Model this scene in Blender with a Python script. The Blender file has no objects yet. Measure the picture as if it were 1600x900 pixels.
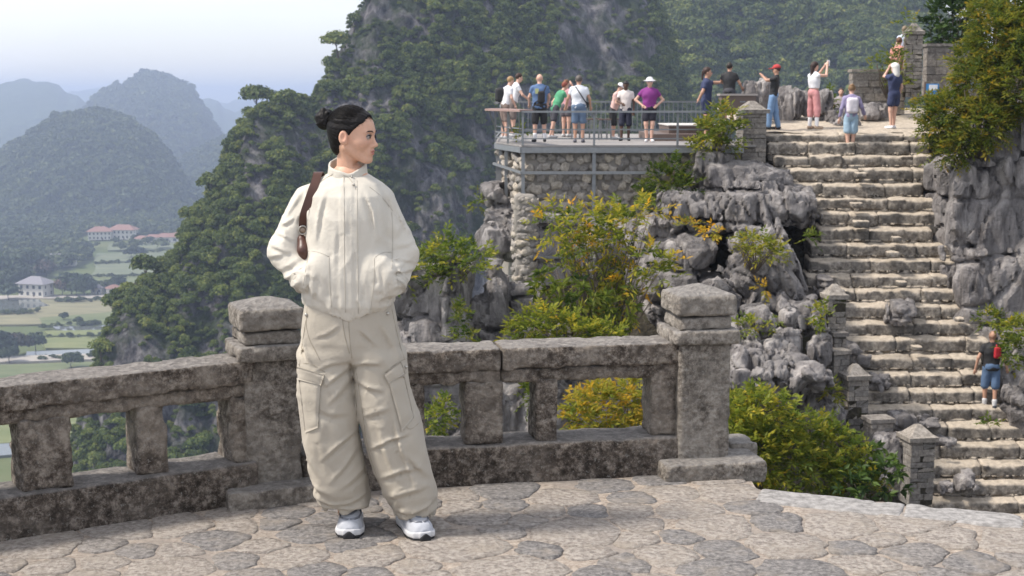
import bpy, math, random
import numpy as np
from mathutils import Vector

sc = bpy.context.scene
col = sc.collection
R = math.radians

# ------------------------------------------------------------------ camera, sky, sun, exposure
HC = 1.72                 # eye height above the paving
FPX = 1600 * 50 / 36      # focal length in photograph pixels
PITCH = math.atan(300 / FPX)
cam_d = bpy.data.cameras.new("camera"); cam_d.lens = 50; cam_d.sensor_width = 36
cam_d.clip_start = 0.1; cam_d.clip_end = 20000
cam = bpy.data.objects.new("camera", cam_d); col.objects.link(cam)
cam.location = (0, 0, HC); cam.rotation_euler = (R(90) - PITCH, 0, 0)
sc.camera = cam
cam_d.dof.use_dof = True; cam_d.dof.focus_distance = 5.55; cam_d.dof.aperture_fstop = 11

SUN_EL = R(52); TO_SUN_H = (-0.97, -0.16)
SUN_ROT = math.atan2(TO_SUN_H[0], TO_SUN_H[1])
world = bpy.data.worlds.new("World"); sc.world = world; world.use_nodes = True
wn = world.node_tree; wn.nodes.clear()
w_out = wn.nodes.new("ShaderNodeOutputWorld"); w_bg = wn.nodes.new("ShaderNodeBackground")
w_sky = wn.nodes.new("ShaderNodeTexSky"); w_sky.sky_type = 'NISHITA'; w_sky.sun_disc = False
w_sky.sun_elevation = SUN_EL; w_sky.sun_rotation = SUN_ROT
w_sky.air_density = 1.0; w_sky.dust_density = 2.2; w_sky.ozone_density = 1.6; w_sky.altitude = 100
w_tc = wn.nodes.new("ShaderNodeTexCoord"); w_map = wn.nodes.new("ShaderNodeMapping")
w_map.inputs['Scale'].default_value = (1.0, 1.0, 3.2)
w_noi = wn.nodes.new("ShaderNodeTexNoise"); w_noi.inputs['Scale'].default_value = 2.3; w_noi.inputs['Detail'].default_value = 7
w_noi.inputs['Roughness'].default_value = 0.55
w_ramp = wn.nodes.new("ShaderNodeValToRGB")
w_ramp.color_ramp.elements[0].position = 0.42; w_ramp.color_ramp.elements[0].color = (0.62, 0.62, 0.62, 1)
w_ramp.color_ramp.elements[1].position = 0.62; w_ramp.color_ramp.elements[1].color = (1, 1, 1, 1)
w_mix = wn.nodes.new("ShaderNodeMix"); w_mix.data_type = 'RGBA'
w_mix.inputs[7].default_value = (4.05, 4.1, 4.35, 1)      # thin high cloud veil, same luminance scale as the sky texture
wn.links.new(w_tc.outputs['Generated'], w_map.inputs['Vector'])
wn.links.new(w_map.outputs['Vector'], w_noi.inputs['Vector'])
wn.links.new(w_noi.outputs['Fac'], w_ramp.inputs['Fac'])
wn.links.new(w_ramp.outputs['Color'], w_mix.inputs['Factor'])
wn.links.new(w_sky.outputs['Color'], w_mix.inputs[6])
wn.links.new(w_mix.outputs[2], w_bg.inputs['Color'])
w_bg.inputs['Strength'].default_value = 0.125
wn.links.new(w_bg.outputs['Background'], w_out.inputs['Surface'])

sun_d = bpy.data.lights.new("sun", 'SUN'); sun_d.energy = 2.2; sun_d.angle = R(7); sun_d.color = (1.0, 0.93, 0.84)
sun = bpy.data.objects.new("sun", sun_d); col.objects.link(sun)
_hl = math.hypot(*TO_SUN_H)
TO_SUN = Vector((TO_SUN_H[0] / _hl * math.cos(SUN_EL), TO_SUN_H[1] / _hl * math.cos(SUN_EL), math.sin(SUN_EL)))
sun.rotation_euler = TO_SUN.to_track_quat('Z', 'Y').to_euler()

sc.view_settings.view_transform = 'Standard'; sc.view_settings.look = 'None'
sc.view_settings.exposure = 1.2; sc.view_settings.gamma = 1.0
sc.view_settings.use_curve_mapping = False
cy = sc.cycles
cy.use_denoising = True; cy.max_bounces = 6; cy.diffuse_bounces = 3; cy.glossy_bounces = 2; cy.transmission_bounces = 4
cy.volume_bounces = 0; cy.transparent_max_bounces = 6; cy.caustics_reflective = False; cy.caustics_refractive = False
cy.sample_clamp_indirect = 6.0

# ------------------------------------------------------------------ geometry from the lens: a pixel of the photograph at a depth
_cp, _sp = math.cos(PITCH), math.sin(PITCH)
def W(px, py, Y):
    dx = (px - 800.0); dy = 450.0 - py
    y = FPX * _cp + dy * _sp; z = -FPX * _sp + dy * _cp
    k = Y / y
    return np.array((dx * k, Y, HC + z * k))
def G(px, py, zz=0.0):
    dx = (px - 800.0); dy = 450.0 - py
    y = FPX * _cp + dy * _sp; z = -FPX * _sp + dy * _cp
    k = (zz - HC) / z
    return np.array((dx * k, y * k, zz))
def project(P):
    P = np.asarray(P, float)
    y = P[..., 1]; z = P[..., 2] - HC
    d = y * _cp - z * _sp; u = y * _sp + z * _cp
    return 800 + FPX * P[..., 0] / d, 450 - FPX * u / d

# ------------------------------------------------------------------ numeric noise
def _hash(ix, iy, iz, seed):
    n = (ix * np.uint32(374761393) + iy * np.uint32(668265263) + iz * np.uint32(2246822519) + np.uint32((seed * 3266489917) & 0xffffffff))
    n = (n ^ (n >> np.uint32(13))) * np.uint32(1274126177)
    n = (n ^ (n >> np.uint32(15))) * np.uint32(2246822519)
    n ^= n >> np.uint32(16)
    return n.astype(np.float32) * np.float32(2.0 / 4294967295.0) - np.float32(1)
def vnoise(P, seed=0):
    P = np.asarray(P, np.float32)
    fl = np.floor(P); f = P - fl
    i = fl.astype(np.int64).astype(np.uint32)
    f = f * f * f * (f * (f * 6 - 15) + 10)
    x0, y0, z0 = i[..., 0], i[..., 1], i[..., 2]; o = np.uint32(1)
    x1, y1, z1 = x0 + o, y0 + o, z0 + o
    fx, fy, fz = f[..., 0], f[..., 1], f[..., 2]
    def L(a, b, t): return a + (b - a) * t
    a = L(L(_hash(x0, y0, z0, seed), _hash(x1, y0, z0, seed), fx), L(_hash(x0, y1, z0, seed), _hash(x1, y1, z0, seed), fx), fy)
    b = L(L(_hash(x0, y0, z1, seed), _hash(x1, y0, z1, seed), fx), L(_hash(x0, y1, z1, seed), _hash(x1, y1, z1, seed), fx), fy)
    return L(a, b, fz)
def fbm(P, octv=4, seed=0, lac=2.03, gain=0.5):
    P = np.asarray(P, np.float32); s = 0; a = 1.0; t = 0
    for k in range(octv):
        s = s + a * vnoise(P + np.float32(17.3 * k), seed + k * 31); t += a
        P = P * np.float32(lac); a *= gain
    return s / t
def ridged(P, octv=4, seed=0, lac=2.1, gain=0.5):
    P = np.asarray(P, np.float32); s = 0; a = 1.0; t = 0
    for k in range(octv):
        s = s + a * (1 - np.abs(vnoise(P + np.float32(9.7 * k), seed + k * 17)) * 2); t += a
        P = P * np.float32(lac); a *= gain
    return s / t
def cells(q, seed):
    """nearest and second-nearest jittered cell: f1, f2, cell random numbers"""
    fl = np.floor(q); best = np.full(q.shape[:-1], 9e9, np.float32); sec = best.copy(); ids = np.zeros(q.shape, np.float32)
    for dx in (-1, 0, 1):
        for dy in (-1, 0, 1):
            for dz in (-1, 0, 1):
                c = fl + np.array((dx, dy, dz), np.float32); u = c.astype(np.int64).astype(np.uint32)
                p = c + np.float32(.5) + np.float32(.42) * np.stack([_hash(u[..., 0], u[..., 1], u[..., 2], seed + k) for k in range(3)], -1)
                d = ((q - p) ** 2).sum(-1); m = d < best
                sec = np.where(m, best, np.minimum(sec, d)); best = np.where(m, d, best); ids = np.where(m[..., None], p, ids)
    return np.sqrt(best), np.sqrt(sec), ids
def sstep(a, b, x):
    t = np.clip((x - a) / (b - a), 0, 1); return t * t * (3 - 2 * t)

# ------------------------------------------------------------------ mesh helpers
def mesh(name, V, F, mats=None, smooth=True, F3=None, uvcol=None, midx=None):
    """V (n,3); F (m,4) quads; F3 (k,3) triangles -> mesh data"""
    me = bpy.data.meshes.new(name)
    V = np.asarray(V, np.float32); me.vertices.add(len(V)); me.vertices.foreach_set("co", V.ravel())
    loops = []; starts = []; tot = []
    n = 0
    if F is not None and len(F):
        F = np.asarray(F, np.int32); loops.append(F.ravel()); starts.append(np.arange(len(F)) * 4); tot.append(np.full(len(F), 4)); n = len(F) * 4
    if F3 is not None and len(F3):
        F3 = np.asarray(F3, np.int32); loops.append(F3.ravel()); starts.append(n + np.arange(len(F3)) * 3); tot.append(np.full(len(F3), 3))
    loops = np.concatenate(loops).astype(np.int32); starts = np.concatenate(starts).astype(np.int32)
    me.loops.add(len(loops)); me.loops.foreach_set("vertex_index", loops)
    me.polygons.add(len(starts)); me.polygons.foreach_set("loop_start", starts)
    if midx is not None: me.polygons.foreach_set("material_index", np.asarray(midx, np.int32))
    for m in (mats if isinstance(mats, (list, tuple)) else [mats]):
        if m is not None: me.materials.append(m)
    me.update(calc_edges=True)
    if smooth: me.polygons.foreach_set("use_smooth", np.ones(len(starts), bool))
    else: me.polygons.foreach_set("use_smooth", np.zeros(len(starts), bool))
    if uvcol is not None:
        at = me.attributes.new("tint", 'FLOAT_COLOR', 'POINT')
        c = np.ones((len(V), 4), np.float32); c[:, :uvcol.shape[1]] = uvcol
        at.data.foreach_set("color", c.ravel())
    return me
def link(name, data, parent=None, loc=None, **props):
    o = bpy.data.objects.new(name, data); col.objects.link(o)
    if parent is not None: o.parent = parent
    if loc is not None: o.location = loc
    for k, v in props.items(): o[k] = v
    return o
def thing(name, label, cat, loc=(0, 0, 0), group=None, data=None):
    o = bpy.data.objects.new(name, data); col.objects.link(o); o.location = loc
    o["label"] = label; o["category"] = cat
    if group: o["group"] = group
    if data is None: o.empty_display_size = 0.1
    return o
class MB:
    """collects boxes, tubes and prisms, then becomes one mesh"""
    def __init__(s): s.V = []; s.F = []; s.T = []; s.n = 0
    def add(s, V, F=None, T=None):
        V = np.asarray(V, float); s.V.append(V)
        if F is not None and len(F): s.F.append(np.asarray(F, int) + s.n)
        if T is not None and len(T): s.T.append(np.asarray(T, int) + s.n)
        s.n += len(V); return s
    def box(s, c, size, ax=None, jit=0, rng=None):
        h = np.asarray(size, float) / 2
        q = np.array([[-1, -1, -1], [1, -1, -1], [1, 1, -1], [-1, 1, -1], [-1, -1, 1], [1, -1, 1], [1, 1, 1], [-1, 1, 1]], float) * h
        if jit: q = q + rng.uniform(-jit, jit, q.shape)
        if ax is not None: q = q @ np.asarray(ax, float)
        return s.add(q + np.asarray(c, float), [[0, 3, 2, 1], [4, 5, 6, 7], [0, 1, 5, 4], [1, 2, 6, 5], [2, 3, 7, 6], [3, 0, 4, 7]])
    def bar(s, a, b, w, d, up=(0, 0, 1)):
        a = np.asarray(a, float); b = np.asarray(b, float); t = b - a; L = np.linalg.norm(t); t /= L
        u = np.asarray(up, float)
        if abs(t @ u) > 0.95: u = np.array((0., 1., 0.))
        x = np.cross(t, u); x /= np.linalg.norm(x); y = np.cross(x, t)
        return s.box((a + b) / 2, (w, d, L), np.array([x, y, t]))
    def tube(s, pts, rad, n=8, caps=True):
        pts = np.asarray(pts, float); m = len(pts); rad = np.broadcast_to(np.asarray(rad, float), (m,))
        tg = np.gradient(pts, axis=0); tg /= np.linalg.norm(tg, axis=1)[:, None] + 1e-9
        ref = np.array((0, 0, 1.)) if abs(tg[0][2]) < 0.9 else np.array((0, 1., 0))
        V = []; x = np.cross(ref, tg[0]); x /= np.linalg.norm(x)
        an = np.arange(n) / n * 2 * np.pi
        for i in range(m):
            x = x - tg[i] * (x @ tg[i]); x /= np.linalg.norm(x); y = np.cross(tg[i], x)
            V.append(pts[i] + rad[i] * (np.cos(an)[:, None] * x + np.sin(an)[:, None] * y))
        V = np.concatenate(V); F = []
        for i in range(m - 1):
            for j in range(n):
                F.append([i * n + j, i * n + (j + 1) % n, (i + 1) * n + (j + 1) % n, (i + 1) * n + j])
        T = []
        if caps:
            V = np.vstack([V, pts[0], pts[-1]]); c0 = m * n
            for j in range(n):
                T.append([c0, (j + 1) % n, j]); T.append([c0 + 1, (m - 1) * n + j, (m - 1) * n + (j + 1) % n])
        return s.add(V, F, T)
    def prism(s, poly, z0, z1):
        """closed polygon in plan, extruded"""
        p = np.asarray(poly, float); n = len(p)
        V = np.vstack([np.c_[p, np.full(n, z0)], np.c_[p, np.full(n, z1)], [[*p.mean(0), z0]], [[*p.mean(0), z1]]])
        F = [[i, (i + 1) % n, n + (i + 1) % n, n + i] for i in range(n)]
        T = [[2 * n, (i + 1) % n, i] for i in range(n)] + [[2 * n + 1, n + i, n + (i + 1) % n] for i in range(n)]
        return s.add(V, F, T)
    def data(s, name, mat, smooth=False):
        F = np.concatenate(s.F) if s.F else None; T = np.concatenate(s.T) if s.T else None
        return mesh(name, np.concatenate(s.V), F, mat, smooth, T)
    def build(s, name, mat, parent=None, smooth=False, **props):
        return link(name, s.data(name, mat, smooth), parent, **props)

# ------------------------------------------------------------------ signed distance modelling
class Fld:
    """grid of sample points for a signed distance field"""
    def __init__(s, lo, hi, h):
        s.lo = np.asarray(lo, np.float32); s.h = h
        n = np.ceil((np.asarray(hi) - np.asarray(lo)) / h).astype(int) + 1
        s.n = n
        ax = [np.arange(n[k], dtype=np.float32) * np.float32(h) + s.lo[k] for k in range(3)]
        s.P = np.stack(np.meshgrid(*ax, indexing='ij'), -1)
def surfnet(D, lo, h):
    nx, ny, nz = D.shape
    ins = D < 0
    c = [ins[i:nx - 1 + i, j:ny - 1 + j, k:nz - 1 + k] for i in (0, 1) for j in (0, 1) for k in (0, 1)]
    s = sum(x.astype(np.int8) for x in c)
    act = (s > 0) & (s < 8)
    idx = np.argwhere(act); N = len(idx)
    vid = np.full(act.shape, -1, np.int32); vid[act] = np.arange(N)
    offs = np.array([(i, j, k) for i in (0, 1) for j in (0, 1) for k in (0, 1)])
    cv = np.stack([D[idx[:, 0] + o[0], idx[:, 1] + o[1], idx[:, 2] + o[2]] for o in offs], 1)
    acc = np.zeros((N, 3)); cnt = np.zeros(N)
    for a in range(8):
        for b in range(a + 1, 8):
            if np.abs(offs[a] - offs[b]).sum() != 1: continue
            va, vb = cv[:, a], cv[:, b]; m = (va < 0) != (vb < 0)
            t = np.where(m, va / np.where(m, va - vb, 1), 0)
            acc += np.where(m[:, None], offs[a] + t[:, None] * (offs[b] - offs[a]), 0); cnt += m
    V = (idx + acc / cnt[:, None]) * h + lo
    Q = []
    for ax in range(3):
        a = np.moveaxis(ins, ax, 0); v = np.moveaxis(vid, ax, 0)
        e = a[:-1] != a[1:]
        e = e[:, 1:-1, 1:-1]
        p = np.argwhere(e)
        if not len(p): continue
        i, j, k = p[:, 0], p[:, 1] + 1, p[:, 2] + 1
        q = np.stack([v[i, j - 1, k - 1], v[i, j, k - 1], v[i, j, k], v[i, j - 1, k]], 1)
        fl = ~a[i, j, k]
        if ax == 1: fl = ~fl
        q[fl] = q[fl][:, ::-1]
        Q.append(q)
    return V, np.concatenate(Q)
def length(v): return np.sqrt((v * v).sum(-1))
def smin(a, b, k):
    h = np.clip(0.5 + 0.5 * (b - a) / k, 0, 1); return b + (a - b) * h - k * h * (1 - h)
def smax(a, b, k): return -smin(-a, -b, k)
def sd_ell(P, c, r, ax=None):
    q = P - np.asarray(c, np.float32)
    if ax is not None: q = q @ np.asarray(ax, np.float32).T
    r = np.asarray(r, np.float32)
    k0 = length(q / r); k1 = length(q / (r * r)) + 1e-9
    return np.where(k0 < 1e-4, -float(min(r)), k0 * (k0 - 1) / k1)
def sd_cap(P, a, b, ra, rb=None):
    rb = ra if rb is None else rb
    a = np.asarray(a, np.float32); b = np.asarray(b, np.float32); ba = b - a
    q = P - a; t = np.clip((q @ ba) / max(float(ba @ ba), 1e-9), 0, 1)
    return length(q - t[..., None] * ba) - (ra + (rb - ra) * t)
def sd_box(P, c, half, r=0.0, ax=None):
    q = P - np.asarray(c, np.float32)
    if ax is not None: q = q @ np.asarray(ax, np.float32).T
    q = np.abs(q) - (np.asarray(half, np.float32) - r)
    return length(np.maximum(q, 0)) + np.minimum(q.max(-1), 0) - r
def sdf_mesh(fn, lo, hi, h, disp=None, band=None):
    """fn(P)->distance; disp(P)->extra distance added only near the surface; fine samples are taken only in blocks the surface can cross"""
    lo = np.asarray(lo, np.float32); n = np.ceil((np.asarray(hi) - lo) / h).astype(int) + 1; B = 4
    nb = -(-n // B); band = band or 6 * h
    ax = [(np.arange(nb[k], dtype=np.float32) * B + (B - 1) / 2) * np.float32(h) + lo[k] for k in range(3)]
    dc = fn(np.stack(np.meshgrid(*ax, indexing='ij'), -1)).astype(np.float32)
    act = np.abs(dc) < 2.6 * h * 1.7 + (0.8 * band if disp is not None else 0)
    up = lambda a: np.repeat(np.repeat(np.repeat(a, B, 0), B, 1), B, 2)[:n[0], :n[1], :n[2]]
    D = up(dc).copy(); m = up(act); idx = np.argwhere(m)
    P = (idx * np.float32(h) + lo).astype(np.float32)
    d = fn(P).astype(np.float32)
    if disp is not None:
        q = np.abs(d) < band; d[q] += disp(P[q])
    D[m] = d
    for k in range(3):
        v = np.moveaxis(D, k, 0); v[0] = np.maximum(v[0], h); v[-1] = np.maximum(v[-1], h)
    return surfnet(D, lo, h)
def vnormals(V, F):
    n = np.cross(V[F[:, 2]] - V[F[:, 0]], V[F[:, 3]] - V[F[:, 1]])
    o = np.zeros_like(V)
    for k in range(4): np.add.at(o, F[:, k], n)
    return o / (np.linalg.norm(o, axis=1)[:, None] + 1e-12)
def rotz(a):
    c, s = math.cos(a), math.sin(a); return np.array([[c, s, 0], [-s, c, 0], [0, 0, 1.]])   # row vectors: p @ rotz(a)

# ------------------------------------------------------------------ material helpers
class NT:
    def __init__(s, name, rough=0.85, spec=0.3):
        s.m = bpy.data.materials.new(name); s.m.use_nodes = True; s.t = s.m.node_tree
        s.b = s.t.nodes["Principled BSDF"]; s.b.inputs['Roughness'].default_value = rough
        s.b.inputs['Specular IOR Level'].default_value = spec
        s.out = s.t.nodes["Material Output"]
    def n(s, typ, **kw):
        x = s.t.nodes.new(typ)
        for k, v in kw.items(): setattr(x, k, v)
        return x
    def l(s, a, b): s.t.links.new(a, b)
    def pos(s, scale=(1, 1, 1), obj=False):
        if obj: o = s.n("ShaderNodeTexCoord").outputs['Object']
        else: o = s.n("ShaderNodeNewGeometry").outputs['Position']
        m = s.n("ShaderNodeMapping"); m.inputs['Scale'].default_value = scale
        s.l(o, m.inputs['Vector']); return m.outputs['Vector']
    def noise(s, scale, detail=5, rough=0.55, vec=None, dist=0.0):
        x = s.n("ShaderNodeTexNoise"); x.inputs['Scale'].default_value = scale; x.inputs['Detail'].default_value = detail
        x.inputs['Roughness'].default_value = rough; x.inputs['Distortion'].default_value = dist
        s.l(vec if vec is not None else s.pos(), x.inputs['Vector']); return x.outputs['Fac']
    def vor(s, scale, vec=None, feature='F1', rand=1.0):
        x = s.n("ShaderNodeTexVoronoi", feature=feature); x.inputs['Scale'].default_value = scale; x.inputs['Randomness'].default_value = rand
        s.l(vec if vec is not None else s.pos(), x.inputs['Vector']); return x.outputs['Distance']
    def ramp(s, fac, stops):
        x = s.n("ShaderNodeValToRGB"); e = x.color_ramp.elements
        while len(e) < len(stops): e.new(0.5)
        for k, (p, c) in enumerate(stops):
            e[k].position = p; e[k].color = (*c, 1) if isinstance(c, (tuple, list)) else (c, c, c, 1)
        s.l(fac, x.inputs['Fac']); return x.outputs['Color']
    def mix(s, fac, a, b, mode='MIX'):
        x = s.n("ShaderNodeMix", data_type='RGBA', blend_type=mode)
        for i, v in ((0, fac), (6, a), (7, b)):
            if hasattr(v, 'links') or hasattr(v, 'is_output'): s.l(v, x.inputs[i])
            elif i == 0: x.inputs[0].default_value = v
            else: x.inputs[i].default_value = (*v, 1)
        return x.outputs[2]
    def math(s, op, a, b=0.0, clamp=False):
        x = s.n("ShaderNodeMath", operation=op); x.use_clamp = clamp
        for i, v in ((0, a), (1, b)):
            if hasattr(v, 'is_output'): s.l(v, x.inputs[i])
            else: x.inputs[i].default_value = v
        return x.outputs[0]
    def upness(s, lo=0.3, hi=0.8):
        g = s.n("ShaderNodeNewGeometry"); sp = s.n("ShaderNodeSeparateXYZ"); s.l(g.outputs['Normal'], sp.inputs[0])
        m = s.n("ShaderNodeMapRange"); m.inputs['From Min'].default_value = lo; m.inputs['From Max'].default_value = hi
        s.l(sp.outputs['Z'], m.inputs['Value']); return m.outputs['Result']
    def rnd(s): return s.n("ShaderNodeObjectInfo").outputs['Random']
    def tint(s):
        x = s.n("ShaderNodeAttribute"); x.attribute_name = "tint"; return x.outputs['Color']
    def bump(s, h, strength=0.5, dist=0.02):
        x = s.n("ShaderNodeBump"); x.inputs['Strength'].default_value = strength; x.inputs['Distance'].default_value = dist
        s.l(h, x.inputs['Height']); s.l(x.outputs['Normal'], s.b.inputs['Normal']); return x
    def col(s, c):
        if hasattr(c, 'is_output'): s.l(c, s.b.inputs['Base Color'])
        else: s.b.inputs['Base Color'].default_value = (*c, 1)
        return s
def flat(name, c, rough=0.7, metal=0.0, spec=0.4, var=0.12, scale=6.0):
    t = NT(name, rough, spec); t.b.inputs['Metallic'].default_value = metal
    v = t.noise(scale, 4)
    t.col(t.mix(v, tuple(x * (1 - var) for x in c), tuple(min(1, x * (1 + var)) for x in c)))
    return t.m
def leafmat(name, cols, rough=0.55, trans=0.35, tintmix=True):
    """cols: ramp of leaf colours picked by a per-leaf number stored in tint.r"""
    t = NT(name, rough, 0.25)
    sp = t.n("ShaderNodeSeparateColor"); t.l(t.tint(), sp.inputs[0])
    c = t.ramp(sp.outputs[0], [(i / (len(cols) - 1), k) for i, k in enumerate(cols)])
    inst = t.rnd()
    c = t.mix(1.0, c, t.ramp(inst, [(0, (0.6, 0.66, 0.6)), (0.5, (0.95, 0.97, 0.95)), (1, (1.45, 1.32, 1.05))]), 'MULTIPLY')
    t.col(c)
    tr = t.n("ShaderNodeBsdfTranslucent"); t.l(c, tr.inputs['Color'])
    mx = t.n("ShaderNodeMixShader"); mx.inputs[0].default_value = trans
    t.l(t.b.outputs[0], mx.inputs[1]); t.l(tr.outputs[0], mx.inputs[2]); t.l(mx.outputs[0], t.out.inputs['Surface'])
    return t.m
# ================================================================== FAR LAND: valley, hills, mountain, woods, haze
rng = np.random.default_rng(7)
ZV = -150.0; VS = 1.63

def m_rockface():
    t = NT("karst_face", 0.9, 0.2)
    v = t.pos((1, 1, 0.35))
    big = t.noise(0.035, 6, 0.6, v); fine = t.noise(0.3, 9, 0.72, v)
    c = t.ramp(fine, [(0.40, (0.05, 0.048, 0.054)), (0.5, (0.15, 0.142, 0.148)), (0.60, (0.29, 0.275, 0.275))])
    g = t.ramp(t.noise(0.12, 6, 0.6), [(0.44, (0, 0, 0)), (0.60, (1, 1, 1))])
    c = t.mix(g, c, (0.045, 0.062, 0.025))
    t.col(c); t.bump(t.math('ADD', fine, t.noise(0.9, 6, 0.7, v)), 1.0, 3.0); return t.m
def m_hillgreen():
    t = NT("wooded_hill", 0.95, 0.1)
    f = t.noise(0.08, 6, 0.65)
    t.col(t.ramp(f, [(0.3, (0.02, 0.032, 0.015)), (0.5, (0.045, 0.065, 0.026)), (0.7, (0.085, 0.105, 0.05))]))
    t.bump(t.noise(0.15, 5, 0.7), 1.0, 3.0); return t.m
def m_valley():
    t = NT("valley_soil", 0.95, 0.1)
    f = t.noise(0.012, 6, 0.6)
    c = t.ramp(f, [(0.35, (0.06, 0.085, 0.03)), (0.5, (0.115, 0.135, 0.055)), (0.65, (0.17, 0.165, 0.085))])
    t.col(t.mix(t.noise(0.15, 4), c, (0.10, 0.12, 0.05))); return t.m
M_FACE = m_rockface(); M_HILL = m_hillgreen(); M_VALLEY = m_valley()

def mountain(name, sil, Yf, Yr, z0, nx, nt, seed, butt, rough, mat, dome=0.65, scale=40.0):
    sil = np.array(sil, float)
    px = np.linspace(sil[0, 0], sil[-1, 0], nx)
    py = np.interp(px, sil[:, 0], sil[:, 1])
    yf = np.interp(px, *np.array(Yf, float).T); yr = np.interp(px, *np.array(Yr, float).T)
    top = np.stack([W(a, b, y) for a, b, y in zip(px, py, yr)])
    t = np.concatenate([np.linspace(0, 1, nt), np.linspace(1, 0, nt // 3)[1:]])
    front = np.concatenate([np.ones(nt, bool), np.zeros(nt // 3 - 1, bool)])
    u = t[None, :]
    g = (1 - dome) * u + dome * (1 - np.sqrt(np.maximum(0, 1 - u * u)))
    Yd = yf[:, None] + (yr - yf)[:, None] * g
    Yb = yr[:, None] + (yr - yf)[:, None] * (1 - g) * 0.8
    Yv = np.where(front[None, :], Yd, Yb)
    Z = z0 + (top[:, 2] - z0)[:, None] * u
    X = (top[:, 0] / top[:, 1])[:, None] * Yv
    P = np.stack([X, Yv, Z + 0 * Yv], -1)
    # buttresses and gullies push the face in and out, fading at the crest so the skyline stays
    q = P.reshape(-1, 3) / scale
    b = ridged(q * np.array((1, 1, 0.35)), 4, seed).reshape(X.shape)
    fade = 0.25 + 0.75 * np.sin(np.pi * np.clip(u, 0, 1)) ** 0.7
    P[..., 1] -= butt * b * fade
    P[..., 0] += butt * 0.35 * fbm(q * 1.3, 3, seed + 5).reshape(X.shape) * fade
    n = fbm(P.reshape(-1, 3) / (scale * 0.22), 4, seed + 9).reshape(X.shape)
    P[..., 2] += rough * n
    P[..., 1] -= rough * 1.2 * fbm(P.reshape(-1, 3) / (scale * 0.15), 4, seed + 19).reshape(X.shape) * fade
    I = np.arange(nx * len(t)).reshape(nx, len(t))
    F = np.stack([I[:-1, :-1], I[1:, :-1], I[1:, 1:], I[:-1, 1:]], -1).reshape(-1, 4)
    V = P.reshape(-1, 3)
    o = link(name, mesh(name, V, F, mat), kind="structure")
    ff = np.tile(front[None, :-1] & front[None, 1:], (nx - 1, 1)).ravel()
    # a bit of the rear crest as well
    return o, V, F, ff

def crown(rs, puffs, leaves, leaf, squash=0.75, spread=0.62, r0=0.42):
    """a unit-radius crown of leaf clumps; V, F, tint"""
    V = []; T = []
    for k in range(puffs):
        d = rs.normal(size=3); d /= np.linalg.norm(d); d[2] = abs(d[2]) * 1.05 - 0.34
        c = d * spread * rs.uniform(0.55, 1.0) * np.array((1, 1, squash))
        r = r0 * rs.uniform(0.65, 1.15)
        n = rs.normal(size=(leaves, 3)); n /= np.linalg.norm(n, axis=1)[:, None]
        n[:, 2] = np.where(n[:, 2] < -0.45, -n[:, 2], n[:, 2])
        p = c + n * r * rs.uniform(0.72, 1.05, (leaves, 1)) * np.array((1, 1, 0.8))
        nn = n + rs.normal(size=n.shape) * 0.45 + np.array((0, 0, 0.25)); nn /= np.linalg.norm(nn, axis=1)[:, None]
        x = np.cross(nn, rs.normal(size=n.shape)); x /= np.linalg.norm(x, axis=1)[:, None]; y = np.cross(nn, x)
        L = leaf * rs.uniform(0.6, 1.3, (leaves, 1)); w = L * rs.uniform(0.5, 0.8, (leaves, 1))
        q = np.stack([p - x * L, p - y * w + nn * L * 0.12, p + x * L, p + y * w + nn * L * 0.12], 1)
        V.append(q.reshape(-1, 3)); T.append(np.repeat(np.clip(rs.normal(0.45, 0.2, leaves) + rs.normal(0, 0.12), 0, 1), 4))
    V = np.concatenate(V); T = np.concatenate(T)
    return V, np.arange(len(V)).reshape(-1, 4), np.stack([T, T, T], 1)

M_WOOD = leafmat("woodland_leaf", [(0.04, 0.066, 0.018), (0.08, 0.12, 0.03), (0.145, 0.18, 0.045), (0.24, 0.25, 0.07)], trans=0.38)
M_WOOD_FAR = leafmat("far_woodland_leaf", [(0.03, 0.05, 0.02), (0.06, 0.085, 0.03), (0.11, 0.13, 0.045)], trans=0.2)
M_BARK = flat("bark", (0.09, 0.07, 0.055), 0.9, var=0.3, scale=20)

proto_near = bpy.data.collections.new("woodland_crowns"); proto_far = bpy.data.collections.new("far_crowns")
for k in range(6):
    rs = np.random.default_rng(100 + k)
    V, F, T = crown(rs, 13, 62, 0.125)
    proto_near.objects.link(bpy.data.objects.new("crown", mesh("crown", V, F, M_WOOD, False, uvcol=T)))
for k in range(4):
    rs = np.random.default_rng(200 + k)
    V, F, T = crown(rs, 9, 26, 0.2)
    proto_far.objects.link(bpy.data.objects.new("crown", mesh("crown", V, F, M_WOOD_FAR, False, uvcol=T)))

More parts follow.
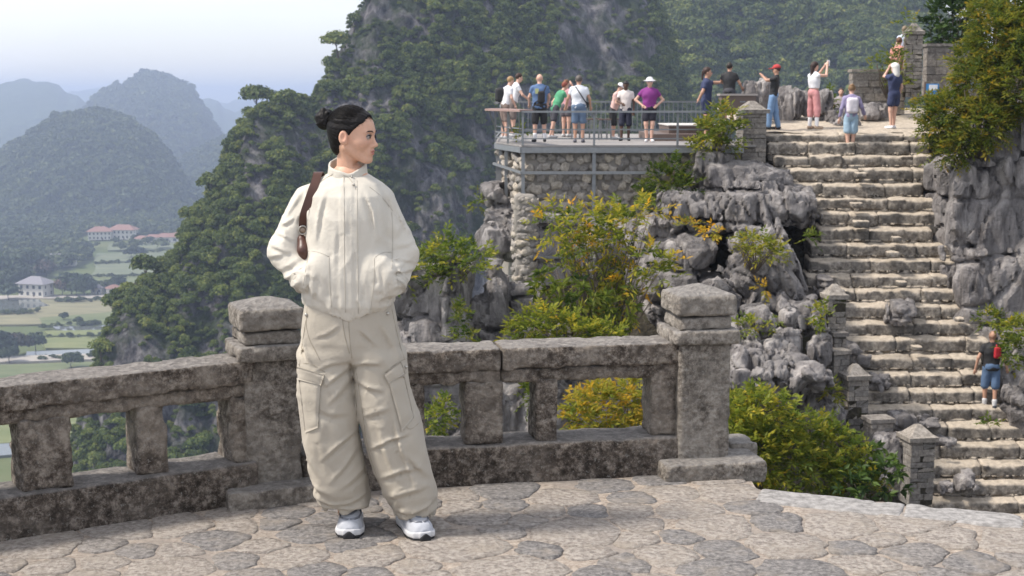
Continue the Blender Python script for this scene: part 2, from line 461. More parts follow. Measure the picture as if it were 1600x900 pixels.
def scatter(name, pts, scale, collection, nproto, seed, **props):
    """one object of instanced crowns"""
    me = bpy.data.meshes.new(name); me.vertices.add(len(pts)); me.vertices.foreach_set("co", np.asarray(pts, np.float32).ravel())
    rs = np.random.default_rng(seed)
    a = me.attributes.new("scl", 'FLOAT_VECTOR', 'POINT'); a.data.foreach_set("vector", np.asarray(scale, np.float32).ravel())
    a = me.attributes.new("rot", 'FLOAT_VECTOR', 'POINT')
    r = np.zeros((len(pts), 3), np.float32); r[:, 2] = rs.uniform(0, 6.283, len(pts)); r[:, :2] = rs.normal(0, 0.18, (len(pts), 2)); a.data.foreach_set("vector", r.ravel())
    a = me.attributes.new("pick", 'INT', 'POINT'); a.data.foreach_set("value", rs.integers(0, nproto, len(pts)).astype(np.int32))
    o = link(name, me, **props)
    ng = bpy.data.node_groups.new(name, 'GeometryNodeTree')
    ng.interface.new_socket("Geometry", in_out='INPUT', socket_type='NodeSocketGeometry')
    ng.interface.new_socket("Geometry", in_out='OUTPUT', socket_type='NodeSocketGeometry')
    gi = ng.nodes.new("NodeGroupInput"); go = ng.nodes.new("NodeGroupOutput")
    ci = ng.nodes.new("GeometryNodeCollectionInfo"); ci.inputs['Collection'].default_value = collection
    ci.inputs['Separate Children'].default_value = True; ci.inputs['Reset Children'].default_value = True
    ip = ng.nodes.new("GeometryNodeInstanceOnPoints"); ip.inputs['Pick Instance'].default_value = True
    def attr(nm, dt):
        x = ng.nodes.new("GeometryNodeInputNamedAttribute"); x.data_type = dt; x.inputs['Name'].default_value = nm; return x.outputs['Attribute']
    e2r = ng.nodes.new("FunctionNodeEulerToRotation")
    ng.links.new(attr("rot", 'FLOAT_VECTOR'), e2r.inputs[0])
    ng.links.new(gi.outputs[0], ip.inputs['Points']); ng.links.new(ci.outputs[0], ip.inputs['Instance'])
    ng.links.new(attr("pick", 'INT'), ip.inputs['Instance Index'])
    ng.links.new(e2r.outputs[0], ip.inputs['Rotation']); ng.links.new(attr("scl", 'FLOAT_VECTOR'), ip.inputs['Scale'])
    ng.links.new(ip.outputs[0], go.inputs[0])
    md = o.modifiers.new("scatter", 'NODES'); md.node_group = ng
    return o

def face_samples(V, F, sel, n, seed):
    rs = np.random.default_rng(seed)
    f = F[sel]; A = V[f[:, 0]]; B = V[f[:, 1]]; C = V[f[:, 2]]; D = V[f[:, 3]]
    nr = np.cross(C - A, D - B); ar = np.linalg.norm(nr, axis=1) / 2; nr /= 2 * ar[:, None] + 1e-9
    nr = np.where((nr[:, 1] > 0)[:, None], -nr, nr) if False else nr
    i = rs.choice(len(f), n, p=ar / ar.sum()); s = rs.random((n, 1)); t = rs.random((n, 1))
    p = (A[i] * (1 - s) + B[i] * s) * (1 - t) + (D[i] * (1 - s) + C[i] * s) * t
    return p, nr[i]

def woods(name, V, F, ff, n, rmin, rmax, coll, npr, seed, bare=(), label=None, margin=60, thr=-0.2, nscale=30.0):
    p, nr = face_samples(V, F, ff, n, seed)
    px, py = project(p); rs = np.random.default_rng(seed + 1)
    keep = (py < np.interp(px, [470, 700, 760], [800, 470, 330])) & (px > -margin * 3) & (px < 1600 + margin * 3) & (py > -margin) & (py < 820)
    m = fbm(p / nscale, 4, seed + 2) + 0.35 * fbm(p / (nscale * 0.3), 3, seed + 3)
    m = m + 0.55 * np.clip(nr[:, 2] - 0.25, -0.3, 0.4)
    for (cx, cy2, rx, ry, s) in bare:      # bare cliff patches, placed where they stand on the mountain
        m -= s * np.exp(-(((px - cx) / rx) ** 2 + ((py - cy2) / ry) ** 2))
    keep &= m > thr
    p = p[keep]; nr = nr[keep]
    r = rs.uniform(rmin, rmax, len(p)) * (0.8 + 0.5 * rs.random(len(p)) ** 3)
    p = p + nr * (r * 0.35)[:, None] + np.array((0, 0, 1.0)) * (r * 0.25)[:, None]
    sc_ = r[:, None] * np.stack([rs.uniform(0.85, 1.2, len(p)), rs.uniform(0.85, 1.2, len(p)), rs.uniform(0.85, 1.35, len(p))], 1)
    return scatter(name, p, sc_, coll, npr, seed + 4, kind="stuff", label=label, category="woodland")

# valley floor, one sheet to the far ranges
n = 60
gx = np.linspace(-5900, 5900, n); gy = np.concatenate([np.linspace(-150, 1900, 40), np.linspace(2100, 10900, 20)])
GX, GY = np.meshgrid(gx, gy, indexing='ij')
GZ = ZV + 1.2 * fbm(np.stack([GX / 300, GY / 300, GX * 0], -1), 3, 3) * sstep(900, 1600, GY)
I = np.arange(GX.size).reshape(GX.shape)
link("ground", mesh("ground", np.stack([GX, GY, GZ], -1).reshape(-1, 3), np.stack([I[:-1, :-1], I[1:, :-1], I[1:, 1:], I[:-1, 1:]], -1).reshape(-1, 4), M_VALLEY), kind="structure")

# far ranges, back to front
mountain("distant_hills", [(-420, 170), (-200, 150), (-60, 152), (60, 150), (120, 143), (150, 138), (180, 142), (240, 150), (330, 156), (355, 160), (372, 155), (392, 156), (410, 163), (425, 158), (450, 165), (520, 172), (640, 170)],
         [(-420, 7009), (640, 7009)], [(-420, 8476), (640, 8476)], ZV - 3, 220, 26, 11, 90, 21, M_HILL, 0.3, 600)
mountain("distant_hills", [(250, 215), (290, 168), (310, 155), (328, 152), (342, 158), (352, 170), (368, 176), (385, 168), (400, 176), (440, 190), (560, 205)],
         [(250, 4727), (560, 4727)], [(250, 5705), (560, 5705)], ZV - 3, 160, 30, 12, 60, 15, M_HILL, 0.3, 450)
mountain("distant_hills", [(-420, 190), (-300, 150), (-150, 138), (-60, 140), (0, 130), (22, 127), (40, 124), (58, 127), (75, 128), (92, 134), (105, 146), (118, 150), (130, 160), (150, 185), (175, 215), (220, 235)],
         [(-420, 3749), (220, 3749)], [(-420, 4727), (220, 4727)], ZV - 3, 240, 40, 13, 68, 14, M_HILL, 0.4, 390)
o, V, F, ff = mountain("distant_hills", [(90, 240), (130, 190), (150, 163), (165, 148), (182, 141), (194, 146), (205, 133), (216, 124), (226, 119), (238, 118), (250, 123), (264, 128), (280, 131), (296, 142), (306, 160), (318, 180), (335, 205), (350, 225), (375, 255), (420, 275)],
         [(90, 2690), (420, 2690)], [(90, 3423), (420, 3423)], ZV - 3, 240, 60, 14, 60, 10, M_HILL, 0.4, 300)
woods("distant_wood", V, F, ff, 5000, 8.0, 15.0, proto_far, 4, 315, label="faint blue woods on the highest pointed hill of the far range", thr=-2)
o, V, F, ff = mountain("wooded_hill", [(150, 330), (230, 298), (275, 268), (300, 250), (325, 236), (350, 224), (378, 213), (420, 205), (470, 200), (600, 190)],
         [(150, 2150), (600, 2150)], [(150, 2560), (600, 2560)], ZV - 3, 160, 60, 15, 38, 8, M_HILL, 0.5, 180)
woods("distant_wood", V, F, ff, 5000, 7.0, 12.0, proto_far, 4, 310, label="hazy wooded slope behind the round hill, beside the dark mountain", thr=-2)
o, V, F, ff = mountain("wooded_hill", [(-420, 340), (-300, 300), (-200, 290), (-120, 280), (-50, 268), (-15, 256), (10, 244), (35, 228), (60, 208), (85, 195), (110, 186), (135, 181), (160, 183), (185, 189), (210, 200), (230, 215), (248, 235), (265, 258), (282, 285), (300, 306), (330, 345), (380, 392)],
         [(-420, 1650), (0, 1700), (380, 1760)], [(-420, 2020), (150, 2060), (380, 2000)], ZV - 3, 260, 90, 16, 33, 8, M_HILL, 0.55, 165)
woods("hill_wood", V, F, ff, 17000, 5.5, 10.5, proto_far, 4, 320, label="bluish trees covering the round hill beyond the fields", thr=-2)

# the right-hand mountain, farther and bluer
o, V, F, ff = mountain("mountain_slope", [(760, -40), (900, -70), (1100, -70), (1300, -64), (1390, -50), (1440, -5), (1480, 55), (1560, 110), (1700, 200), (1900, 330)],
         [(760, 520), (1900, 520)], [(760, 720), (1900, 720)], ZV - 3, 260, 170, 17, 26, 4.5, M_FACE, 0.5, 60)
woods("mountain_wood", V, F, ff, 14000, 3.2, 6.0, proto_near, 6, 330, label="blue-shaded forest on the farther slope behind the staircase", thr=-1.1)

# the near mountain with its cliff bands
NEAR_SIL = [(-20, 1300), (60, 900), (92, 780), (112, 690), (135, 620), (152, 575), (168, 515), (190, 470), (214, 440), (250, 425), (272, 418), (290, 365), (322, 322), (345, 275), (368, 222), (385, 190), (405, 176), (432, 168), (470, 163),
            (500, 152), (512, 130), (522, 90), (538, 68), (552, 40), (566, 8), (585, -30), (640, -60), (740, -80), (880, -80), (960, -60), (1010, -20), (1040, 60), (1075, 170), (1120, 300), (1200, 480)]
o, V, F, ff = mountain("mountain_cliff", NEAR_SIL, [(-20, 250), (92, 270), (300, 285), (600, 330), (1200, 400)], [(-20, 320), (92, 330), (300, 372), (450, 400), (560, 440), (900, 500), (1200, 480)], ZV - 3, 360, 230, 21, 13, 3.0, M_FACE, 0.55, 34)
BARE = [(555, 60, 34, 45, 1.44), (600, 20, 40, 20, 0.80), (950, 60, 55, 75, 1.76), (915, 110, 60, 26, 0.96), (700, 320, 70, 70, 1.20), (640, 300, 40, 60, 0.64), (400, 290, 16, 60, 1.12), (350, 400, 26, 40, 0.96),
        (330, 470, 25, 30, 0.64), (420, 400, 22, 50, 0.64), (375, 650, 40, 80, 0.96), (240, 640, 30, 60, 0.64), (185, 545, 14, 30, 0.80), (470, 250, 20, 40, 0.48), (760, 250, 30, 60, 0.48), (560, 180, 40, 25, 0.32)]
woods("mountain_forest", V, F, ff, 24000, 0.9, 2.6, proto_near, 6, 340, BARE, label="dense green forest clinging to the near karst mountain", thr=-0.20)
NEARV, NEARF, NEARFF = V, F, ff
woods("cliff_scrub", V, F, ff, 9000, 0.7, 1.6, proto_near, 6, 360, label="small scrub dotted over the near mountain's bare cliffs", thr=-0.15, nscale=14.0)

# ------------------------------------------------------------------ trees one can tell apart
def tree(name, label, base, h, cr, seed, mat=None, puffs=16, leaves=60, leaf=0.12, squash=0.75, lean=0.0, group=None, trunk_r=None):
    rs = np.random.default_rng(seed)
    o = thing(name, label, "tree", tuple(base), group)
    tr = trunk_r or h * 0.03
    mb = MB(); top = np.array((lean * h, 0, h - cr * squash * 0.9))
    mb.tube([(0, 0, -0.4), top * 0.5 + (rs.normal() * 0.04 * h, 0, 0), top], [tr, tr * 0.75, tr * 0.45], 7)
    for k in range(5):
        a = rs.uniform(0, 6.28); e = top + cr * 0.6 * np.array((math.cos(a), math.sin(a), rs.uniform(0.1, 0.6)))
        mb.tube([top * rs.uniform(0.55, 0.95), (top + e) / 2 + (0, 0, -0.05 * h), e], [tr * 0.4, tr * 0.25, tr * 0.1], 5)
    mb.build("trunk", M_BARK, o, True)
    V, F, T = crown(rs, puffs, leaves, leaf, squash)
    c = link("crown", mesh("crown", V * cr, F, mat or M_WOOD, False, uvcol=T), o, (top[0], 0, h - cr * squash * 0.75))
    return o
def near_surface(px, py):
    x, y = project(NEARV); d = (x - px) ** 2 + (y - py) ** 2
    return NEARV[np.argmin(d + (NEARV[:, 1] - NEARV[:, 1].min()) * 0.05)]
for k, (px, py, h, cr, lb) in enumerate([
        (400, 178, 9.5, 5.6, "broad flat-topped tree on the mountain shoulder beside the cliff edge"),
        (445, 168, 7.0, 4.6, "round tree on the crest left of the hair bun"),
        (475, 163, 5.0, 3.2, "small crest tree just above the hair bun"),
        (531, 92, 9.0, 4.8, "lone tree jutting from the bare cliff edge against the sky"),
        (553, 42, 6.0, 3.2, "small tree high on the cliff edge near the top of the picture"),
        (572, 6, 6.0, 3.4, "topmost cliff-edge tree cut by the picture's upper border"),
        (334, 305, 7.5, 4.0, "bushy tree leaning out from the cliff face over the valley"),
        (300, 352, 7.0, 4.2, "tree on the cliff step below the leaning one, over the fields"),
        (226, 428, 7.5, 4.8, "dark tree on the lowest spur of the mountain above the paddy fields"),
        (262, 424, 6.5, 4.4, "tree beside the spur's dark tree, nearer the cliff"),
        (176, 500, 8.5, 4.0, "tall tree at the spur's outer end beside the flooded field"),
        (158, 566, 7.0, 3.4, "low tree at the foot of the spur just above the parapet")]):
    b = near_surface(px, py + 6)
    tree("mountain_tree", lb, b + np.array((0, 0, -0.5)), h, cr, 500 + k, puffs=20, leaves=70, leaf=0.1, lean=-0.12 if k in (3, 6) else 0, squash=0.6 if k in (0, 3) else 0.8)

# ------------------------------------------------------------------ fields, water, track, houses in the valley
def field_mat(name, a, b, sc_=0.08):
    t = NT(name, 0.95, 0.1); f = t.noise(sc_, 6, 0.65, t.pos((0.35, 1, 1)))
    t.col(t.ramp(f, [(0.35, a), (0.65, b)])); return t.m
M_F = [field_mat("stubble_field", (0.15, 0.145, 0.085), (0.24, 0.22, 0.135)), field_mat("rice_field", (0.10, 0.125, 0.06), (0.16, 0.175, 0.09)),
       field_mat("bright_rice", (0.125, 0.15, 0.06), (0.19, 0.20, 0.09)), field_mat("pale_field", (0.12, 0.14, 0.09), (0.17, 0.185, 0.12))]
tw = NT("pond_water", 0.08, 0.5); tw.col((0.11, 0.12, 0.11)); tw.bump(tw.noise(1.2, 3), 0.05, 0.05); M_WATER = tw.m
M_TRACK = flat("pale_track", (0.34, 0.31, 0.27), 0.95)
def patch(name, pts, z, mat, kind="structure", seed=0):
    """ground patch from photograph corners laid on the valley floor, with a soft wavering edge"""
    w = np.array([G(x, y, ZV)[:2] for x, y in pts]); P = []
    for i in range(len(w)):
        a, b = w[i], w[(i + 1) % len(w)]
        for t in np.arange(8) / 8: P.append(a + (b - a) * t)
    P = np.array(P); P += 3.0 * np.stack([fbm(np.c_[P / 40, P[:, :1] * 0], 2, seed), fbm(np.c_[P / 40, P[:, :1] * 0 + 5], 2, seed + 1)], 1)
    mb = MB(); mb.prism(P, ZV - 1, ZV + z); return mb.build(name, mat, kind=kind)
patch("field", [(-60, 492), (60, 470), (215, 474), (230, 496), (90, 508), (-60, 512)], 1.30, M_F[0], seed=1)
patch("field", [(60, 500), (240, 484), (240, 500), (150, 512), (70, 512)], 1.36, M_F[1], seed=2)
patch("pond", [(80, 508), (180, 503), (240, 504), (240, 514), (160, 520), (90, 518)], 1.22, M_WATER, seed=3)
patch("field", [(70, 520), (240, 516), (240, 524), (80, 528)], 1.33, M_F[2], seed=4)
patch("field", [(60, 531), (240, 526), (240, 546), (70, 548)], 1.39, M_F[2], seed=5)
patch("pond", [(40, 552), (150, 547), (150, 554), (60, 560), (40, 560)], 1.22, M_WATER, seed=6)
patch("track", [(-60, 562), (150, 556), (200, 560), (150, 565), (-60, 570)], 1.42, M_TRACK, seed=7)
patch("field", [(-60, 574), (170, 568), (170, 640), (-60, 640)], 1.30, M_F[1], seed=8)
patch("field", [(-60, 650), (170, 645), (170, 690), (-60, 700)], 1.36, M_F[2], seed=81)
patch("pond", [(-60, 702), (60, 690), (60, 712), (-60, 720)], 1.22, M_WATER, seed=82)
patch("track", [(-60, 466), (60, 463), (200, 463), (240, 466), (200, 468), (60, 469), (-60, 471)], 1.45, M_TRACK, seed=9)
patch("pond", [(-20, 472), (60, 470), (80, 480), (20, 488), (-20, 488)], 1.40, M_WATER, seed=10)
patch("field", [(150, 398), (300, 394), (300, 408), (150, 411)], 1.33, M_F[3], seed=11)
patch("field", [(146, 414), (300, 411), (290, 430), (146, 432)], 1.37, M_F[3], seed=12)
patch("field", [(150, 437), (260, 434), (240, 452), (150, 456)], 1.33, M_F[1], seed=13)
patch("field", [(170, 382), (320, 378), (320, 390), (170, 393)], 1.36, M_F[3], seed=14)

M_WALLW = flat("whitewash", (0.62, 0.60, 0.55), 0.9); M_TILE_R = flat("red_roof_tile", (0.24, 0.135, 0.112), 0.85, var=0.25, scale=1.5)
M_TILE_G = flat("grey_roof_tile", (0.22, 0.21, 0.23), 0.85, var=0.2, scale=1.5); M_WIN = flat("dark_window", (0.05, 0.06, 0.07), 0.3)
def house(name, label, px, py, w, d, h, roof_h, rmat, rot=0.0, eave=1.0, storeys=2, bays=4):
    b = G(px, py, ZV + 1.2); o = thing(name, label, "house", tuple(b)); o.rotation_euler = (0, 0, rot)
    w, d, h, roof_h, eave = (q * (1.18 if 'red' in label else 1.5) for q in (w, d, h, roof_h, eave))
    MB().box((0, 0, h / 2), (w, d, h)).build("wall", M_WALLW, o)
    W2, D2 = w / 2 + eave, d / 2 + eave; rl = max(0.1, W2 - D2)
    V = [(-W2, -D2, h + 0.02), (W2, -D2, h + 0.02), (W2, D2, h + 0.02), (-W2, D2, h + 0.02), (-rl, 0, h + roof_h), (rl, 0, h + roof_h)]
    mb = MB(); mb.add(V, [[0, 1, 5, 4], [2, 3, 4, 5], [0, 3, 2, 1]], [[1, 2, 5], [3, 0, 4]]); mb.build("roof", rmat, o)
    sh = h / storeys
    for s in range(storeys):
        for k in range(bays):
            x = -w / 2 + w * (k + 0.5) / bays
            MB().box((x, -d / 2 - 0.03, s * sh + sh * 0.5), (w / bays * 0.42, 0.08, sh * 0.5)).build("window", M_WIN, o)
        for y in (-d * 0.25, d * 0.25):
            MB().box((w / 2 + 0.03, y, s * sh + sh * 0.5), (0.08, 1.3, sh * 0.5)).build("window", M_WIN, o)
    MB().box((-w / 2 + w * 0.62, -d / 2 - 0.05, 1.1), (1.2, 0.1, 2.2)).build("door", M_BARK, o)
    return o
house("villa", "white two-storey villa with grey hipped roof beside the pond", 57, 462, 14.5, 9, 6.6, 3.4, M_TILE_G, R(-18), 1.4, 2, 4)
house("country_house", "low grey-roofed house half hidden behind trees above the villa", 92, 415, 20, 10, 3.6, 3.6, M_TILE_G, R(12), 1.2, 1, 5)
house("resort_building", "long cream building with red hipped roof, left of the twin pair", 157, 374, 20, 12, 7.5, 4.2, M_TILE_R, R(10), 1.6, 2, 6)
house("resort_building", "red-roofed cream building, the one closer to the mountain of the twin pair", 193, 373, 23, 12, 8.5, 4.4, M_TILE_R, R(-6), 1.6, 2, 6)
for k, (px, py, w) in enumerate([(222, 379, 12), (240, 377, 14), (262, 378, 16), (281, 376, 12)]):
    house("village_house", ["small pinkish-roofed house next to the red-roofed pair", "second small village house along the row from the red-roofed pair", "third and widest small house in the village row", "last small house of the village row, beside the mountain"][k],
          px, py, w, 7, 3.6, 2.6, M_TILE_R, R(-12 + 9 * k), 0.8, 1, 3)
house("farm_hut", "tiny hut with pale roof beside the field edge near the mountain spur", 178, 459, 7, 5, 3.0, 1.8, M_TILE_R, R(20), 0.7, 1, 2)
house("farm_hut", "little white hut between the villa trees and the field", 154, 458, 6, 5, 3.0, 1.6, M_TILE_G, R(-10), 0.6, 1, 2)

M_VT = leafmat("valley_tree_leaf", [(0.02, 0.034, 0.014), (0.035, 0.06, 0.022), (0.06, 0.09, 0.034)], trans=0.18)
M_VTP = leafmat("flowering_tree_leaf", [(0.03, 0.045, 0.02), (0.07, 0.06, 0.04), (0.16, 0.09, 0.075)], trans=0.18)
for k, (px, py, h, cr, m, lb) in enumerate([
        (56, 547, 10, 4.9, M_VT, "round dark tree standing alone beside the pond, on the valley track"),
        (28, 552, 12, 6.0, M_VTP, "reddish tree left of the lone round tree by the pond"),
        (2, 556, 12, 7.0, M_VT, "big dark tree at the picture's left edge by the pond"),
        (15, 566, 7, 4.5, M_VT, "low tree in front of the reddish one by the track"),
        (112, 575, 8, 4.6, M_VT, "pale green tree showing just above the parapet rail"),
        (97, 461, 12, 6.0, M_VTP, "pinkish flowering tree beside the villa"),
        (112, 459, 17, 8.0, M_VT, "first tall tree right of the villa"), (132, 460, 17, 7.5, M_VT, "tallest tree of the group right of the villa"),
        (120, 462, 9, 5.5, M_VT, "smaller tree in front of the tall pair beside the villa"),
        (146, 458, 10, 5.0, M_VT, "tree at the field end of the villa's group"),
        (27, 455, 16, 9.0, M_VT, "big tree behind the villa at its left"), (8, 440, 18, 11.0, M_VT, "broad tree left of the villa near the picture edge"),
        (45, 425, 17, 10.0, M_VT, "large tree behind the villa's roof"), (72, 432, 12, 7.0, M_VTP, "reddish tree between the villa and the low grey-roofed house"),
        (14, 468, 9, 6.0, M_VT, "dense shrubby tree beside the villa's pond"), (170, 457, 8, 5.0, M_VT, "small tree by the tiny pale-roofed hut"),
        (185, 452, 9, 5.5, M_VT, "bushy tree behind the tiny pale-roofed hut"), (205, 402, 9, 5.0, M_VT, "tree standing between the two pale fields"),
        (216, 400, 8, 4.5, M_VT, "second tree between the pale fields, nearer the mountain"), (100, 500, 4, 2.6, M_VT, "small bush reflected in the flooded field"),
        (122, 506, 4, 2.4, M_VT, "bush on the bank of the flooded field")]):
    b = G(px, py, ZV + 1.2); tree("valley_tree", lb, b, cr * VS * 1.3, cr * VS, 600 + k, m, 20, 60, 0.13, 0.85)
# the belt of woodland that reads as one mass between hill and fields
pts = []; rs = np.random.default_rng(77)
for k in range(2000):
    px = rs.uniform(-160, 330); y0 = np.interp(px, [-160, 0, 60, 120, 150, 200, 330], [452, 446, 432, 412, 398, 391, 385]); py = y0 - (98 if px < 118 else 56) * rs.random() ** 1.1
    if 120 < px < 305 and 366 < py < 400 and rs.random() < 0.95: continue
    pts.append(G(px, py, ZV + 1.2))
nb_ = len(pts)
for (x0, y0, x1, y1, n_) in [(148, 412, 290, 409, 34), (140, 434, 270, 431, 34), (90, 471, 235, 470, 40), (60, 514, 230, 501, 26), (60, 529, 240, 524, 16), (-20, 492, 60, 488, 20), (60, 562, 160, 556, 14), (205, 396, 290, 392, 30)]:
    for k in range(n_):
        t_ = rs.random(); pts.append(G(x0 + (x1 - x0) * t_, y0 + (y1 - y0) * t_ + rs.normal(0, .8), ZV + 1.2))
pts = np.array(pts); s_ = rs.uniform(5.5, 12, (len(pts), 1)) * np.array((1, 1, 0.9)); s_[nb_:] *= .3; pts[:, 2] += s_[:, 2] * 0.55
scatter("valley_wood", pts, s_, proto_far, 4, 78, kind="stuff", label="belt of hazy trees between the round hill and the fields", category="woodland")

# ------------------------------------------------------------------ haze: one even body of air round everything
th = bpy.data.materials.new("haze_air"); th.use_nodes = True; tt = th.node_tree; tt.nodes.clear()
ho = tt.nodes.new("ShaderNodeOutputMaterial"); hv = tt.nodes.new("ShaderNodeVolumePrincipled")
hv.inputs['Color'].default_value = (0.61, 0.73, 0.975, 1); hv.inputs['Density'].default_value = 0.00026; hv.inputs['Anisotropy'].default_value = 0.25
tt.links.new(hv.outputs[0], ho.inputs['Volume'])
hz = MB(); hz.box((0, 5350, -47), (12000, 11200, 224)); hz.build("haze", th, kind="stuff", label="thin blue summer haze filling the valley air", category="haze")
# ================================================================== LOOKOUT FLOOR AND PARAPET
def m_weathered(name, dark, mid, light, thr=0.0):
    t = NT(name, 0.92, 0.2)
    n1 = t.noise(3.2, 8, 0.62, dist=0.4); n2 = t.noise(24, 9, 0.8); vo = t.vor(38)
    c = t.ramp(n2, [(0.41, dark), (0.50, mid), (0.59, light)])
    pat = t.ramp(n1, [(0.44 + thr, (0, 0, 0)), (0.60 + thr, (1, 1, 1))])
    c = t.mix(t.math('MULTIPLY', pat, 0.55), c, light)
    lich = t.ramp(t.noise(9, 6, 0.7, dist=0.8), [(0.50, (0, 0, 0)), (0.58, (1, 1, 1))])
    c = t.mix(t.math('MULTIPLY', lich, 0.38), c, dark)
    spots = t.ramp(t.noise(70, 4, 0.7), [(0.58, (0, 0, 0)), (0.66, (1, 1, 1))])
    c = t.mix(t.math('MULTIPLY', spots, 0.6), c, (0.42, 0.40, 0.36))
    up = t.math('MULTIPLY', t.upness(0.55, 0.9), 0.62)      # upward faces mixed paler and greyer
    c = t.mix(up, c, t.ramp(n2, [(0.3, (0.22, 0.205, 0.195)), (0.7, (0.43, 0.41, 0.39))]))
    t.col(c)
    h = t.math('ADD', n2, t.math('MULTIPLY', vo, 0.6)); t.bump(h, 1.0, 0.035)
    return t.m
M_PARA = m_weathered("weathered_parapet_stone", (0.070, 0.056, 0.046), (0.205, 0.170, 0.140), (0.44, 0.385, 0.325), 0.01)
M_POST = m_weathered("pale_parapet_stone", (0.10, 0.086, 0.073), (0.26, 0.228, 0.195), (0.48, 0.435, 0.38), -0.03)
M_BASE = m_weathered("dark_parapet_stone", (0.05, 0.041, 0.034), (0.14, 0.114, 0.094), (0.36, 0.31, 0.262), 0.04)

def rough_block(size, h=0.012, r=0.008, amp=0.004, seed=0, chip=0.012, fr=9.0, taper=None):
    hx = np.asarray(size, float) / 2
    off = np.array((seed * 3.7, seed * 1.9, seed * 7.1))
    def f(P):
        return sd_box(P, (0, 0, 0), hx, r)
    def d(P):
        q = P + off
        e = np.sort(hx - np.abs(P), axis=-1); edge = np.exp(-np.maximum(e[..., 1], 0) / 0.03)
        return amp * fbm(q * fr, 3, seed) + chip * np.maximum(0, fbm(q * 14, 3, seed + 3) - 0.12) * (0.5 + 2.2 * edge) + 0.3 * amp * fbm(q * 45, 2, seed + 8)
    m = 3 * amp + chip + h
    return sdf_mesh(f, -hx - m, hx + m, h, d, 0.06)
def place(V, c, ang=0.0): return V @ rotz(ang) + np.asarray(c, float)
def block(name, size, c, ang, mat, parent, seed, **kw):
    """a rough stone piece; c is given relative to the parent, which stands unrotated"""
    V, F = rough_block(size, seed=seed, **kw)
    return link(name, mesh(name, place(V, c, ang), F, mat), parent)

L1a, L1b = G(0, 848)[:2], G(395, 785)[:2]; d1 = (L1b - L1a) / np.linalg.norm(L1b - L1a); A1 = math.atan2(d1[1], d1[0]); n1 = np.array((-d1[1], d1[0]))
L2a, L2b = G(684, 761)[:2], G(1047, 742)[:2]; d2 = (L2b - L2a) / np.linalg.norm(L2b - L2a); A2 = math.atan2(d2[1], d2[0]); n2_ = np.array((-d2[1], d2[0]))
def along(px, a, d):           # where a picture column meets a parapet line, as length along it
    k = (px - 800) / FPX       # x = k * depth, depth ~ y*cos + (HC - z)*sin; take z = 0.3
    A = np.array([[d[0] - k * _cp * d[1]]]); b = k * (_cp * a[1] + (HC - 0.3) * _sp) - a[0]
    return float(b / A[0, 0])
def balustrade(name, label, a, d, nrm, ang, s0, s1, cols, seed):
    mid = a + d * (s0 + s1) / 2 + nrm * 0.12; o = thing(name, label, "balustrade", (*mid, 0))
    L = s1 - s0
    block("base", (L, 0.26, 0.19), (0, 0, 0.083), ang, M_BASE, o, seed, amp=0.004)
    # beams cast in lengths that butt against each other
    cut = [0, 0.46 * L + 0.1 * (seed % 3), L]
    for k in range(2):
        x = (cut[k] + cut[k + 1]) / 2 - L / 2; l = cut[k + 1] - cut[k]
        block("rail_underside", (l - 0.004, 0.185, 0.066), (*(d * x), 0.483), ang, M_PARA, o, seed + 11 + k, amp=0.004)
        block("rail", (l - 0.006, 0.235, 0.103), (*(d * x), 0.563), ang, M_PARA, o, seed + 21 + k, amp=0.0028, chip=0.014)
    for k, (c, w) in enumerate(cols):
        block("baluster", (w, 0.185, 0.292), (*(d * (c - (s0 + s1) / 2)), 0.317), ang, M_PARA, o, seed + 31 + k, amp=0.005, chip=0.02)
    return o
def centre(p0, p1, a, d): return (along(p0, a, d) + along(p1, a, d)) / 2
def post(name, label, c, ang, seed, h=0.0, foot=True):
    o = thing(name, label, "post", (*c, 0))
    block("shaft", (0.245, 0.245, 0.622), (0, 0, 0.30), ang, M_POST, o, seed, amp=0.004, chip=0.016)
    block("collar", (0.312, 0.312, 0.066), (0, 0, 0.640), ang, M_POST, o, seed + 1, amp=0.003, chip=0.014)
    block("neck", (0.25, 0.25, 0.062), (0, 0, 0.700), ang, M_POST, o, seed + 2, amp=0.004)
    # cap: a slab with a low pyramid
    hx = 0.14
    def f(P):
        q = np.abs(P); top = P[..., 2] - (0.052 - 0.0) + 0.32 * np.maximum(q[..., 0], q[..., 1]) - 0.034
        return smax(sd_box(P, (0, 0, 0.02), (hx, hx, 0.07), 0.008), top * 0.93, 0.012)
    def dd(P): return 0.003 * fbm(P * 11 + seed, 3, seed + 5) + 0.013 * np.maximum(0, fbm(P * 16 + seed, 3, seed + 6) - 0.15)
    V, F = sdf_mesh(f, (-.22, -.22, -.09), (.22, .22, .13), 0.01, dd)
    link("cap", mesh("cap", place(V, (0, 0, 0.786), ang), F, M_POST), o)
    if foot: block("foot_slab", (0.48, 0.42, 0.10), (0.03, -0.03, 0.03), ang, M_POST, o, seed + 4, amp=0.005, chip=0.02)
    return o
c1 = centre(48, 105, L1a, d1); c2 = centre(225, 262, L1a, d1); c3 = centre(372, 396, L1a, d1)
sP = along(396, L1a, d1)
balustrade("stone_balustrade", "weathered stone balustrade running to the picture's left edge, valley fields seen through it", L1a, d1, n1, A1, -1.35, sP + 0.02,
           [(c1 - 0.92, 0.20), (c1 - 0.46, 0.12), (c1, 0.205), (c2, 0.125), (c3 + 0.02, 0.14)], 40)
e1 = centre(736, 781, L2a, d2); e2 = centre(845, 868, L2a, d2); e3 = centre(1024, 1060, L2a, d2)
s2 = along(1058, L2a, d2)
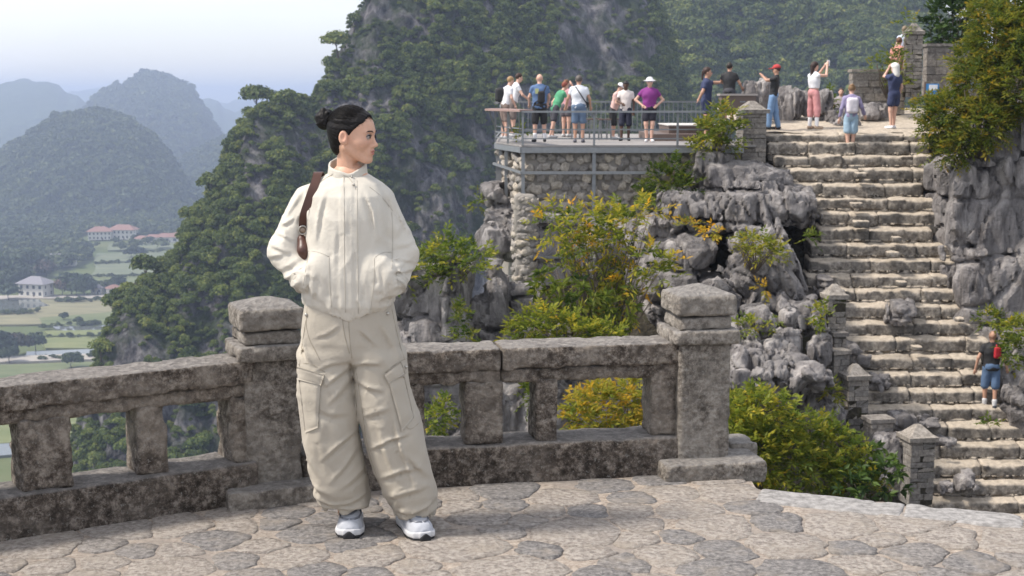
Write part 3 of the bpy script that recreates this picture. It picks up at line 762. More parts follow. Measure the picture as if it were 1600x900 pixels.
balustrade("stone_balustrade", "weathered stone balustrade between the two capped posts, behind the woman's legs", L2a, d2, n2_, A2, -0.60, s2 + 0.02,
           [(e1 - 0.68, 0.12), (e1 - 0.33, 0.13), (e1, 0.175), (e2, 0.10), (e3, 0.13)], 70)
cP = L1a + d1 * (sP + 0.115) + n1 * 0.115
post("stone_post", "square capped stone post half hidden behind the woman", cP, (A1 + A2) / 2, 90)
cQ = L2a + d2 * (s2 + 0.125) + n2_ * 0.10
post("stone_post", "square capped stone post at the open end of the parapet", cQ, A2, 95)
o = thing("stone_block", "low broken stone block behind the end post's foot", "block", (cQ[0] + 0.27, cQ[1] + 0.12, 0))
block("block", (0.13, 0.20, 0.11), (-0.05, 0.03, 0.05), A2, M_POST, o, 99, amp=0.004, chip=0.016)

# paved floor: bed of sandy mortar with flat boulders set flush in it
t = NT("sandy_mortar", 0.95, 0.15)
nA = t.noise(2.2, 8, 0.6, dist=0.5); nB = t.noise(38, 8, 0.75)
cc = t.ramp(nB, [(0.38, (0.25, 0.20, 0.16)), (0.5, (0.43, 0.36, 0.295)), (0.62, (0.57, 0.49, 0.41))])
cc = t.mix(t.ramp(nA, [(0.4, (0, 0, 0)), (0.62, (0.75, 0.75, 0.75))]), cc, (0.29, 0.26, 0.235))
t.col(cc); t.bump(t.math('ADD', nB, t.math('MULTIPLY', t.noise(11, 5, 0.6), 1.4)), 1.0, 0.018); M_MORTAR = t.m
t = NT("paving_stone", 0.9, 0.2)
nB = t.noise(45, 8, 0.75); nC = t.noise(6, 6, 0.6)
cg = t.ramp(nB, [(0.38, (0.145, 0.136, 0.131)), (0.5, (0.25, 0.236, 0.226)), (0.62, (0.37, 0.345, 0.325))])
ct = t.ramp(nB, [(0.38, (0.23, 0.20, 0.176)), (0.5, (0.385, 0.34, 0.298)), (0.62, (0.52, 0.47, 0.415))])
cc = t.mix(t.ramp(t.rnd(), [(0.38, (0, 0, 0)), (0.62, (1, 1, 1))]), cg, ct)
cc = t.mix(t.ramp(nC, [(0.50, (0, 0, 0)), (0.68, (0.6, 0.6, 0.6))]), cc, (0.37, 0.32, 0.265))   # sand trodden over the stones
t.col(cc); t.bump(t.math('ADD', nB, t.math('MULTIPLY', t.noise(14, 5, 0.65), 1.5)), 1.0, 0.022); M_PAVE = t.m

KA, KB = G(1196, 766)[:2], G(1600, 806)[:2]; KD = (KB - KA) / np.linalg.norm(KB - KA); KE = KA + KD * 2.2
outline = [(-3.4, 2.2), (KE[0] + 0.6, 2.2), KE, KA, cQ + (0.18, -0.05), L2b + n2_ * 0.25, L2a + n2_ * 0.25, cP + (0.1, 0.2), cP + (-0.1, 0.2), L1b + n1 * 0.25, L1a + n1 * 0.25, L1a - d1 * 1.5 + n1 * 0.25]
outline = [np.asarray(q, float) for q in outline]
# fine relief sheet clipped to the outline
def inside(poly, x, y):
    c = np.zeros(x.shape, bool); n = len(poly)
    for i in range(n):
        x0, y0 = poly[i]; x1, y1 = poly[(i + 1) % n]
        with np.errstate(divide='ignore', invalid='ignore'):
            c ^= ((y0 > y) != (y1 > y)) & (x < (x1 - x0) * (y - y0) / (y1 - y0) + x0)
    return c
gx = np.arange(-3.3, 3.6, 0.03); gy = np.arange(2.3, 6.9, 0.03); X, Y = np.meshgrid(gx, gy, indexing='ij')
Zf = 0.0018 * fbm(np.stack([X * 7, Y * 7, 0 * X], -1), 4, 5) + 0.0015 * fbm(np.stack([X * 1.5, Y * 1.5, 0 * X], -1), 2, 6)
ok = inside(outline, X, Y); I = np.arange(X.size).reshape(X.shape)
okq = ok[:-1, :-1] & ok[1:, :-1] & ok[1:, 1:] & ok[:-1, 1:]
F = np.stack([I[:-1, :-1], I[1:, :-1], I[1:, 1:], I[:-1, 1:]], -1)[okq]
floor_o = link("pavement", mesh("pavement", np.stack([X, Y, Zf], -1).reshape(-1, 3), F, M_MORTAR), kind="structure")
MB().prism(outline, -3.0, -0.022).build("terrace_base", M_MORTAR, kind="structure")
rs = np.random.default_rng(12)
seeds = []
tries = 0
while tries < 9000 and len(seeds) < 298:
    tries += 1
    p = np.array((rs.uniform(-2.7, 2.8), rs.uniform(4.35, 6.35))); r = rs.choice([0.09, 0.125, 0.165, 0.205], p=[0.25, 0.33, 0.27, 0.15])
    if not inside(outline, p[:1], p[1:])[0]: continue
    if (p - L1a) @ n1 > -0.10 or (p - L2a) @ n2_ > -0.08: continue
    kn = np.array((-KD[1], KD[0]))
    if p[0] > KA[0] - 0.1 and (p - KA) @ kn > -0.30: continue
    if all(np.linalg.norm((p - q)) > (r + s) * 0.80 for q, s in seeds): seeds.append((p, r))
SP = np.array([s[0] for s in seeds])
for k, (p, r) in enumerate(seeds):
    an = np.arange(22) / 22 * 2 * np.pi; u = np.stack([np.cos(an), np.sin(an)], 1)
    rr = 1.32 * r * (1 + 0.5 * fbm(np.c_[u * 1.3 + k * 5.1, 0 * an], 3, 9)) * (1 + 0.25 * np.abs(np.cos(an - rs.uniform(-0.4, 0.4))))
    for j, (q, s) in enumerate(seeds):
        if j == k: continue
        dv = q - p; dl = np.linalg.norm(dv)
        if dl > 1.2: continue
        cosv = u @ dv / dl; lim = np.where(cosv > 0.05, dl * (r / (r + s)) / np.maximum(cosv, 0.05), 9) - 0.006
        rr = np.minimum(rr, np.maximum(lim, 0.04))
    rr = (2 * rr + np.roll(rr, 1) + np.roll(rr, -1)) / 4 * (1 + .05 * rs.normal(size=22))
    z0 = rs.uniform(0.0035, 0.007)
    rings = [(1.0, -0.012), (0.99, 0.0), (0.965, 1.0), (0.62, 1.05), (0.3, 1.1)]
    V = []
    for (sc_, zz) in rings:
        xy = u * (rr * sc_)[:, None]
        z = (z0 * zz if zz >= 0 else np.full(22, zz)) + 0.0018 * fbm(np.c_[(xy + p) * 9, 0 * an], 3, 4) * (zz > 0.5)
        V.append(np.c_[xy, z + np.zeros(22)])
    V.append([[0, 0, z0 * 1.1]]); V = np.concatenate(V)
    Fq = [[a * 22 + i, a * 22 + (i + 1) % 22, (a + 1) * 22 + (i + 1) % 22, (a + 1) * 22 + i] for a in range(4) for i in range(22)]
    T = [[88 + i, 88 + (i + 1) % 22, 110] for i in range(22)]
    link("paving_stone", mesh("paving_stone", V, Fq, M_PAVE, True, T), floor_o, (p[0], p[1], 0.0))
# pale dressed edging along the open side
t = NT("pale_edging_stone", 0.9, 0.2); nB = t.noise(30, 8, 0.7)
t.col(t.ramp(nB, [(0.36, (0.17, 0.163, 0.156)), (0.64, (0.36, 0.345, 0.33))])); t.bump(nB, 0.7, 0.01); M_EDGE = t.m
ka = math.atan2(KD[1], KD[0]); s0 = -0.02
for k, l in enumerate([0.62, 0.48, 0.55, 0.5]):
    c = KA + KD * (s0 + l / 2) + np.array((KD[1], -KD[0])) * 0.11
    V, F = rough_block((l - 0.006, 0.21, 0.14), seed=130 + k, amp=0.004)
    link("edging_stone", mesh("edging_stone", place(V, (*c, -0.061), ka), F, M_EDGE), floor_o); s0 += l
# ================================================================== THE WOMAN
WY = 5.50
from mathutils.bvhtree import BVHTree
def wp(px, py, dy=0.0): return W(px, py, WY + dy)
def lx(rows):
    """rows of (py, left px, right px, depth half, depth centre) -> arrays z, cx, a, b, cy"""
    o = []
    for py, l, r, b, cy_ in rows:
        A, B = wp(l, py), wp(r, py); o.append((A[2], (A[0] + B[0]) / 2, (B[0] - A[0]) / 2, b, WY + cy_))
    return np.array(sorted(o)).T
def loft(P, T, p=2.0):
    z = P[..., 2]; zz = T[0]
    cx = np.interp(z, zz, T[1]); a = np.interp(z, zz, T[2]); b = np.interp(z, zz, T[3]); cy_ = np.interp(z, zz, T[4])
    u = np.abs(P[..., 0] - cx) / a; v = np.abs(P[..., 1] - cy_) / b
    return ((u ** p + v ** p) ** (1 / p) - 1) * np.minimum(a, b) * 0.9
def creases(P, dirv, freq, stretch, seed, warp=0.25):
    """sharp-edged cloth folds running along dirv"""
    d = np.asarray(dirv, float); d /= np.linalg.norm(d)
    q = P + warp * 0.2 * np.stack([fbm(P * 5 + 3, 2, seed), fbm(P * 5 + 7, 2, seed + 1), fbm(P * 5 + 11, 2, seed + 2)], -1)
    t = (q @ d)[..., None] * d
    q = (q - t) * freq + t * (freq / stretch)
    n = vnoise(q, seed + 4); m = vnoise(q * 2.1 + 5, seed + 5)
    return (1 - np.abs(n)) ** 3 * 0.9 - 0.45 + 0.25 * (1 - np.abs(m)) ** 3

def crumple(P, dirv, freq, stretch, seed, warp=.15):
    """thin ridges where stretched cloth planes meet"""
    d = np.asarray(dirv, np.float32); d = d / np.linalg.norm(d); P = P.astype(np.float32)
    w = P + np.float32(warp * .25) * np.stack([vnoise(P * 6 + 3, seed), vnoise(P * 6 + 7, seed + 1), vnoise(P * 6 + 11, seed + 2)], -1)
    t = (w @ d)[..., None] * d; f1, f2, _i = cells((w - t) * np.float32(freq) + t * np.float32(freq / stretch), seed)
    return f1 - .42
def folds(P, lines, amp, w):
    """pressed-in creases along the given lines of the cloth's front: a thin ridge with a hollow beneath it"""
    x, z = P[..., 0], P[..., 2]; o = np.zeros(x.shape, np.float32); fr = np.clip((WY + .03 - P[..., 1]) / .05, 0, 1)
    for i, pts in enumerate(lines):
        L = [wp(*p) for p in pts]; tot = len(L) - 1; a_ = amp * (.7 + .5 * ((i * 37) % 10) / 10) * (.5 if abs(pts[0][0] - pts[-1][0]) < 10 else 1); w_ = w * (.75 + .6 * ((i * 53) % 10) / 10)
        for k in range(tot):
            ax, az = L[k][0], L[k][2]; bx, bz = L[k + 1][0], L[k + 1][2]; ux, uz = bx - ax, bz - az; ln = math.hypot(ux, uz) + 1e-6; ux /= ln; uz /= ln
            s = (x - ax) * ux + (z - az) * uz; d = -(x - ax) * uz + (z - az) * ux
            g = (k + np.clip(s / ln, 0, 1)) / tot; fade = np.sin(np.pi * np.clip(.08 + .84 * g, 0, 1)) * np.exp(-(np.maximum(0, np.maximum(-s, s - ln)) / w_) ** 2)
            if k: fade = fade * (s >= 0)
            if k < tot - 1: fade = fade * (s < ln)
            sg = 1 if uz * 0 + ux >= 0 else -1
            o += a_ * fade * (.9 * np.exp(-((d * sg + 1.25 * w_) / (1.3 * w_)) ** 2) - np.exp(-((d * sg) / w_) ** 2))
    return o * fr
TFOLD = [[(548, 556), (522, 560), (496, 572)], [(550, 566), (528, 582), (510, 596)], [(552, 582), (536, 604), (518, 622)], [(503, 626), (524, 636), (548, 638)], [(557, 668), (534, 684), (508, 708)], [(561, 692), (545, 716), (522, 742)], [(479, 688), (488, 710), (503, 732)],
         [(488, 768), (520, 778), (550, 777), (578, 764)], [(498, 786), (530, 783), (576, 789)], [(483, 742), (500, 754), (522, 762)], [(536, 500), (520, 512), (498, 520)], [(474, 516), (482, 540), (492, 560)], [(575, 720), (560, 736), (538, 752)], [(512, 640), (508, 680), (514, 730)],
         [(556, 563), (576, 558), (598, 560)], [(558, 584), (580, 596), (602, 600)], [(572, 642), (592, 632), (612, 628)], [(583, 692), (612, 676), (642, 668)], [(598, 738), (628, 724), (658, 720)], [(608, 768), (640, 756), (670, 750)], [(610, 788), (648, 791), (684, 774)], [(624, 804), (660, 800), (683, 792)],
         [(638, 698), (654, 716), (670, 736)], [(600, 500), (610, 520), (620, 544)], [(568, 506), (580, 518), (592, 532)], [(618, 640), (630, 690), (650, 745)], [(596, 655), (604, 690), (624, 740)]]
JFOLD = [[(425, 361), (446, 366), (466, 375)], [(423, 378), (442, 386), (460, 391)], [(418, 400), (436, 396), (456, 390)], [(437, 419), (456, 411), (476, 398)], [(436, 437), (454, 430), (472, 417)], [(455, 447), (468, 440), (478, 432)], [(475, 296), (462, 316), (448, 338)], [(482, 310), (474, 330), (464, 348)], [(440, 350), (452, 346), (462, 338)],
         [(614, 384), (632, 381), (650, 375)], [(615, 398), (634, 402), (652, 409)], [(617, 416), (634, 420), (650, 418)], [(621, 442), (636, 438), (649, 430)], [(633, 336), (627, 352), (617, 370)], [(622, 320), (626, 340), (638, 362)], [(624, 405), (632, 422), (640, 440)], [(606, 300), (614, 318), (620, 340)],
         [(490, 404), (486, 432), (484, 462)], [(500, 420), (497, 450), (494, 472)], [(532, 345), (529, 390), (530, 425)], [(566, 335), (564, 390), (566, 462)], [(595, 404), (599, 436), (598, 468)], [(606, 410), (608, 436), (606, 462)], [(525, 430), (528, 455), (526, 480)], [(576, 300), (588, 330), (592, 370)], [(512, 300), (504, 330), (500, 372)], [(548, 310), (546, 360), (549, 420)],
         [(570, 440), (568, 462), (572, 486)]] + [[(px_, 463 + 16 * (1 - ((px_ - 548) / 66) ** 2)), (px_ + 1, 477 + 16 * (1 - ((px_ - 548) / 66) ** 2))] for px_ in range(486, 612, 8)]
def m_cloth(name, c, rough=0.8, weave=900, sheen=0.1):
    t = NT(name, rough, 0.25); n = t.noise(5, 5, 0.6); w = t.noise(weave, 2, 0.5)
    t.col(t.mix(n, tuple(x * 0.93 for x in c), tuple(min(1, x * 1.05) for x in c)))
    t.bump(t.math('ADD', t.math('MULTIPLY', t.noise(38, 6, 0.65, None, 0.6), 1.0), t.math('MULTIPLY', w, 0.3)), 0.55, 0.006)
    t.b.inputs['Sheen Weight'].default_value = sheen
    return t.m
M_JACKET = m_cloth("cream_nylon", (0.55, 0.515, 0.445), 0.6); M_TROUS = m_cloth("stone_cotton", (0.415, 0.375, 0.31), 0.85)
M_SEAM = flat("jacket_seam", (0.40, 0.37, 0.315), 0.8); M_TSEAM = flat("trouser_seam", (0.31, 0.275, 0.215), 0.85)  # seam lines a tone darker than the cloth they run on

body_pos = wp(575, 838)
woman = thing("person", "woman in cream jacket and wide beige cargo trousers standing before the parapet, looking aside", "person", (body_pos[0], WY, 0.0))
WO = np.array((body_pos[0], WY, 0.0))
def wlink(name, V, F, mat, parent=None, smooth=True, F3=None, tint=None, **kw):
    par = parent or woman
    return link(name, mesh(name, V - WO, F, mat, smooth, F3, tint), par, **kw)

# ---- trousers
TL = lx([(440, 486, 610, .115, .0), (500, 473, 560, .125, .0), (552, 464, 556, .125, 0.0), (600, 462, 557, .125, -.005), (642, 466, 559, .122, -.008), (688, 474, 563, .122, -.012), (733, 483, 570, .118, -.005), (765, 491, 575, .12, .005), (785, 500, 576, .118, .022), (800, 510, 574, .108, 0.035), (815, 517, 571, .10, .04)])
TR = lx([(440, 490, 612, .115, .0), (500, 532, 620, .125, .0), (552, 546, 634, .125, .0), (600, 553, 643, .125, -.005), (642, 562, 654, .122, -.008), (688, 570, 664, .122, -.012), (733, 584, 674, .12, -.005), (768, 599, 681, .122, .005), (790, 610, 681, .12, .022), (806, 619, 679, .11, .035), (822, 628, 676, .10, .04)])
TH = lx([(440, 489, 606, .12, 0.), (470, 478, 613, .128, .0), (500, 471, 620, .132, .0), (530, 467, 628, .13, .0), (560, 466, 633, .115, .0)])
zc = wp(0, 566)[2]; ztop = wp(0, 462)[2]
def f_tr(P):
    z = P[..., 2]
    a = smax(loft(P, TL, 2.3), z - (zc + 0.05), 0.03); b = smax(loft(P, TR, 2.3), z - (zc + 0.05), 0.03)
    a = np.maximum(a, wp(0, 796)[2] + 0.12 * (WY + .04 - P[..., 1]) - z + 0.012 * np.sin(P[..., 0] * 60)); b = np.maximum(b, wp(0, 806)[2] + 0.12 * (WY + .04 - P[..., 1]) - z + 0.012 * np.sin(P[..., 0] * 50 + 1))
    h = smax(loft(P, TH, 2.4), zc + 0.02 - z, 0.04)
    d = smin(np.minimum(a, b), h, 0.03)
    return np.maximum(d, z - ztop)
def d_tr(P):
    z = P[..., 2]
    lo = 1 - sstep(0.10, 0.34, z); hi = sstep(0.62, 0.74, z)
    o = 0.007 * fbm(P * np.array((5, 5, 1.8)), 2, 61)
    o = o - 0.008 * crumple(P, (0.25, 0, 1.0), 7.5, 4.0, 561) + folds(P, TFOLD, .0095, .009)
    cr = creases(P, (0.35, 0, 1.0), 6.0, 3.5, 62)
    o = o - 0.006 * cr * (0.6 + 0.4 * hi)
    o = o - 0.007 * creases(P, (0.8, 0, -1.0), 8, 4.0, 163, 0.5) * np.exp(-((z - 0.62) / 0.16) ** 2)
    hem = creases(P, (1, 0.25, 0.12), 15, 4.0, 66); o = o - 0.008 * hem * lo - 0.016 * lo * crumple(P, (1, 0.2, 0.25), 13, 3.0, 581)
    knee = creases(P, (1, 0, -0.45), 9, 3.2, 69, 0.4); o = o - 0.008 * knee * np.exp(-((z - 0.47) / 0.14) ** 2)
    return o
lo = (wp(455, 600)[0], WY - .19, 0.01); hi = (wp(694, 700)[0], WY + .18, ztop + 0.03)
TV, TF = sdf_mesh(f_tr, lo, hi, 0.0066, d_tr, 0.05)
trousers = wlink("trousers", TV, TF, M_TROUS)
def bvh_of(V, F): return BVHTree.FromPolygons([Vector(v) for v in V.tolist()], F.tolist())
CAMV = Vector((0, 0, HC))
def on_surface(bvh, pts, lift=0.0015):
    """points of the cloth seen at these picture positions"""
    out = []
    for px, py in pts:
        d = (Vector(W(px, py, 5.0)) - CAMV).normalized(); h = bvh.ray_cast(CAMV, d, 20)
        if h[0] is not None:
            n = h[1] if h[1].dot(d) < 0 else -h[1]
            out.append(np.array(h[0] + n * lift))
    return np.array(out)
def poly_px(pts, step=5.0):
    o = []
    for (x0, y0), (x1, y1) in zip(pts[:-1], pts[1:]):
        n = max(2, int(math.hypot(x1 - x0, y1 - y0) / step))
        for t in np.arange(n) / n: o.append((x0 + (x1 - x0) * t, y0 + (y1 - y0) * t))
    o.append(pts[-1]); return o
def smooth_px(pts, it=2):
    p = np.array(pts, float)
    for _ in range(it):
        q = [p[0]]
        for a, b in zip(p[:-1], p[1:]): q += [a * .75 + b * .25, a * .25 + b * .75]
        q.append(p[-1]); p = np.array(q)
    return [tuple(x) for x in p]
def seam(name, bvh, pts, mat, parent, r=0.0016, sm=1):
    S = on_surface(bvh, poly_px(smooth_px(pts, sm)), 0.0006)
    if len(S) < 3: return
    S[1:-1] = (S[:-2] + 2 * S[1:-1] + S[2:]) / 4
    mb = MB(); mb.tube(S - WO, r, 5); return mb.build(name, mat, parent, True)
def panel(name, bvh, quad, mat, parent, thick=0.006, nu=14, nv=10, puff=0.004):
    """a cloth piece sewn on the surface inside a four-cornered picture outline"""
    q = np.array(quad, float); U = np.linspace(0, 1, nu); Vv = np.linspace(0, 1, nv)
    pts = [tuple((q[0] * (1 - u) + q[1] * u) * (1 - v) + (q[3] * (1 - u) + q[2] * u) * v) for u in U for v in Vv]
    S = on_surface(bvh, pts, 0.0)
    if len(S) != len(pts): return None
    n = (np.array((0, -1, 0.1)))
    edge = np.array([min(1, 6 * min(u, 1 - u, v, 1 - v)) for u in U for v in Vv])
    Fr = S + n * (thick + puff * edge[:, None]); Bk = S - n * -0.001 * 0 + np.array((0, 0.004, 0))
    I = np.arange(nu * nv).reshape(nu, nv); f = np.stack([I[:-1, :-1], I[1:, :-1], I[1:, 1:], I[:-1, 1:]], -1).reshape(-1, 4)
    ring = np.concatenate([I[:, 0], I[-1, 1:], I[-2::-1, -1], I[0, -2:0:-1]]); m = nu * nv
    side = [[ring[i], ring[(i + 1) % len(ring)], ring[(i + 1) % len(ring)] + m, ring[i] + m] for i in range(len(ring))]
    return link(name, mesh(name, np.vstack([Fr, Bk]) - WO, np.vstack([f, side]), mat), parent)
tb = bvh_of(TV, TF)
panel("pocket", tb, [(467, 594), (502, 590), (497, 668), (477, 676)], M_TROUS, trousers, 0.005, 12, 18, 0.007)
panel("pocket", tb, [(606, 592), (632, 588), (647, 652), (628, 674)], M_TROUS, trousers, 0.005, 12, 18, 0.007)
panel("pocket_flap", tb, [(464, 573), (507, 586), (502, 602), (464, 592)], M_TROUS, trousers, 0.012, 14, 8, 0.004)
panel("pocket_flap", tb, [(600, 585), (627, 565), (634, 583), (608, 599)], M_TROUS, trousers, 0.012, 14, 8, 0.004)
for pts in [[(545, 498), (546, 530), (550, 560)], [(535, 492), (537, 520), (546, 552)], [(478, 500), (472, 540), (468, 572)], [(480, 480), (478, 520), (500, 562)], [(612, 482), (622, 530), (632, 562)],
            [(464, 570), (484, 566), (508, 582)], [(602, 582), (620, 566), (636, 560)], [(497, 604), (498, 655), (480, 676), (474, 668)], [(612, 600), (630, 660), (640, 674), (655, 660)], [(553, 570), (556, 620), (560, 680), (572, 745)], [(556, 575), (566, 640), (574, 700), (596, 765)],
            [(502, 796), (530, 804), (570, 803)], [(612, 802), (640, 812), (678, 803)]]:
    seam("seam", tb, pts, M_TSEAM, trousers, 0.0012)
M_STUD = flat("metal_stud", (0.42, 0.40, 0.36), 0.35, 0.9)
for (x, y) in [(480, 492), (605, 490), (473, 588), (633, 574), (540, 480)]:
    S = on_surface(tb, [(x, y)], 0.004)
    if len(S):
        V, F = sdf_mesh(lambda P: sd_ell(P, S[0], (.007, .004, .007)), S[0] - .012, S[0] + .012, .002)
        wlink("stud", V, F, M_STUD, trousers)

# ---- jacket
JT = lx([(262, 517, 570, .060, .02), (274, 508, 579, .068, .018), (286, 488, 599, .090, .012), (305, 476, 610, .118, .008), (340, 476, 612, .135, .0), (390, 476, 613, .142, -.004), (430, 474, 617, .150, -.006), (458, 473, 619, .152, -.006), (472, 476, 615, .150, -.006), (484, 492, 603, .138, -.004), (498, 516, 580, .12, 0)])
sL, eL, wL = wp(483, 314, .01), wp(446, 392, .0), wp(476, 436, -.09)
sR, eR, wR = wp(593, 312, .01), wp(627, 398, .0), wp(615, 440, -.09)
def f_ja(P):
    z = P[..., 2]
    d = loft(P, JT, 2.35)
    d = smax(d, z - wp(0, 271)[2] - 0.10 * (P[..., 1] - WY - .02), 0.012)
    hem = wp(0, 488)[2] - 0.012 * np.exp(-((P[..., 0] - wp(552, 490)[0]) / 0.06) ** 2)
    d = smax(d, hem - z, 0.025)
    for s, e, w, k in ((sL, eL, wL, 0), (sR, eR, wR, 1)):
        arm = sd_cap(P, s, e, 0.060, 0.064 if k == 0 else 0.060); arm = smin(arm, sd_cap(P, e, w, 0.066 if k == 0 else 0.060, 0.048), 0.03)
        d = smin(d, arm, 0.016)
    # pockets bulge over the hands
    d = smin(d, sd_ell(P, wp(503, 432, -.125), (.050, .028, .07)), 0.05); d = smin(d, sd_ell(P, wp(596, 432, -.125), (.048, .028, .07)), 0.05)
    # gathered waist below the blouse
    return d
def d_ja(P):
    x, z = P[..., 0], P[..., 2]
    o = 0.004 * fbm(P * 6, 2, 81) - 0.007 * crumple(P, (0.15, 0, 1), 9, 3.0, 681) + folds(P, JFOLD, .0085, .008)
    body = np.exp(-((x - wp(547, 380)[0]) / 0.13) ** 4)
    o = o - 0.004 * creases(P, (0.06, 0, 1), 11, 4.0, 82) * body
    for s, e, w, k in ((sL, eL, wL, 0), (sR, eR, wR, 1)):
        up = e - s; fo = w - e
        ne = np.exp(-(length(P - e) / 0.13) ** 2); nw = np.exp(-(length(P - w) / 0.085) ** 2)
        across = np.cross(up, (0, 1, 0)); o = o - 0.012 * creases(P, across + 0.55 * up, 10, 3.0, 84 + k * 9, 0.5) * ne - 0.018 * ne * crumple(P, across + .5 * up, 12, 3.2, 641 + k)
        o = o - 0.018 * creases(P, fo, 20, 4, 88 + k * 9, 0.3) * nw
        ar = np.exp(-(length(P - (s + e) / 2) / 0.11) ** 2); o = o - 0.007 * creases(P, up + 0.5 * across, 9, 4, 95 + k * 7, 0.4) * ar
    hem = np.exp(-((z - wp(0, 482)[2]) / 0.045) ** 2); o = o - 0.016 * creases(P, (0, 0, 1), 18, 2.5, 99) * hem
    # yoke tension from the shoulder to the chest
    o = o - 0.012 * creases(P, (0.5, 0, -1), 9, 4, 105) * np.exp(-((z - wp(0, 320)[2]) / 0.08) ** 2)
    # the placket stands proud
    dx = np.abs(x - wp(548, 380)[0]); o = o - 0.004 * (1 - sstep(0.022, 0.028, dx)) * (P[..., 1] < WY)
    return o
JV, JF = sdf_mesh(f_ja, (wp(402, 400)[0], WY - .25, wp(0, 508)[2]), (wp(668, 400)[0], WY + .19, wp(0, 252)[2]), 0.0062, d_ja, 0.06)
jacket = wlink("jacket", JV, JF, M_JACKET)
# stand collar, an open ring
ccol = wp(543, 264, .02); zt = wp(0, 253)[2]
def f_col(P):
    q = P - ccol; z = P[..., 2]
    tilt = z - 0.36 * q[..., 1]
    grow = 1 + 0.9 * np.clip(zt - z, 0, 0.1)
    r = np.sqrt((q[..., 0] / (0.069 * grow)) ** 2 + (q[..., 1] / (0.070 * grow)) ** 2)
    ring = np.abs(r - 1) * 0.068 - 0.0048
    notch = 0.011 * np.exp(-((q[..., 0] - 0.012) / 0.03) ** 2) * (q[..., 1] < 0)
    top = tilt - (zt - 0.16 * 0.0 - 0.004) + notch
    return smax(smax(ring, top, 0.006), (wp(0, 296)[2]) - z, 0.01)
V, F = sdf_mesh(f_col, ccol - (.11, .12, .11), ccol + (.11, .12, .075), 0.0035, lambda P: 0.0025 * fbm(P * 25, 2, 5) - 0.002 * creases(P, (0, 0, 1), 22, 2.5, 7))
collar = wlink("collar", V, F, M_JACKET, jacket)
jb = bvh_of(np.vstack([JV, V]), np.vstack([JF, F + len(JV)]))
for pts in [[(537, 276), (538, 330), (538, 400), (540, 488)], [(558, 282), (558, 340), (559, 410), (560, 490)],
            [(478, 392), (496, 393), (514, 401)], [(514, 402), (515, 440), (518, 480)], [(586, 402), (598, 394), (612, 394)], [(585, 403), (585, 440), (579, 484)],
            [(577, 292), (592, 303), (605, 318), (614, 330)], [(612, 332), (614, 360), (613, 405), (612, 420)], [(520, 272), (500, 284), (487, 305), (481, 345)],
            [(481, 404), (478, 420), (474, 446)], [(612, 404), (620, 425), (622, 448)], [(536, 273), (545, 276), (556, 296)]]:
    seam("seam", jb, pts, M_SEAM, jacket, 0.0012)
for (x, y) in [(550, 277), (552, 289)]:
    S = on_surface(jb, [(x, y)], 0.003)
    if len(S):
        V, F = sdf_mesh(lambda P: sd_ell(P, S[0], (.005, .004, .005)), S[0] - .009, S[0] + .009, .0015)
        wlink("snap", V, F, M_STUD, jacket)
# elastic cuffs
for (w, e) in ((wL, eL), (wR, eR)):
    ax = (w - e) / np.linalg.norm(w - e)
    mb = MB(); ts = np.linspace(-0.02, 0.022, 10)
    mb.tube([w + ax * t - WO for t in ts], 0.052 + 0.003 * np.sin(np.arange(10) * 2.2), 26); mb.build("cuff", M_JACKET, jacket, True)

# ---- head, neck and hidden body: one continuous skin
t = NT("skin", 0.5, 0.35); sk = t.noise(60, 3); 
base = t.mix(1.0, t.tint(), t.ramp(sk, [(0.3, (0.94, 0.93, 0.92)), (0.7, (1.05, 1.04, 1.03))]), 'MULTIPLY'); t.col(base)
t.b.inputs['Subsurface Weight'].default_value = 0.12; t.b.inputs['Subsurface Radius'].default_value = (0.012, 0.005, 0.003); t.b.inputs['Subsurface Scale'].default_value = 0.5
M_SKIN = t.m
HS = 0.93; HO = wp(551, 210, 0.0); psi = R(75)
fv = np.array((math.sin(psi), -math.cos(psi), 0)); sv = np.array((-math.cos(psi), -math.sin(psi), 0)); uv = np.array((0, 0, 1.))
nod = R(-3); fv, uv = fv * math.cos(nod) + uv * math.sin(nod), uv * math.cos(nod) - fv * math.sin(nod)
HAX = np.stack([fv, sv, uv])               # rows: forward, camera side, up
def hl(P): return (P - HO) @ HAX.T / HS
def hw(p): return HO + HS * np.asarray(p, float) @ HAX
def f_skull(q):
    d = sd_ell(q, (-.012, 0, .022), (.092, .073, .088))
    d = smin(d, sd_ell(q, (.040, 0, .028), (.047, .056, .052)), .03)
    return d
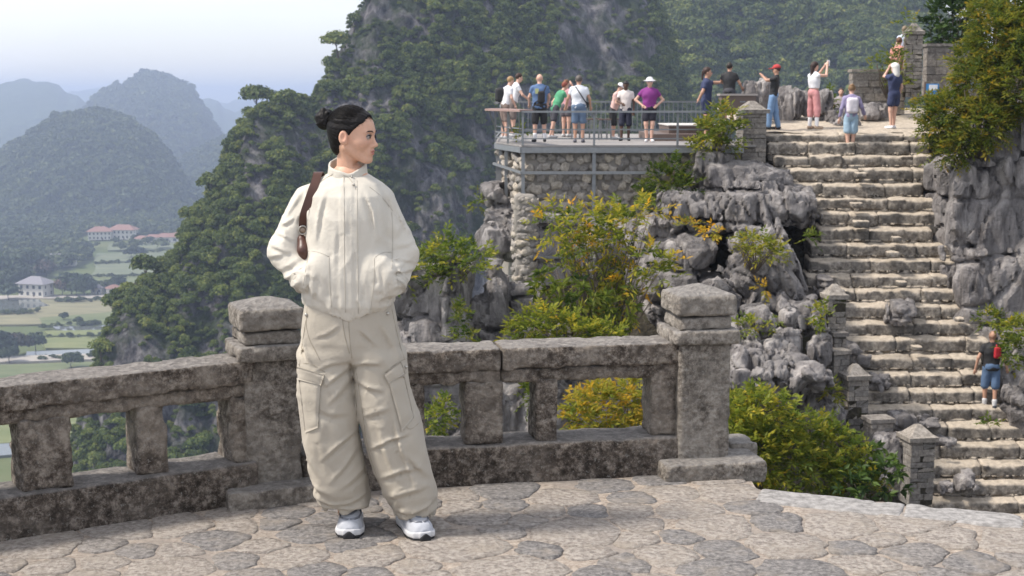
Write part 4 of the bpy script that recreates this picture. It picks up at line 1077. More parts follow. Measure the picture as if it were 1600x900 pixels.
def f_head(P):
    q = hl(P); d = f_skull(q)
    qa = q.copy(); qa[..., 1] = np.abs(qa[..., 1])
    d = smin(d, sd_ell(q, (.030, 0, -.036), (.052, .052, .070)), .035)
    d = smin(d, sd_cap(qa, (-.006, .050, -.052), (.060, .018, -.098), .015, .014), .025)     # jaw line
    d = smin(d, sd_ell(q, (.072, 0, -.101), (.018, .019, .015)), .02)                          # chin
    d = smin(d, sd_ell(qa, (.052, .040, -.030), (.026, .020, .020)), .03)                      # cheekbones
    d = smin(d, sd_cap(qa, (.083, .010, .016), (.072, .042, .014), .008, .006), .018)          # brow
    d = smax(d, -sd_ell(qa, (.100, .031, -.004), (.020, .016, .011)), .016)                   # eye hollows
    nose = sd_cap(q, (.083, 0, .002), (.099, 0, -.034), .0062, .0088)
    nose = smin(nose, sd_ell(q, (.102, 0, -.038), (.0105, .0095, .008)), .008); nose = smin(nose, sd_ell(qa, (.092, .011, -.042), (.0095, .0065, .007)), .006)
    d = smin(d, nose, .012)
    d = smin(d, sd_ell(q, (.074, 0, -.068), (.019, .028, .022)), .016)
    d = smin(d, sd_ell(q, (.0905, 0, -.0625), (.0065, .021, .0052)), .004); d = smin(d, sd_ell(q, (.089, 0, -.0735), (.0072, .018, .0058)), .004)
    d = smax(d, -sd_ell(q, (.096, 0, -.0675), (.010, .023, .0016)), .002)
    ear = sd_ell(qa, (-.012, .0755, -.012), (.019, .010, .029)); ear = smax(ear, -sd_ell(qa, (-.008, .0865, -.008), (.012, .009, .019)), .004)
    ear = smin(ear, sd_ell(qa, (-.001, .072, -.032), (.008, .006, .009)), .006)
    d = smin(d, ear, .007)
    nb = wp(543, 278, .02)
    d = smin(d, sd_cap(P, hw((-.026, 0, -.05)), nb, .034, .044), .022)
    d = smin(d, sd_cap(P, hw((-.03, .035, -.05)), wp(552, 272, -.02), .012, .008), .02)       # neck muscle
    return d
HV, HF = sdf_mesh(f_head, HO - (.13, .13, .19), HO + (.135, .13, .13), 0.0027)
q = hl(HV)
skin = np.tile(np.array((0.56, 0.335, 0.235)), (len(HV), 1))
lip = np.exp(-(((q[:, 0] - .094) / .012) ** 4 + (q[:, 1] / .019) ** 4 + ((q[:, 2] + .068) / .0095) ** 4))
skin = skin * (1 - lip[:, None] * .85) + np.array((0.36, 0.10, 0.085)) * lip[:, None] * .85
for sgn in (1, -1):
    bl = np.exp(-(((q[:, 0] - .06) / .03) ** 2 + ((q[:, 1] - sgn * .045) / .025) ** 2 + ((q[:, 2] + .03) / .02) ** 2)); skin = skin * (1 - .25 * bl[:, None]) + np.array((0.56, 0.27, 0.2)) * .25 * bl[:, None]
    er = np.exp(-(((q[:, 0] + .005) / .02) ** 2 + ((q[:, 1] - sgn * .078) / .014) ** 2 + ((q[:, 2] + .005) / .03) ** 2)); skin = skin * (1 - .3 * er[:, None]) + np.array((0.55, 0.24, 0.18)) * .3 * er[:, None]
# coarse hidden body inside the clothes, overlapping the neck
def f_body(P):
    d = smin(sd_ell(P, wp(546, 340, .01), (.125, .085, .21)), sd_ell(P, wp(546, 480, .01), (.12, .085, .13)), .06)
    d = smin(d, sd_cap(P, wp(546, 272, .02), wp(546, 300, .02), .05, .06), .03)
    for s, e, w in ((sL, eL, wL), (sR, eR, wR)):
        d = smin(d, sd_cap(P, s, e, .042, .038), .03); d = smin(d, sd_cap(P, e, w, .038, .028), .02)
    for (h, k, a) in (((515, 520), (512, 650), (543, 806)), ((585, 520), (612, 660), (652, 812))):
        d = smin(d, sd_cap(P, wp(*h, .0), wp(*k, -.005), .072, .05), .03); d = smin(d, sd_cap(P, wp(*k, -.005), wp(*a, .07), .05, .035), .02)
    return d
BV, BF = sdf_mesh(f_body, (wp(410, 500)[0], WY - .2, 0.02), (wp(700, 500)[0], WY + .18, 1.48), 0.016)
skin = np.vstack([skin, np.tile((0.56, 0.335, 0.235), (len(BV), 1))])
wlink("body", np.vstack([HV, BV]), np.vstack([HF, BF + len(HV)]), M_SKIN, tint=skin)

t = NT("black_hair", 0.48, 0.16); v = t.noise(140, 3, 0.6, t.pos((1, 1, 0.5)))
t.col(t.mix(v, (0.004, 0.0037, 0.004), (0.013, 0.011, 0.011))); t.bump(v, 0.5, 0.002); M_HAIR = t.m
bun_c = hw((-.125, -.004, .055))
def f_hair(P):
    q = hl(P); d = f_skull(q) - .0075
    f, s, u = q[..., 0], np.abs(q[..., 1]), q[..., 2]
    hairline = (u - .078) * 0.62 - (f - .070) * 0.78 - 0.25 * (s - 0.0) ** 2 / .05 * 0.0
    a = -(hairline + 0.010 * np.exp(-((s - .05) / .02) ** 2))             # negative on the hair side
    earcut = smax(-.016 - u + 0.25 * (f + .03) * 0, f + .026, .008) if False else np.minimum(-.012 - u, 0) * 0
    lowfront = smax(-(u + .010), (f + .030), .006)                          # below the ear top hair only behind the ear
    region = smax(a, np.minimum(-(u + .006), f + .028), .008)
    nape = sd_ell(q, (-.055, 0, -.040), (.038, .052, .052))
    d = smax(d, region, .006); d = smin(d, smax(nape, f + .022, .006), .02)
    qe = q.copy(); qe[..., 1] = np.abs(qe[..., 1]); d = smax(d, -sd_ell(qe, (-.012, .078, -.014), (.022, .020, .032)), .004)
    d = smin(d, sd_cap(P, hw((-.085, 0, .042)), bun_c, .022, .016), .012)
    return d
def strands(P):
    q = hl(P) - np.array((-.10, 0, .048)); an = np.arctan2(q[..., 1], q[..., 2] + 1e-6); r = length(q)
    return -0.0014 * vnoise(np.stack([an * 16, r * 9, 0 * r], -1), 3) - 0.0011 * vnoise(np.stack([an * 40, r * 12, 0 * r], -1), 4)
V, F = sdf_mesh(f_hair, HO - (.17, .13, .13), HO + (.13, .13, .135), 0.003, strands)
hair = wlink("hair", V, F, M_HAIR); HAIRV = V
def f_bun(P):
    d = sd_ell(P, bun_c, (.040, .037, .041)); d = smin(d, sd_ell(P, bun_c + (-.006, -.01, .031), (.013, .014, .014)), .006)
    d = smin(d, sd_cap(P, bun_c + (.012, -.022, .024), bun_c + (.022, -.01, -.018), .009), .004); d = smin(d, sd_cap(P, bun_c + (-.018, -.02, .012), bun_c + (.002, -.027, -.020), .010), .004)
    return d
def d_bun(P):
    q = P - bun_c; an = np.arctan2(q[..., 2], q[..., 0]); return -0.0025 * vnoise(np.stack([an * 3 + length(q) * 90, q[..., 1] * 60, 0 * an], -1), 6)
V, F = sdf_mesh(f_bun, bun_c - .06, bun_c + .06, 0.0028, d_bun); wlink("bun", V, F, M_HAIR, hair)
rs = np.random.default_rng(4); mb = MB(); cen = np.array((-.012, 0, .022)); rad = np.array((.092, .073, .088)); bl = np.array((-.105, 0, .050))
def on_skull(p, lift):
    d = p - cen; k_ = np.linalg.norm(d / rad); return cen + d / k_ * (1 + lift / .085)
hq = hl(HAIRV); front = hq[(hq[:, 0] > -.05) & (np.abs(hq[:, 1]) < .085) & (hq[:, 2] > .032)]
for k in range(420):
    a = front[rs.integers(0, len(front))]; lift = rs.uniform(.0082, .0105); pts = []
    for t_ in np.linspace(0, .93, 7): pts.append(hw(on_skull(a * (1 - t_) + bl * t_, lift + .002 * math.sin(t_ * 3) * rs.random())) - WO)
    mb.tube(pts, [.0004, .0008, .0009, .0009, .0009, .0008, .0005], 3, False)
for k in range(34):
    a = front[rs.integers(0, len(front))]; p0 = hw(on_skull(a, .009)); dv = rs.normal(0, .006, 3) + np.array((-.012, 0, .009)); mb.tube([p0 - WO, p0 + dv * .7 + (0, 0, .003) - WO, p0 + dv * 1.5 - WO], [.0005, .0004, .0002], 3, False)
mb.build("strands", M_HAIR, hair, True, kind="stuff")
# eyes, lashes, brows
M_EYE = flat("eye_white", (0.34, 0.30, 0.28), 0.35); M_IRIS = flat("dark_iris", (0.012, 0.008, 0.006), 0.12)
for sgn in (1, -1):
    c = hw((.0766, sgn * .031, -.004)); V, F = sdf_mesh(lambda P: sd_ell(P, c, (.0118,) * 3), c - .016, c + .016, .0024)
    e = wlink("eye", V, F, M_EYE)
    ci = hw((.0842, sgn * .0305, -.0035)); V, F = sdf_mesh(lambda P: sd_ell(P, ci, (.0068,) * 3), ci - .009, ci + .009, .0014); wlink("iris", V, F, M_IRIS, e)
    arc = lambda pts, r, nm, m: MB().tube([hw((a, sgn * b, c_)) - WO for a, b, c_ in pts], r, 6).build(nm, m, woman, True)
    arc([(.089, .018, -.003), (.0915, .026, .0035), (.0895, .035, .004), (.082, .044, -.001), (.078, .047, -.002)], [.0008, .0017, .002, .0016, .0006], "lashes", M_HAIR)
    arc([(.088, .020, -.007), (.0895, .030, -.0105), (.083, .042, -.006)], [.0006, .0009, .0006], "lower_lashes", M_SKIN if False else M_HAIR)
    arc([(.095, .014, .014), (.0935, .026, .019), (.086, .040, .019), (.078, .049, .0145)], [.0012, .0024, .0022, .0008], "eyebrow", M_HAIR)

# ---- trainers
M_SHOE = flat("pale_grey_mesh", (0.40, 0.415, 0.45), 0.75, var=0.15, scale=80); M_SOLE = flat("white_sole", (0.52, 0.52, 0.53), 0.6); M_RUB = flat("black_rubber", (0.018, 0.018, 0.02), 0.7)
M_SILV = flat("silver_overlay", (0.17, 0.18, 0.205), 0.4, 0.2); M_LACE = flat("lace", (0.55, 0.56, 0.58), 0.8)
def shoe(heel, toe, seed):
    dv = toe - heel; L = 0.262; f = dv / np.linalg.norm(dv); s = np.array((-f[1], f[0], 0)); ax = np.stack([f, s, (0, 0, 1.)])
    o = np.array((heel[0], heel[1], 0.018)); loc = lambda P: (P - o) @ ax.T
    def wid(x): return np.interp(x, [0, .04, .10, .17, .215, .25, .264], [.026, .038, .039, .051, .052, .040, .016])
    def upper(P):
        q = loc(P); x = q[..., 0]; w = wid(x)
        top = np.interp(x, [0, .03, .08, .11, .15, .20, .245, .265], [.110, .122, .124, .116, .094, .066, .050, .026])
        u = np.abs(q[..., 1]) / w; v = np.clip(q[..., 2] - .0, -1, 1) / top
        d = ((u ** 2.4 + np.abs(v) ** 2.2) ** (1 / 2.3) - 1) * np.minimum(w, top) * .8
        return np.maximum(np.maximum(d, -q[..., 2]), np.maximum(-x + .0, x - .262))
    def sole(P):
        q = loc(P); x = q[..., 0]; w = wid(np.clip(x, 0.004, .262)) + .006; ht = np.interp(x, [-.01, .05, .15, .23, .27], [.040, .034, .024, .024, .034])
        d = np.abs(q[..., 1]) - w; d = smax(d, q[..., 2] - ht * .7, .008); d = smax(d, -.004 - q[..., 2], .004); d = smax(d, -x - .006, .006); return smax(d, x - .268, .008)
    def rub(P):
        q = loc(P); x = q[..., 0]; w = wid(np.clip(x, 0.004, .262)) + .003
        nose = .018 * np.exp(-((np.abs(q[..., 1])) / .018) ** 2) * sstep(.235, .262, x)
        d = np.abs(q[..., 1]) - w; d = smax(d, q[..., 2] + .002 - nose, .003); d = smax(d, -.018 - q[..., 2], .003); d = smax(d, -x - .004, .005); return smax(d, x - .273, .004)
    lo = np.minimum(heel, toe) - .09; hi = np.maximum(heel, toe) + .09; lo[2] = -.005; hi[2] = .14
    V, F = sdf_mesh(upper, lo, hi, .0042, lambda P: .0012 * fbm(P * 60, 2, seed)); up = wlink("shoe", V, F, M_SHOE)
    for nm, fn, m in (("midsole", sole, M_SOLE), ("outsole", rub, M_RUB)):
        V, F = sdf_mesh(fn, lo, hi, .004); wlink(nm, V, F, m, up)
    ztop = lambda x: float(np.interp(x, [.03, .08, .11, .15, .20, .245], [.122, .124, .116, .094, .066, .050]))
    tw = lambda x, y, dz=.003: o + np.array((x, y, ztop(x) * (1 - min(.95, abs(y) / wid(x)) ** 2.4) ** (1 / 2.2) + dz)) @ ax - WO
    for k, x in enumerate(np.linspace(.115, .175, 5)):
        MB().tube([tw(x, y) for y in np.linspace(-.024, .024, 7)], .0028, 6).build("lace", M_LACE, up, True)
    for sg in (-1, 1):
        MB().tube([tw(x, sg * y, .001) for x, y in ((.10, .028), (.14, .030), (.18, .024), (.20, .010), (.205, .0))], .0042, 6).build("overlay", M_SILV, up, True)
        MB().tube([tw(x, sg * y, .001) for x, y in ((.235, .004), (.225, .022), (.20, .036), (.16, .041), (.12, .033))], .0045, 6).build("overlay", M_SILV, up, True)
        MB().tube([tw(x, sg * y, .0) for x, y in ((.05, .030), (.09, .031), (.13, .037))], .005, 6).build("overlay", M_SILV, up, True)
tl = G(545, 844); shoe(tl + np.array((-.012, .272, 0)), tl, 3)
tr_ = G(665, 847); shoe(tr_ + np.array((-.105, .245, 0)), tr_, 5)

# ---- shoulder bag: strap down her side, body tucked behind the arm
t = NT("dark_brown_leather", 0.42, 0.45); nl = t.noise(150, 3); t.col(t.mix(t.noise(12, 4), (0.050, 0.020, 0.013), (0.085, 0.034, 0.022))); t.bump(nl, 0.3, 0.002); M_LEATHER = t.m
bag = thing("shoulder_bag", "dark brown leather bag on the woman's shoulder, strap with round metal buckle", "bag", tuple(wp(474, 400)))
BO = wp(474, 400)
S = on_surface(jb, [(496, 286), (491, 300), (485, 318), (479, 337), (474, 354)], 0.011)
up0 = S[0] + np.array((.004, .045, .040)); up1 = S[0] + np.array((.006, .125, .0)); up2 = S[0] + np.array((.0, .16, -.16))
path = np.array(smooth_px(np.vstack([up2, up1, up0, S]), 3)) if False else np.vstack([up2, up1, up0, S])
for _ in range(3):
    q = [path[0]]
    for a, b in zip(path[:-1], path[1:]): q += [a * .75 + b * .25, a * .25 + b * .75]
    q.append(path[-1]); path = np.array(q)
tg = np.gradient(path, axis=0); tg /= np.linalg.norm(tg, axis=1)[:, None]; V = []
for p, tn in zip(path, tg):
    b = np.array((1., 0.12, 0.)) - tn * (np.array((1., .12, 0)) @ tn); b /= np.linalg.norm(b); nn = np.cross(b, tn); w = .0165
    V += [p - b * w - nn * .002, p + b * w - nn * .002, p + b * w + nn * .002, p - b * w + nn * .002]
m = len(path); F = [[i * 4 + j, i * 4 + (j + 1) % 4, (i + 1) * 4 + (j + 1) % 4, (i + 1) * 4 + j] for i in range(m - 1) for j in range(4)] + [[0, 3, 2, 1], [m * 4 - 4, m * 4 - 3, m * 4 - 2, m * 4 - 1]]
link("strap", mesh("strap", np.array(V) - BO, F, M_LEATHER, False), bag)
bk = on_surface(jb, [(472, 359)], .016)[0]
an = np.linspace(0, 2 * np.pi, 25); bx = np.array((.95, 0, .1)); bz = np.array((0.0, -.15, 1.))
MB().tube([bk + .0165 * (math.cos(a) * bx + math.sin(a) * bz) - BO for a in an], .0036, 8).build("buckle", M_STUD, bag, True)
V, F = sdf_mesh(lambda P: sd_ell(P, bk + (0, .001, 0), (.0135, .006, .0135)), bk - .025, bk + .025, .003); link("buckle_plate", mesh("buckle_plate", V - BO, F, flat("antique_brass", (0.23, 0.18, 0.14), 0.4, 0.8)), bag)
b0 = on_surface(jb, [(471, 374)], .006)[0]; b1 = on_surface(jb, [(478, 408)], .0)[0]
def f_bag(P):
    d = smin(sd_cap(P, b0, b0 + (b1 - b0) * .5, .018, .022), sd_cap(P, b0 + (b1 - b0) * .5, b1 + (.004, .03, -.03), .022, .012), .02)
    return smin(d, sd_box(P, b1 + (-.02, .15, -.03), (.055, .06, .10), .03), .03)
V, F = sdf_mesh(f_bag, b0 - (.13, .08, .25), b0 + (.12, .3, .06), .006, lambda P: .003 * fbm(P * 18, 2, 3)); link("bag_body", mesh("bag_body", V - BO, F, M_LEATHER), bag)
# ================================================================== THE ROCKY HILL: slope, crags, stairway, platform
def m_karst():
    t = NT("karst_limestone", 0.9, 0.25)
    v = t.pos((1, 1, 0.3)); st = t.noise(3.0, 8, 0.65, v, 0.3); fi = t.noise(14, 8, 0.7); big = t.noise(0.8, 4, 0.6)
    c = t.ramp(st, [(0.36, (0.085, 0.078, 0.077)), (0.49, (0.25, 0.232, 0.226)), (0.62, (0.45, 0.42, 0.40))])
    c = t.mix(t.ramp(big, [(0.42, (0, 0, 0)), (0.62, (0.7, 0.7, 0.7))]), c, (0.19, 0.178, 0.174))
    c = t.mix(t.ramp(fi, [(0.60, (0, 0, 0)), (0.72, (0.55, 0.55, 0.55))]), c, (0.44, 0.42, 0.40))
    c = t.mix(t.ramp(fi, [(0.28, (0.8, 0.8, 0.8)), (0.40, (0, 0, 0))]), c, (0.05, 0.048, 0.052))
    c = t.mix(t.ramp(t.noise(1.7, 6, 0.65), [(0.60, (0, 0, 0)), (0.74, (0.5, 0.5, 0.5))]), c, (0.24, 0.20, 0.155))
    t.col(c); t.bump(t.math('ADD', st, t.math('MULTIPLY', fi, 0.6)), 1.0, 0.12); return t.m
M_KARST = m_karst()
t = NT("leafy_soil", 0.95, 0.1); nn = t.noise(2.5, 7, 0.65)
t.col(t.ramp(nn, [(0.35, (0.03, 0.028, 0.022)), (0.55, (0.075, 0.066, 0.05)), (0.7, (0.05, 0.06, 0.025))])); t.bump(nn, 1.0, 0.3); M_SOIL = t.m

def stairY(py): return float(np.interp(py, [150, 207, 760, 860], [36.2, 35.0, 29.0, 28.0]))
# hillside: one rough sheet that carries crags, stairs and shrubs
gx = np.arange(-30, 46, 0.6); gy = np.arange(6.9, 75, 0.6); X, Y = np.meshgrid(gx, gy, indexing='ij')
zs = np.interp(Y, [7, 14, 22, 29, 35, 36, 46, 50, 60, 75], [-4.5, -10, -10.5, -7.6, -0.6, -0.2, -0.1, -3, -20, -60])
xe = np.interp(Y, [7, 16, 24, 29, 34, 38, 46, 60], [-4, -4, -3.0, -2.3, 0.3, 0.6, 0.8, 3])
drop = np.maximum(0, xe - X); Z = zs - drop * 4.5 - 1.5 * sstep(0, 0.8, drop)
Z += np.maximum(0, X - np.interp(Y, [7, 29, 36, 60], [20, 12.2, 10.2, 10])) * 0.45
Z = np.where(Y > 48, np.minimum(Z, zs + 6), Z); Z = np.minimum(Z, 6 + 0.1 * X)
left_of_stair = sstep(7.4, 5.2, X - np.interp(Y, [28, 36], [0.6, 0.0])) * sstep(26, 29, Y) * sstep(37, 34.5, Y)
Z -= 0.7 * left_of_stair
Z += 0.5 * fbm(np.stack([X / 2, Y / 2, 0 * X], -1), 4, 21)
Z = np.maximum(Z, ZV - 5) if 'ZV' in globals() else Z
I = np.arange(X.size).reshape(X.shape)
link("hillside", mesh("hillside", np.stack([X, Y, Z], -1).reshape(-1, 3), np.stack([I[:-1, :-1], I[1:, :-1], I[1:, 1:], I[:-1, 1:]], -1).reshape(-1, 4), M_SOIL), kind="structure")
def hill_z(x, y):
    i = int(np.clip((x - gx[0]) / 0.6, 0, len(gx) - 1)); j = int(np.clip((y - gy[0]) / 0.6, 0, len(gy) - 1)); return float(Z[i, j])

def karst_disp(seed, flute=0.16, fr=1.9, bed=0.9, rough=0.07, dirv=(0, 0, 1), crack=0.13, block=1.0):
    d = np.asarray(dirv, np.float32); d /= np.linalg.norm(d)
    def f(P):
        P = P.astype(np.float32)
        w = P + np.float32(0.07) * np.stack([vnoise(P * 1.7, seed + 1), vnoise(P * 1.7 + 9, seed + 2), vnoise(P * 1.7 + 5, seed + 9)], -1)
        tw = (w @ d)[..., None] * d
        q = (w - tw) * np.float32(fr) + tw * np.float32(fr * 0.12)
        # joint-bounded blocks: each has its own set-back and tilt, with open joints between them
        qc = (w - tw) * np.float32(0.62 * fr) + tw * np.float32(0.8 / bed)
        f1, f2, ids = cells(qc, seed + 40); u = np.floor(ids).astype(np.int64).astype(np.uint32)
        h = [_hash(u[..., 0], u[..., 1], u[..., 2], seed + 50 + k) for k in range(4)]
        rel = qc - ids
        o = block * (0.7 * crack * h[0] + 0.55 * flute * (rel[..., 0] * h[1] + rel[..., 1] * h[3] + 0.7 * rel[..., 2] * h[2]))
        o = o + crack * 1.5 * np.exp(-((f2 - f1) / 0.05) ** 2)
        hb = (P @ d) / np.float32(bed) + np.float32(.18) * vnoise(P * .7, seed + 21); fb = hb - np.floor(hb)
        o = o + crack * 1.3 * np.exp(-((fb - .5) * bed / .035) ** 2) * (vnoise(P * .8 + 3, seed + 22) > -.3)
        n = vnoise(q, seed); n2 = vnoise(q * 2.6 + 4, seed + 3)
        o = o + flute * 1.3 * ((1 - np.abs(n)) ** 7 - 0.15) + 0.8 * flute * ((1 - np.abs(n2)) ** 6 - 0.15)   # sharp solution grooves
        qs = (P - (P @ d)[..., None] * d) + (P @ d)[..., None] * d * np.float32(.4)
        return o + rough * 0.5 * ridged(qs * 2.4, 2, seed + 7) - rough * .15 + 0.5 * rough * ridged(qs * 8.5, 2, seed + 8)
    return f
def crag(name, label, prims, seed, h=0.06, cat="rock", k=0.08, mat=None, cut=(.82, 1.14), **kw):
    """prims: (px0, px1, py0, py1, Y, depth, rounding, roll) rough blocks at their place in the hill"""
    B = []
    for p in prims:
        px0, px1, py0, py1, Yd, dep, rd = p[:7]; roll = R(p[7]) if len(p) > 7 else 0
        a = W(px0, py1, Yd); b = W(px1, py0, Yd); c = (a + b) / 2; c[1] = Yd + dep / 2
        hf = np.array(((b[0] - a[0]) / 2, dep / 2, (b[2] - a[2]) / 2)); cr, sr = math.cos(roll), math.sin(roll)
        B.append((c, hf, rd, np.array([[cr, 0, sr], [0, 1, 0], [-sr, 0, cr]])))
    m = 0.35; rs_ = np.random.default_rng(seed + 900); cuts = {}
    for c, hf, rd, ax in B:
        cl = []
        for _ in range(11):
            v = rs_.normal(size=3); v /= np.linalg.norm(v); v[1] = -abs(v[1]) if rs_.random() < .7 else v[1]; cl.append((v.astype(np.float32), rs_.uniform(*cut)))
        cuts[id(c)] = cl
    lo = np.min([c - np.abs(ax.T) @ hf for c, hf, _, ax in B], 0) - m; hi = np.max([c + np.abs(ax.T) @ hf for c, hf, _, ax in B], 0) + m
    def f(P):
        d = None
        for c, hf, rd, ax in B:
            q = (P - c.astype(np.float32)) @ ax.astype(np.float32).T
            e = sd_box(q, (0, 0, 0), hf, min(rd * .25, float(hf.min()) * 0.5))
            for nn_, of in cuts[id(c)]: e = np.maximum(e, (q / hf.astype(np.float32)) @ nn_ * float(hf.min()) - of * float(hf.min()))
            d = e if d is None else smin(d, e, k)
        return d
    V, F = sdf_mesh(f, lo, hi, h, karst_disp(seed, **kw), 0.30)
    o = np.array((*(lo + hi)[:2] / 2, lo[2] + m))
    return thing(name, label, cat, tuple(o), data=mesh(name, V - o, F, mat or M_KARST, False))
# right-hand wall of rock
crag("rock_wall", "tall fluted grey rock wall beside the stairs, under the overhanging shrubs",
     [(1520, 1780, 185, 650, 33.3, 3.2, .3), (1545, 1780, 165, 300, 32.6, 3.5, .35), (1484, 1780, 255, 420, 32.2, 3.8, .3), (1496, 1780, 385, 540, 31.8, 4, .35), (1560, 1780, 500, 640, 30.9, 4, .4), (1476, 1570, 262, 420, 32.9, 2, .3), (1500, 1600, 400, 500, 32.2, 2, .3)], 301, 0.065, bed=1.35, flute=0.17, crack=0.16, cut=(1.25, 1.5))
crag("rock_wall", "low grey rock behind the man with the red bag, fringed with ferns", [(1580, 1760, 560, 760, 29.4, 3.5, .4)], 302, 0.08)
# crags between platform and stairs
crag("rock_ledge", "wide overhanging fluted rock ledge left of the upper stairs", [(1050, 1285, 302, 358, 32.3, 2.4, .22), (1100, 1245, 288, 330, 32.9, 2.2, .3), (1035, 1110, 306, 345, 32.6, 2.0, .2)], 303, 0.05, cut=(1.0, 1.3), flute=0.15, fr=2.6, bed=0.75)
crag("rock_slab", "smooth pale sloping slab on top of the fluted ledge", [(1105, 1235, 252, 300, 33.4, 2.0, .3, -3), (1130, 1250, 270, 300, 33.2, 1.8, .3)], 304, 0.06, flute=0.05, bed=2.0, crack=0.04)
crag("rounded_rock", "rounded grey rock knob below the kiosk and the pillar", [(1090, 1150, 226, 262, 33.8, 1.2, .4), (1082, 1150, 258, 305, 33.7, 1.2, .3)], 305, 0.05, fr=2.6, flute=0.12, bed=0.8)
crag("rock_shelf", "thin dark rock shelf left of the fluted ledge", [(1018, 1120, 340, 358, 32.8, 1.6, .1), (1000, 1060, 352, 372, 33.2, 1.4, .1)], 306, 0.05, flute=0.06)
crag("boulder", "large smooth boulder beneath the rock shelf behind the orange-tipped tree", [(1035, 1130, 362, 455, 31.8, 2, .5), (1000, 1080, 380, 540, 32.4, 2, .4)], 307, 0.06, flute=0.09, fr=1.3)
crag("rock_slab", "long leaning slab of grey rock pointing up beside the middle stairs", [(1208, 1262, 355, 520, 30.8, 1.3, .12, 24)], 308, 0.05, dirv=(-0.4, 0, 1), flute=0.12, fr=2.6)
crag("rock_slab", "broad tilted slab with ridged surface left of the leaning slab", [(1140, 1235, 395, 470, 31.0, 1.5, .15, 30), (1150, 1215, 360, 400, 31.6, 1.2, .2, 10)], 309, 0.05, dirv=(-0.7, 0, 0.7), flute=0.12, fr=2.4)
crag("boulder", "dark wedge-shaped boulder under the leaning slab, beside the middle stairs", [(1150, 1275, 462, 520, 31.0, 1.8, .25, -14), (1070, 1180, 440, 520, 31.5, 1.6, .3)], 310, 0.055, flute=0.07, fr=1.3)
crag("rock_slab", "ridged slab end showing above the end post's cap", [(1105, 1160, 440, 500, 30.6, 1.2, .15, 35)], 311, 0.05, dirv=(-0.6, 0, 0.7), fr=2.8)
rs = np.random.default_rng(31)
JUMB = [(1262, 1300, 478, 540), (1222, 1268, 482, 520), (1228, 1262, 515, 562), (1268, 1305, 528, 585), (1180, 1222, 488, 532), (1200, 1235, 530, 575), (1235, 1268, 552, 590), (1160, 1195, 525, 560), (1178, 1210, 556, 590),
        (1150, 1178, 555, 592), (1208, 1240, 572, 604), (1240, 1275, 584, 612), (1272, 1302, 580, 612), (1150, 1182, 588, 612), (1180, 1215, 590, 615), (1140, 1165, 500, 545)]
ORD = ["first", "second", "third", "fourth", "fifth", "sixth", "seventh", "eighth", "ninth", "tenth", "eleventh", "twelfth", "thirteenth", "fourteenth", "fifteenth", "sixteenth"]
HEAP = []
for k, (a, b, c, d) in enumerate(JUMB):
    o = crag("boulder", "jagged grey boulder in the heap between the end post and the stairs", [(a - 9, b + 9, c - 7, d + 7, 29.6 - 0.02 * (c - 480), 0.95, .1, rs.uniform(-35, 35))], 320 + k, 0.04, cut=(.62, .98), flute=0.09, fr=2.6, bed=0.6, crack=0.05, rough=0.05)
    o["group"] = "heap of jagged boulders"; HEAP.append((o, (a + b) / 2, (c + d) / 2))
for r_, (y0, y1, nm) in enumerate([(0, 522, "top"), (522, 556, "second"), (556, 580, "third"), (580, 999, "bottom")]):
    for i_, (o, x, y) in enumerate(sorted([h for h in HEAP if y0 <= h[2] < y1], key=lambda h: h[1])):
        o["label"] = f"jagged boulder of the grey heap, {nm} row, {ORD[i_]} from the end post"
# cliff under the platform
crag("rock_stack", "stack of cracked pale boulders under the platform's outer corner", [(752, 792, 286, 330, 35.6, 1.6, .3), (758, 838, 312, 368, 35.0, 1.8, .3, 6), (742, 835, 345, 415, 34.6, 2.0, .35, 8)], 340, 0.055, bed=0.95, flute=0.06, fr=1.2)
crag("rock_pinnacle", "sharp grey pinnacle of rock below the cracked stack", [(752, 790, 415, 560, 29.5, 1.2, .3, -7), (770, 850, 440, 560, 30.0, 1.4, .3), (735, 800, 470, 600, 29.3, 1.4, .3)], 341, 0.055, flute=0.14, fr=2.2)
crag("rock_pinnacle", "slim pointed rock blade beside the jacket sleeve, above the dark cliff", [(690, 718, 408, 520, 28.3, .8, .2, -3)], 342, 0.05, flute=0.12, fr=2.6)
crag("cliff", "dark fluted cliff seen between the woman and the pinnacles", [(592, 735, 428, 520, 28.6, 2.4, .25), (600, 740, 505, 600, 28.2, 2.6, .25), (585, 745, 580, 760, 27.8, 3, .3)], 343, 0.07, cut=(1.15, 1.45), bed=1.15, flute=0.16, fr=1.5, crack=0.16)
crag("cliff", "dark lower rock face seen through the balustrade openings", [(735, 905, 520, 640, 28.8, 2.4, .3), (740, 1030, 600, 760, 28.0, 2.8, .3)], 344, 0.075, cut=(1.15, 1.45), flute=0.2, fr=1.6, crack=0.15)
crag("cliff", "shadowed rock face behind the orange-tipped tree", [(820, 1050, 345, 560, 33.6, 1.6, .3)], 345, 0.08, cut=(1.15, 1.45), flute=0.14, fr=1.3)
crag("boulder", "cluster of grey boulders beside the lower stair pillars", [(1225, 1290, 600, 650, 28.6, 1.2, .25), (1270, 1330, 635, 700, 28.2, 1.2, .3)], 346, 0.055, fr=2.6)
crag("boulder", "grey rock at the foot of the shrubs by the lowest pillar", [(1370, 1415, 690, 760, 27.6, .8, .25)], 347, 0.055, fr=2.6)
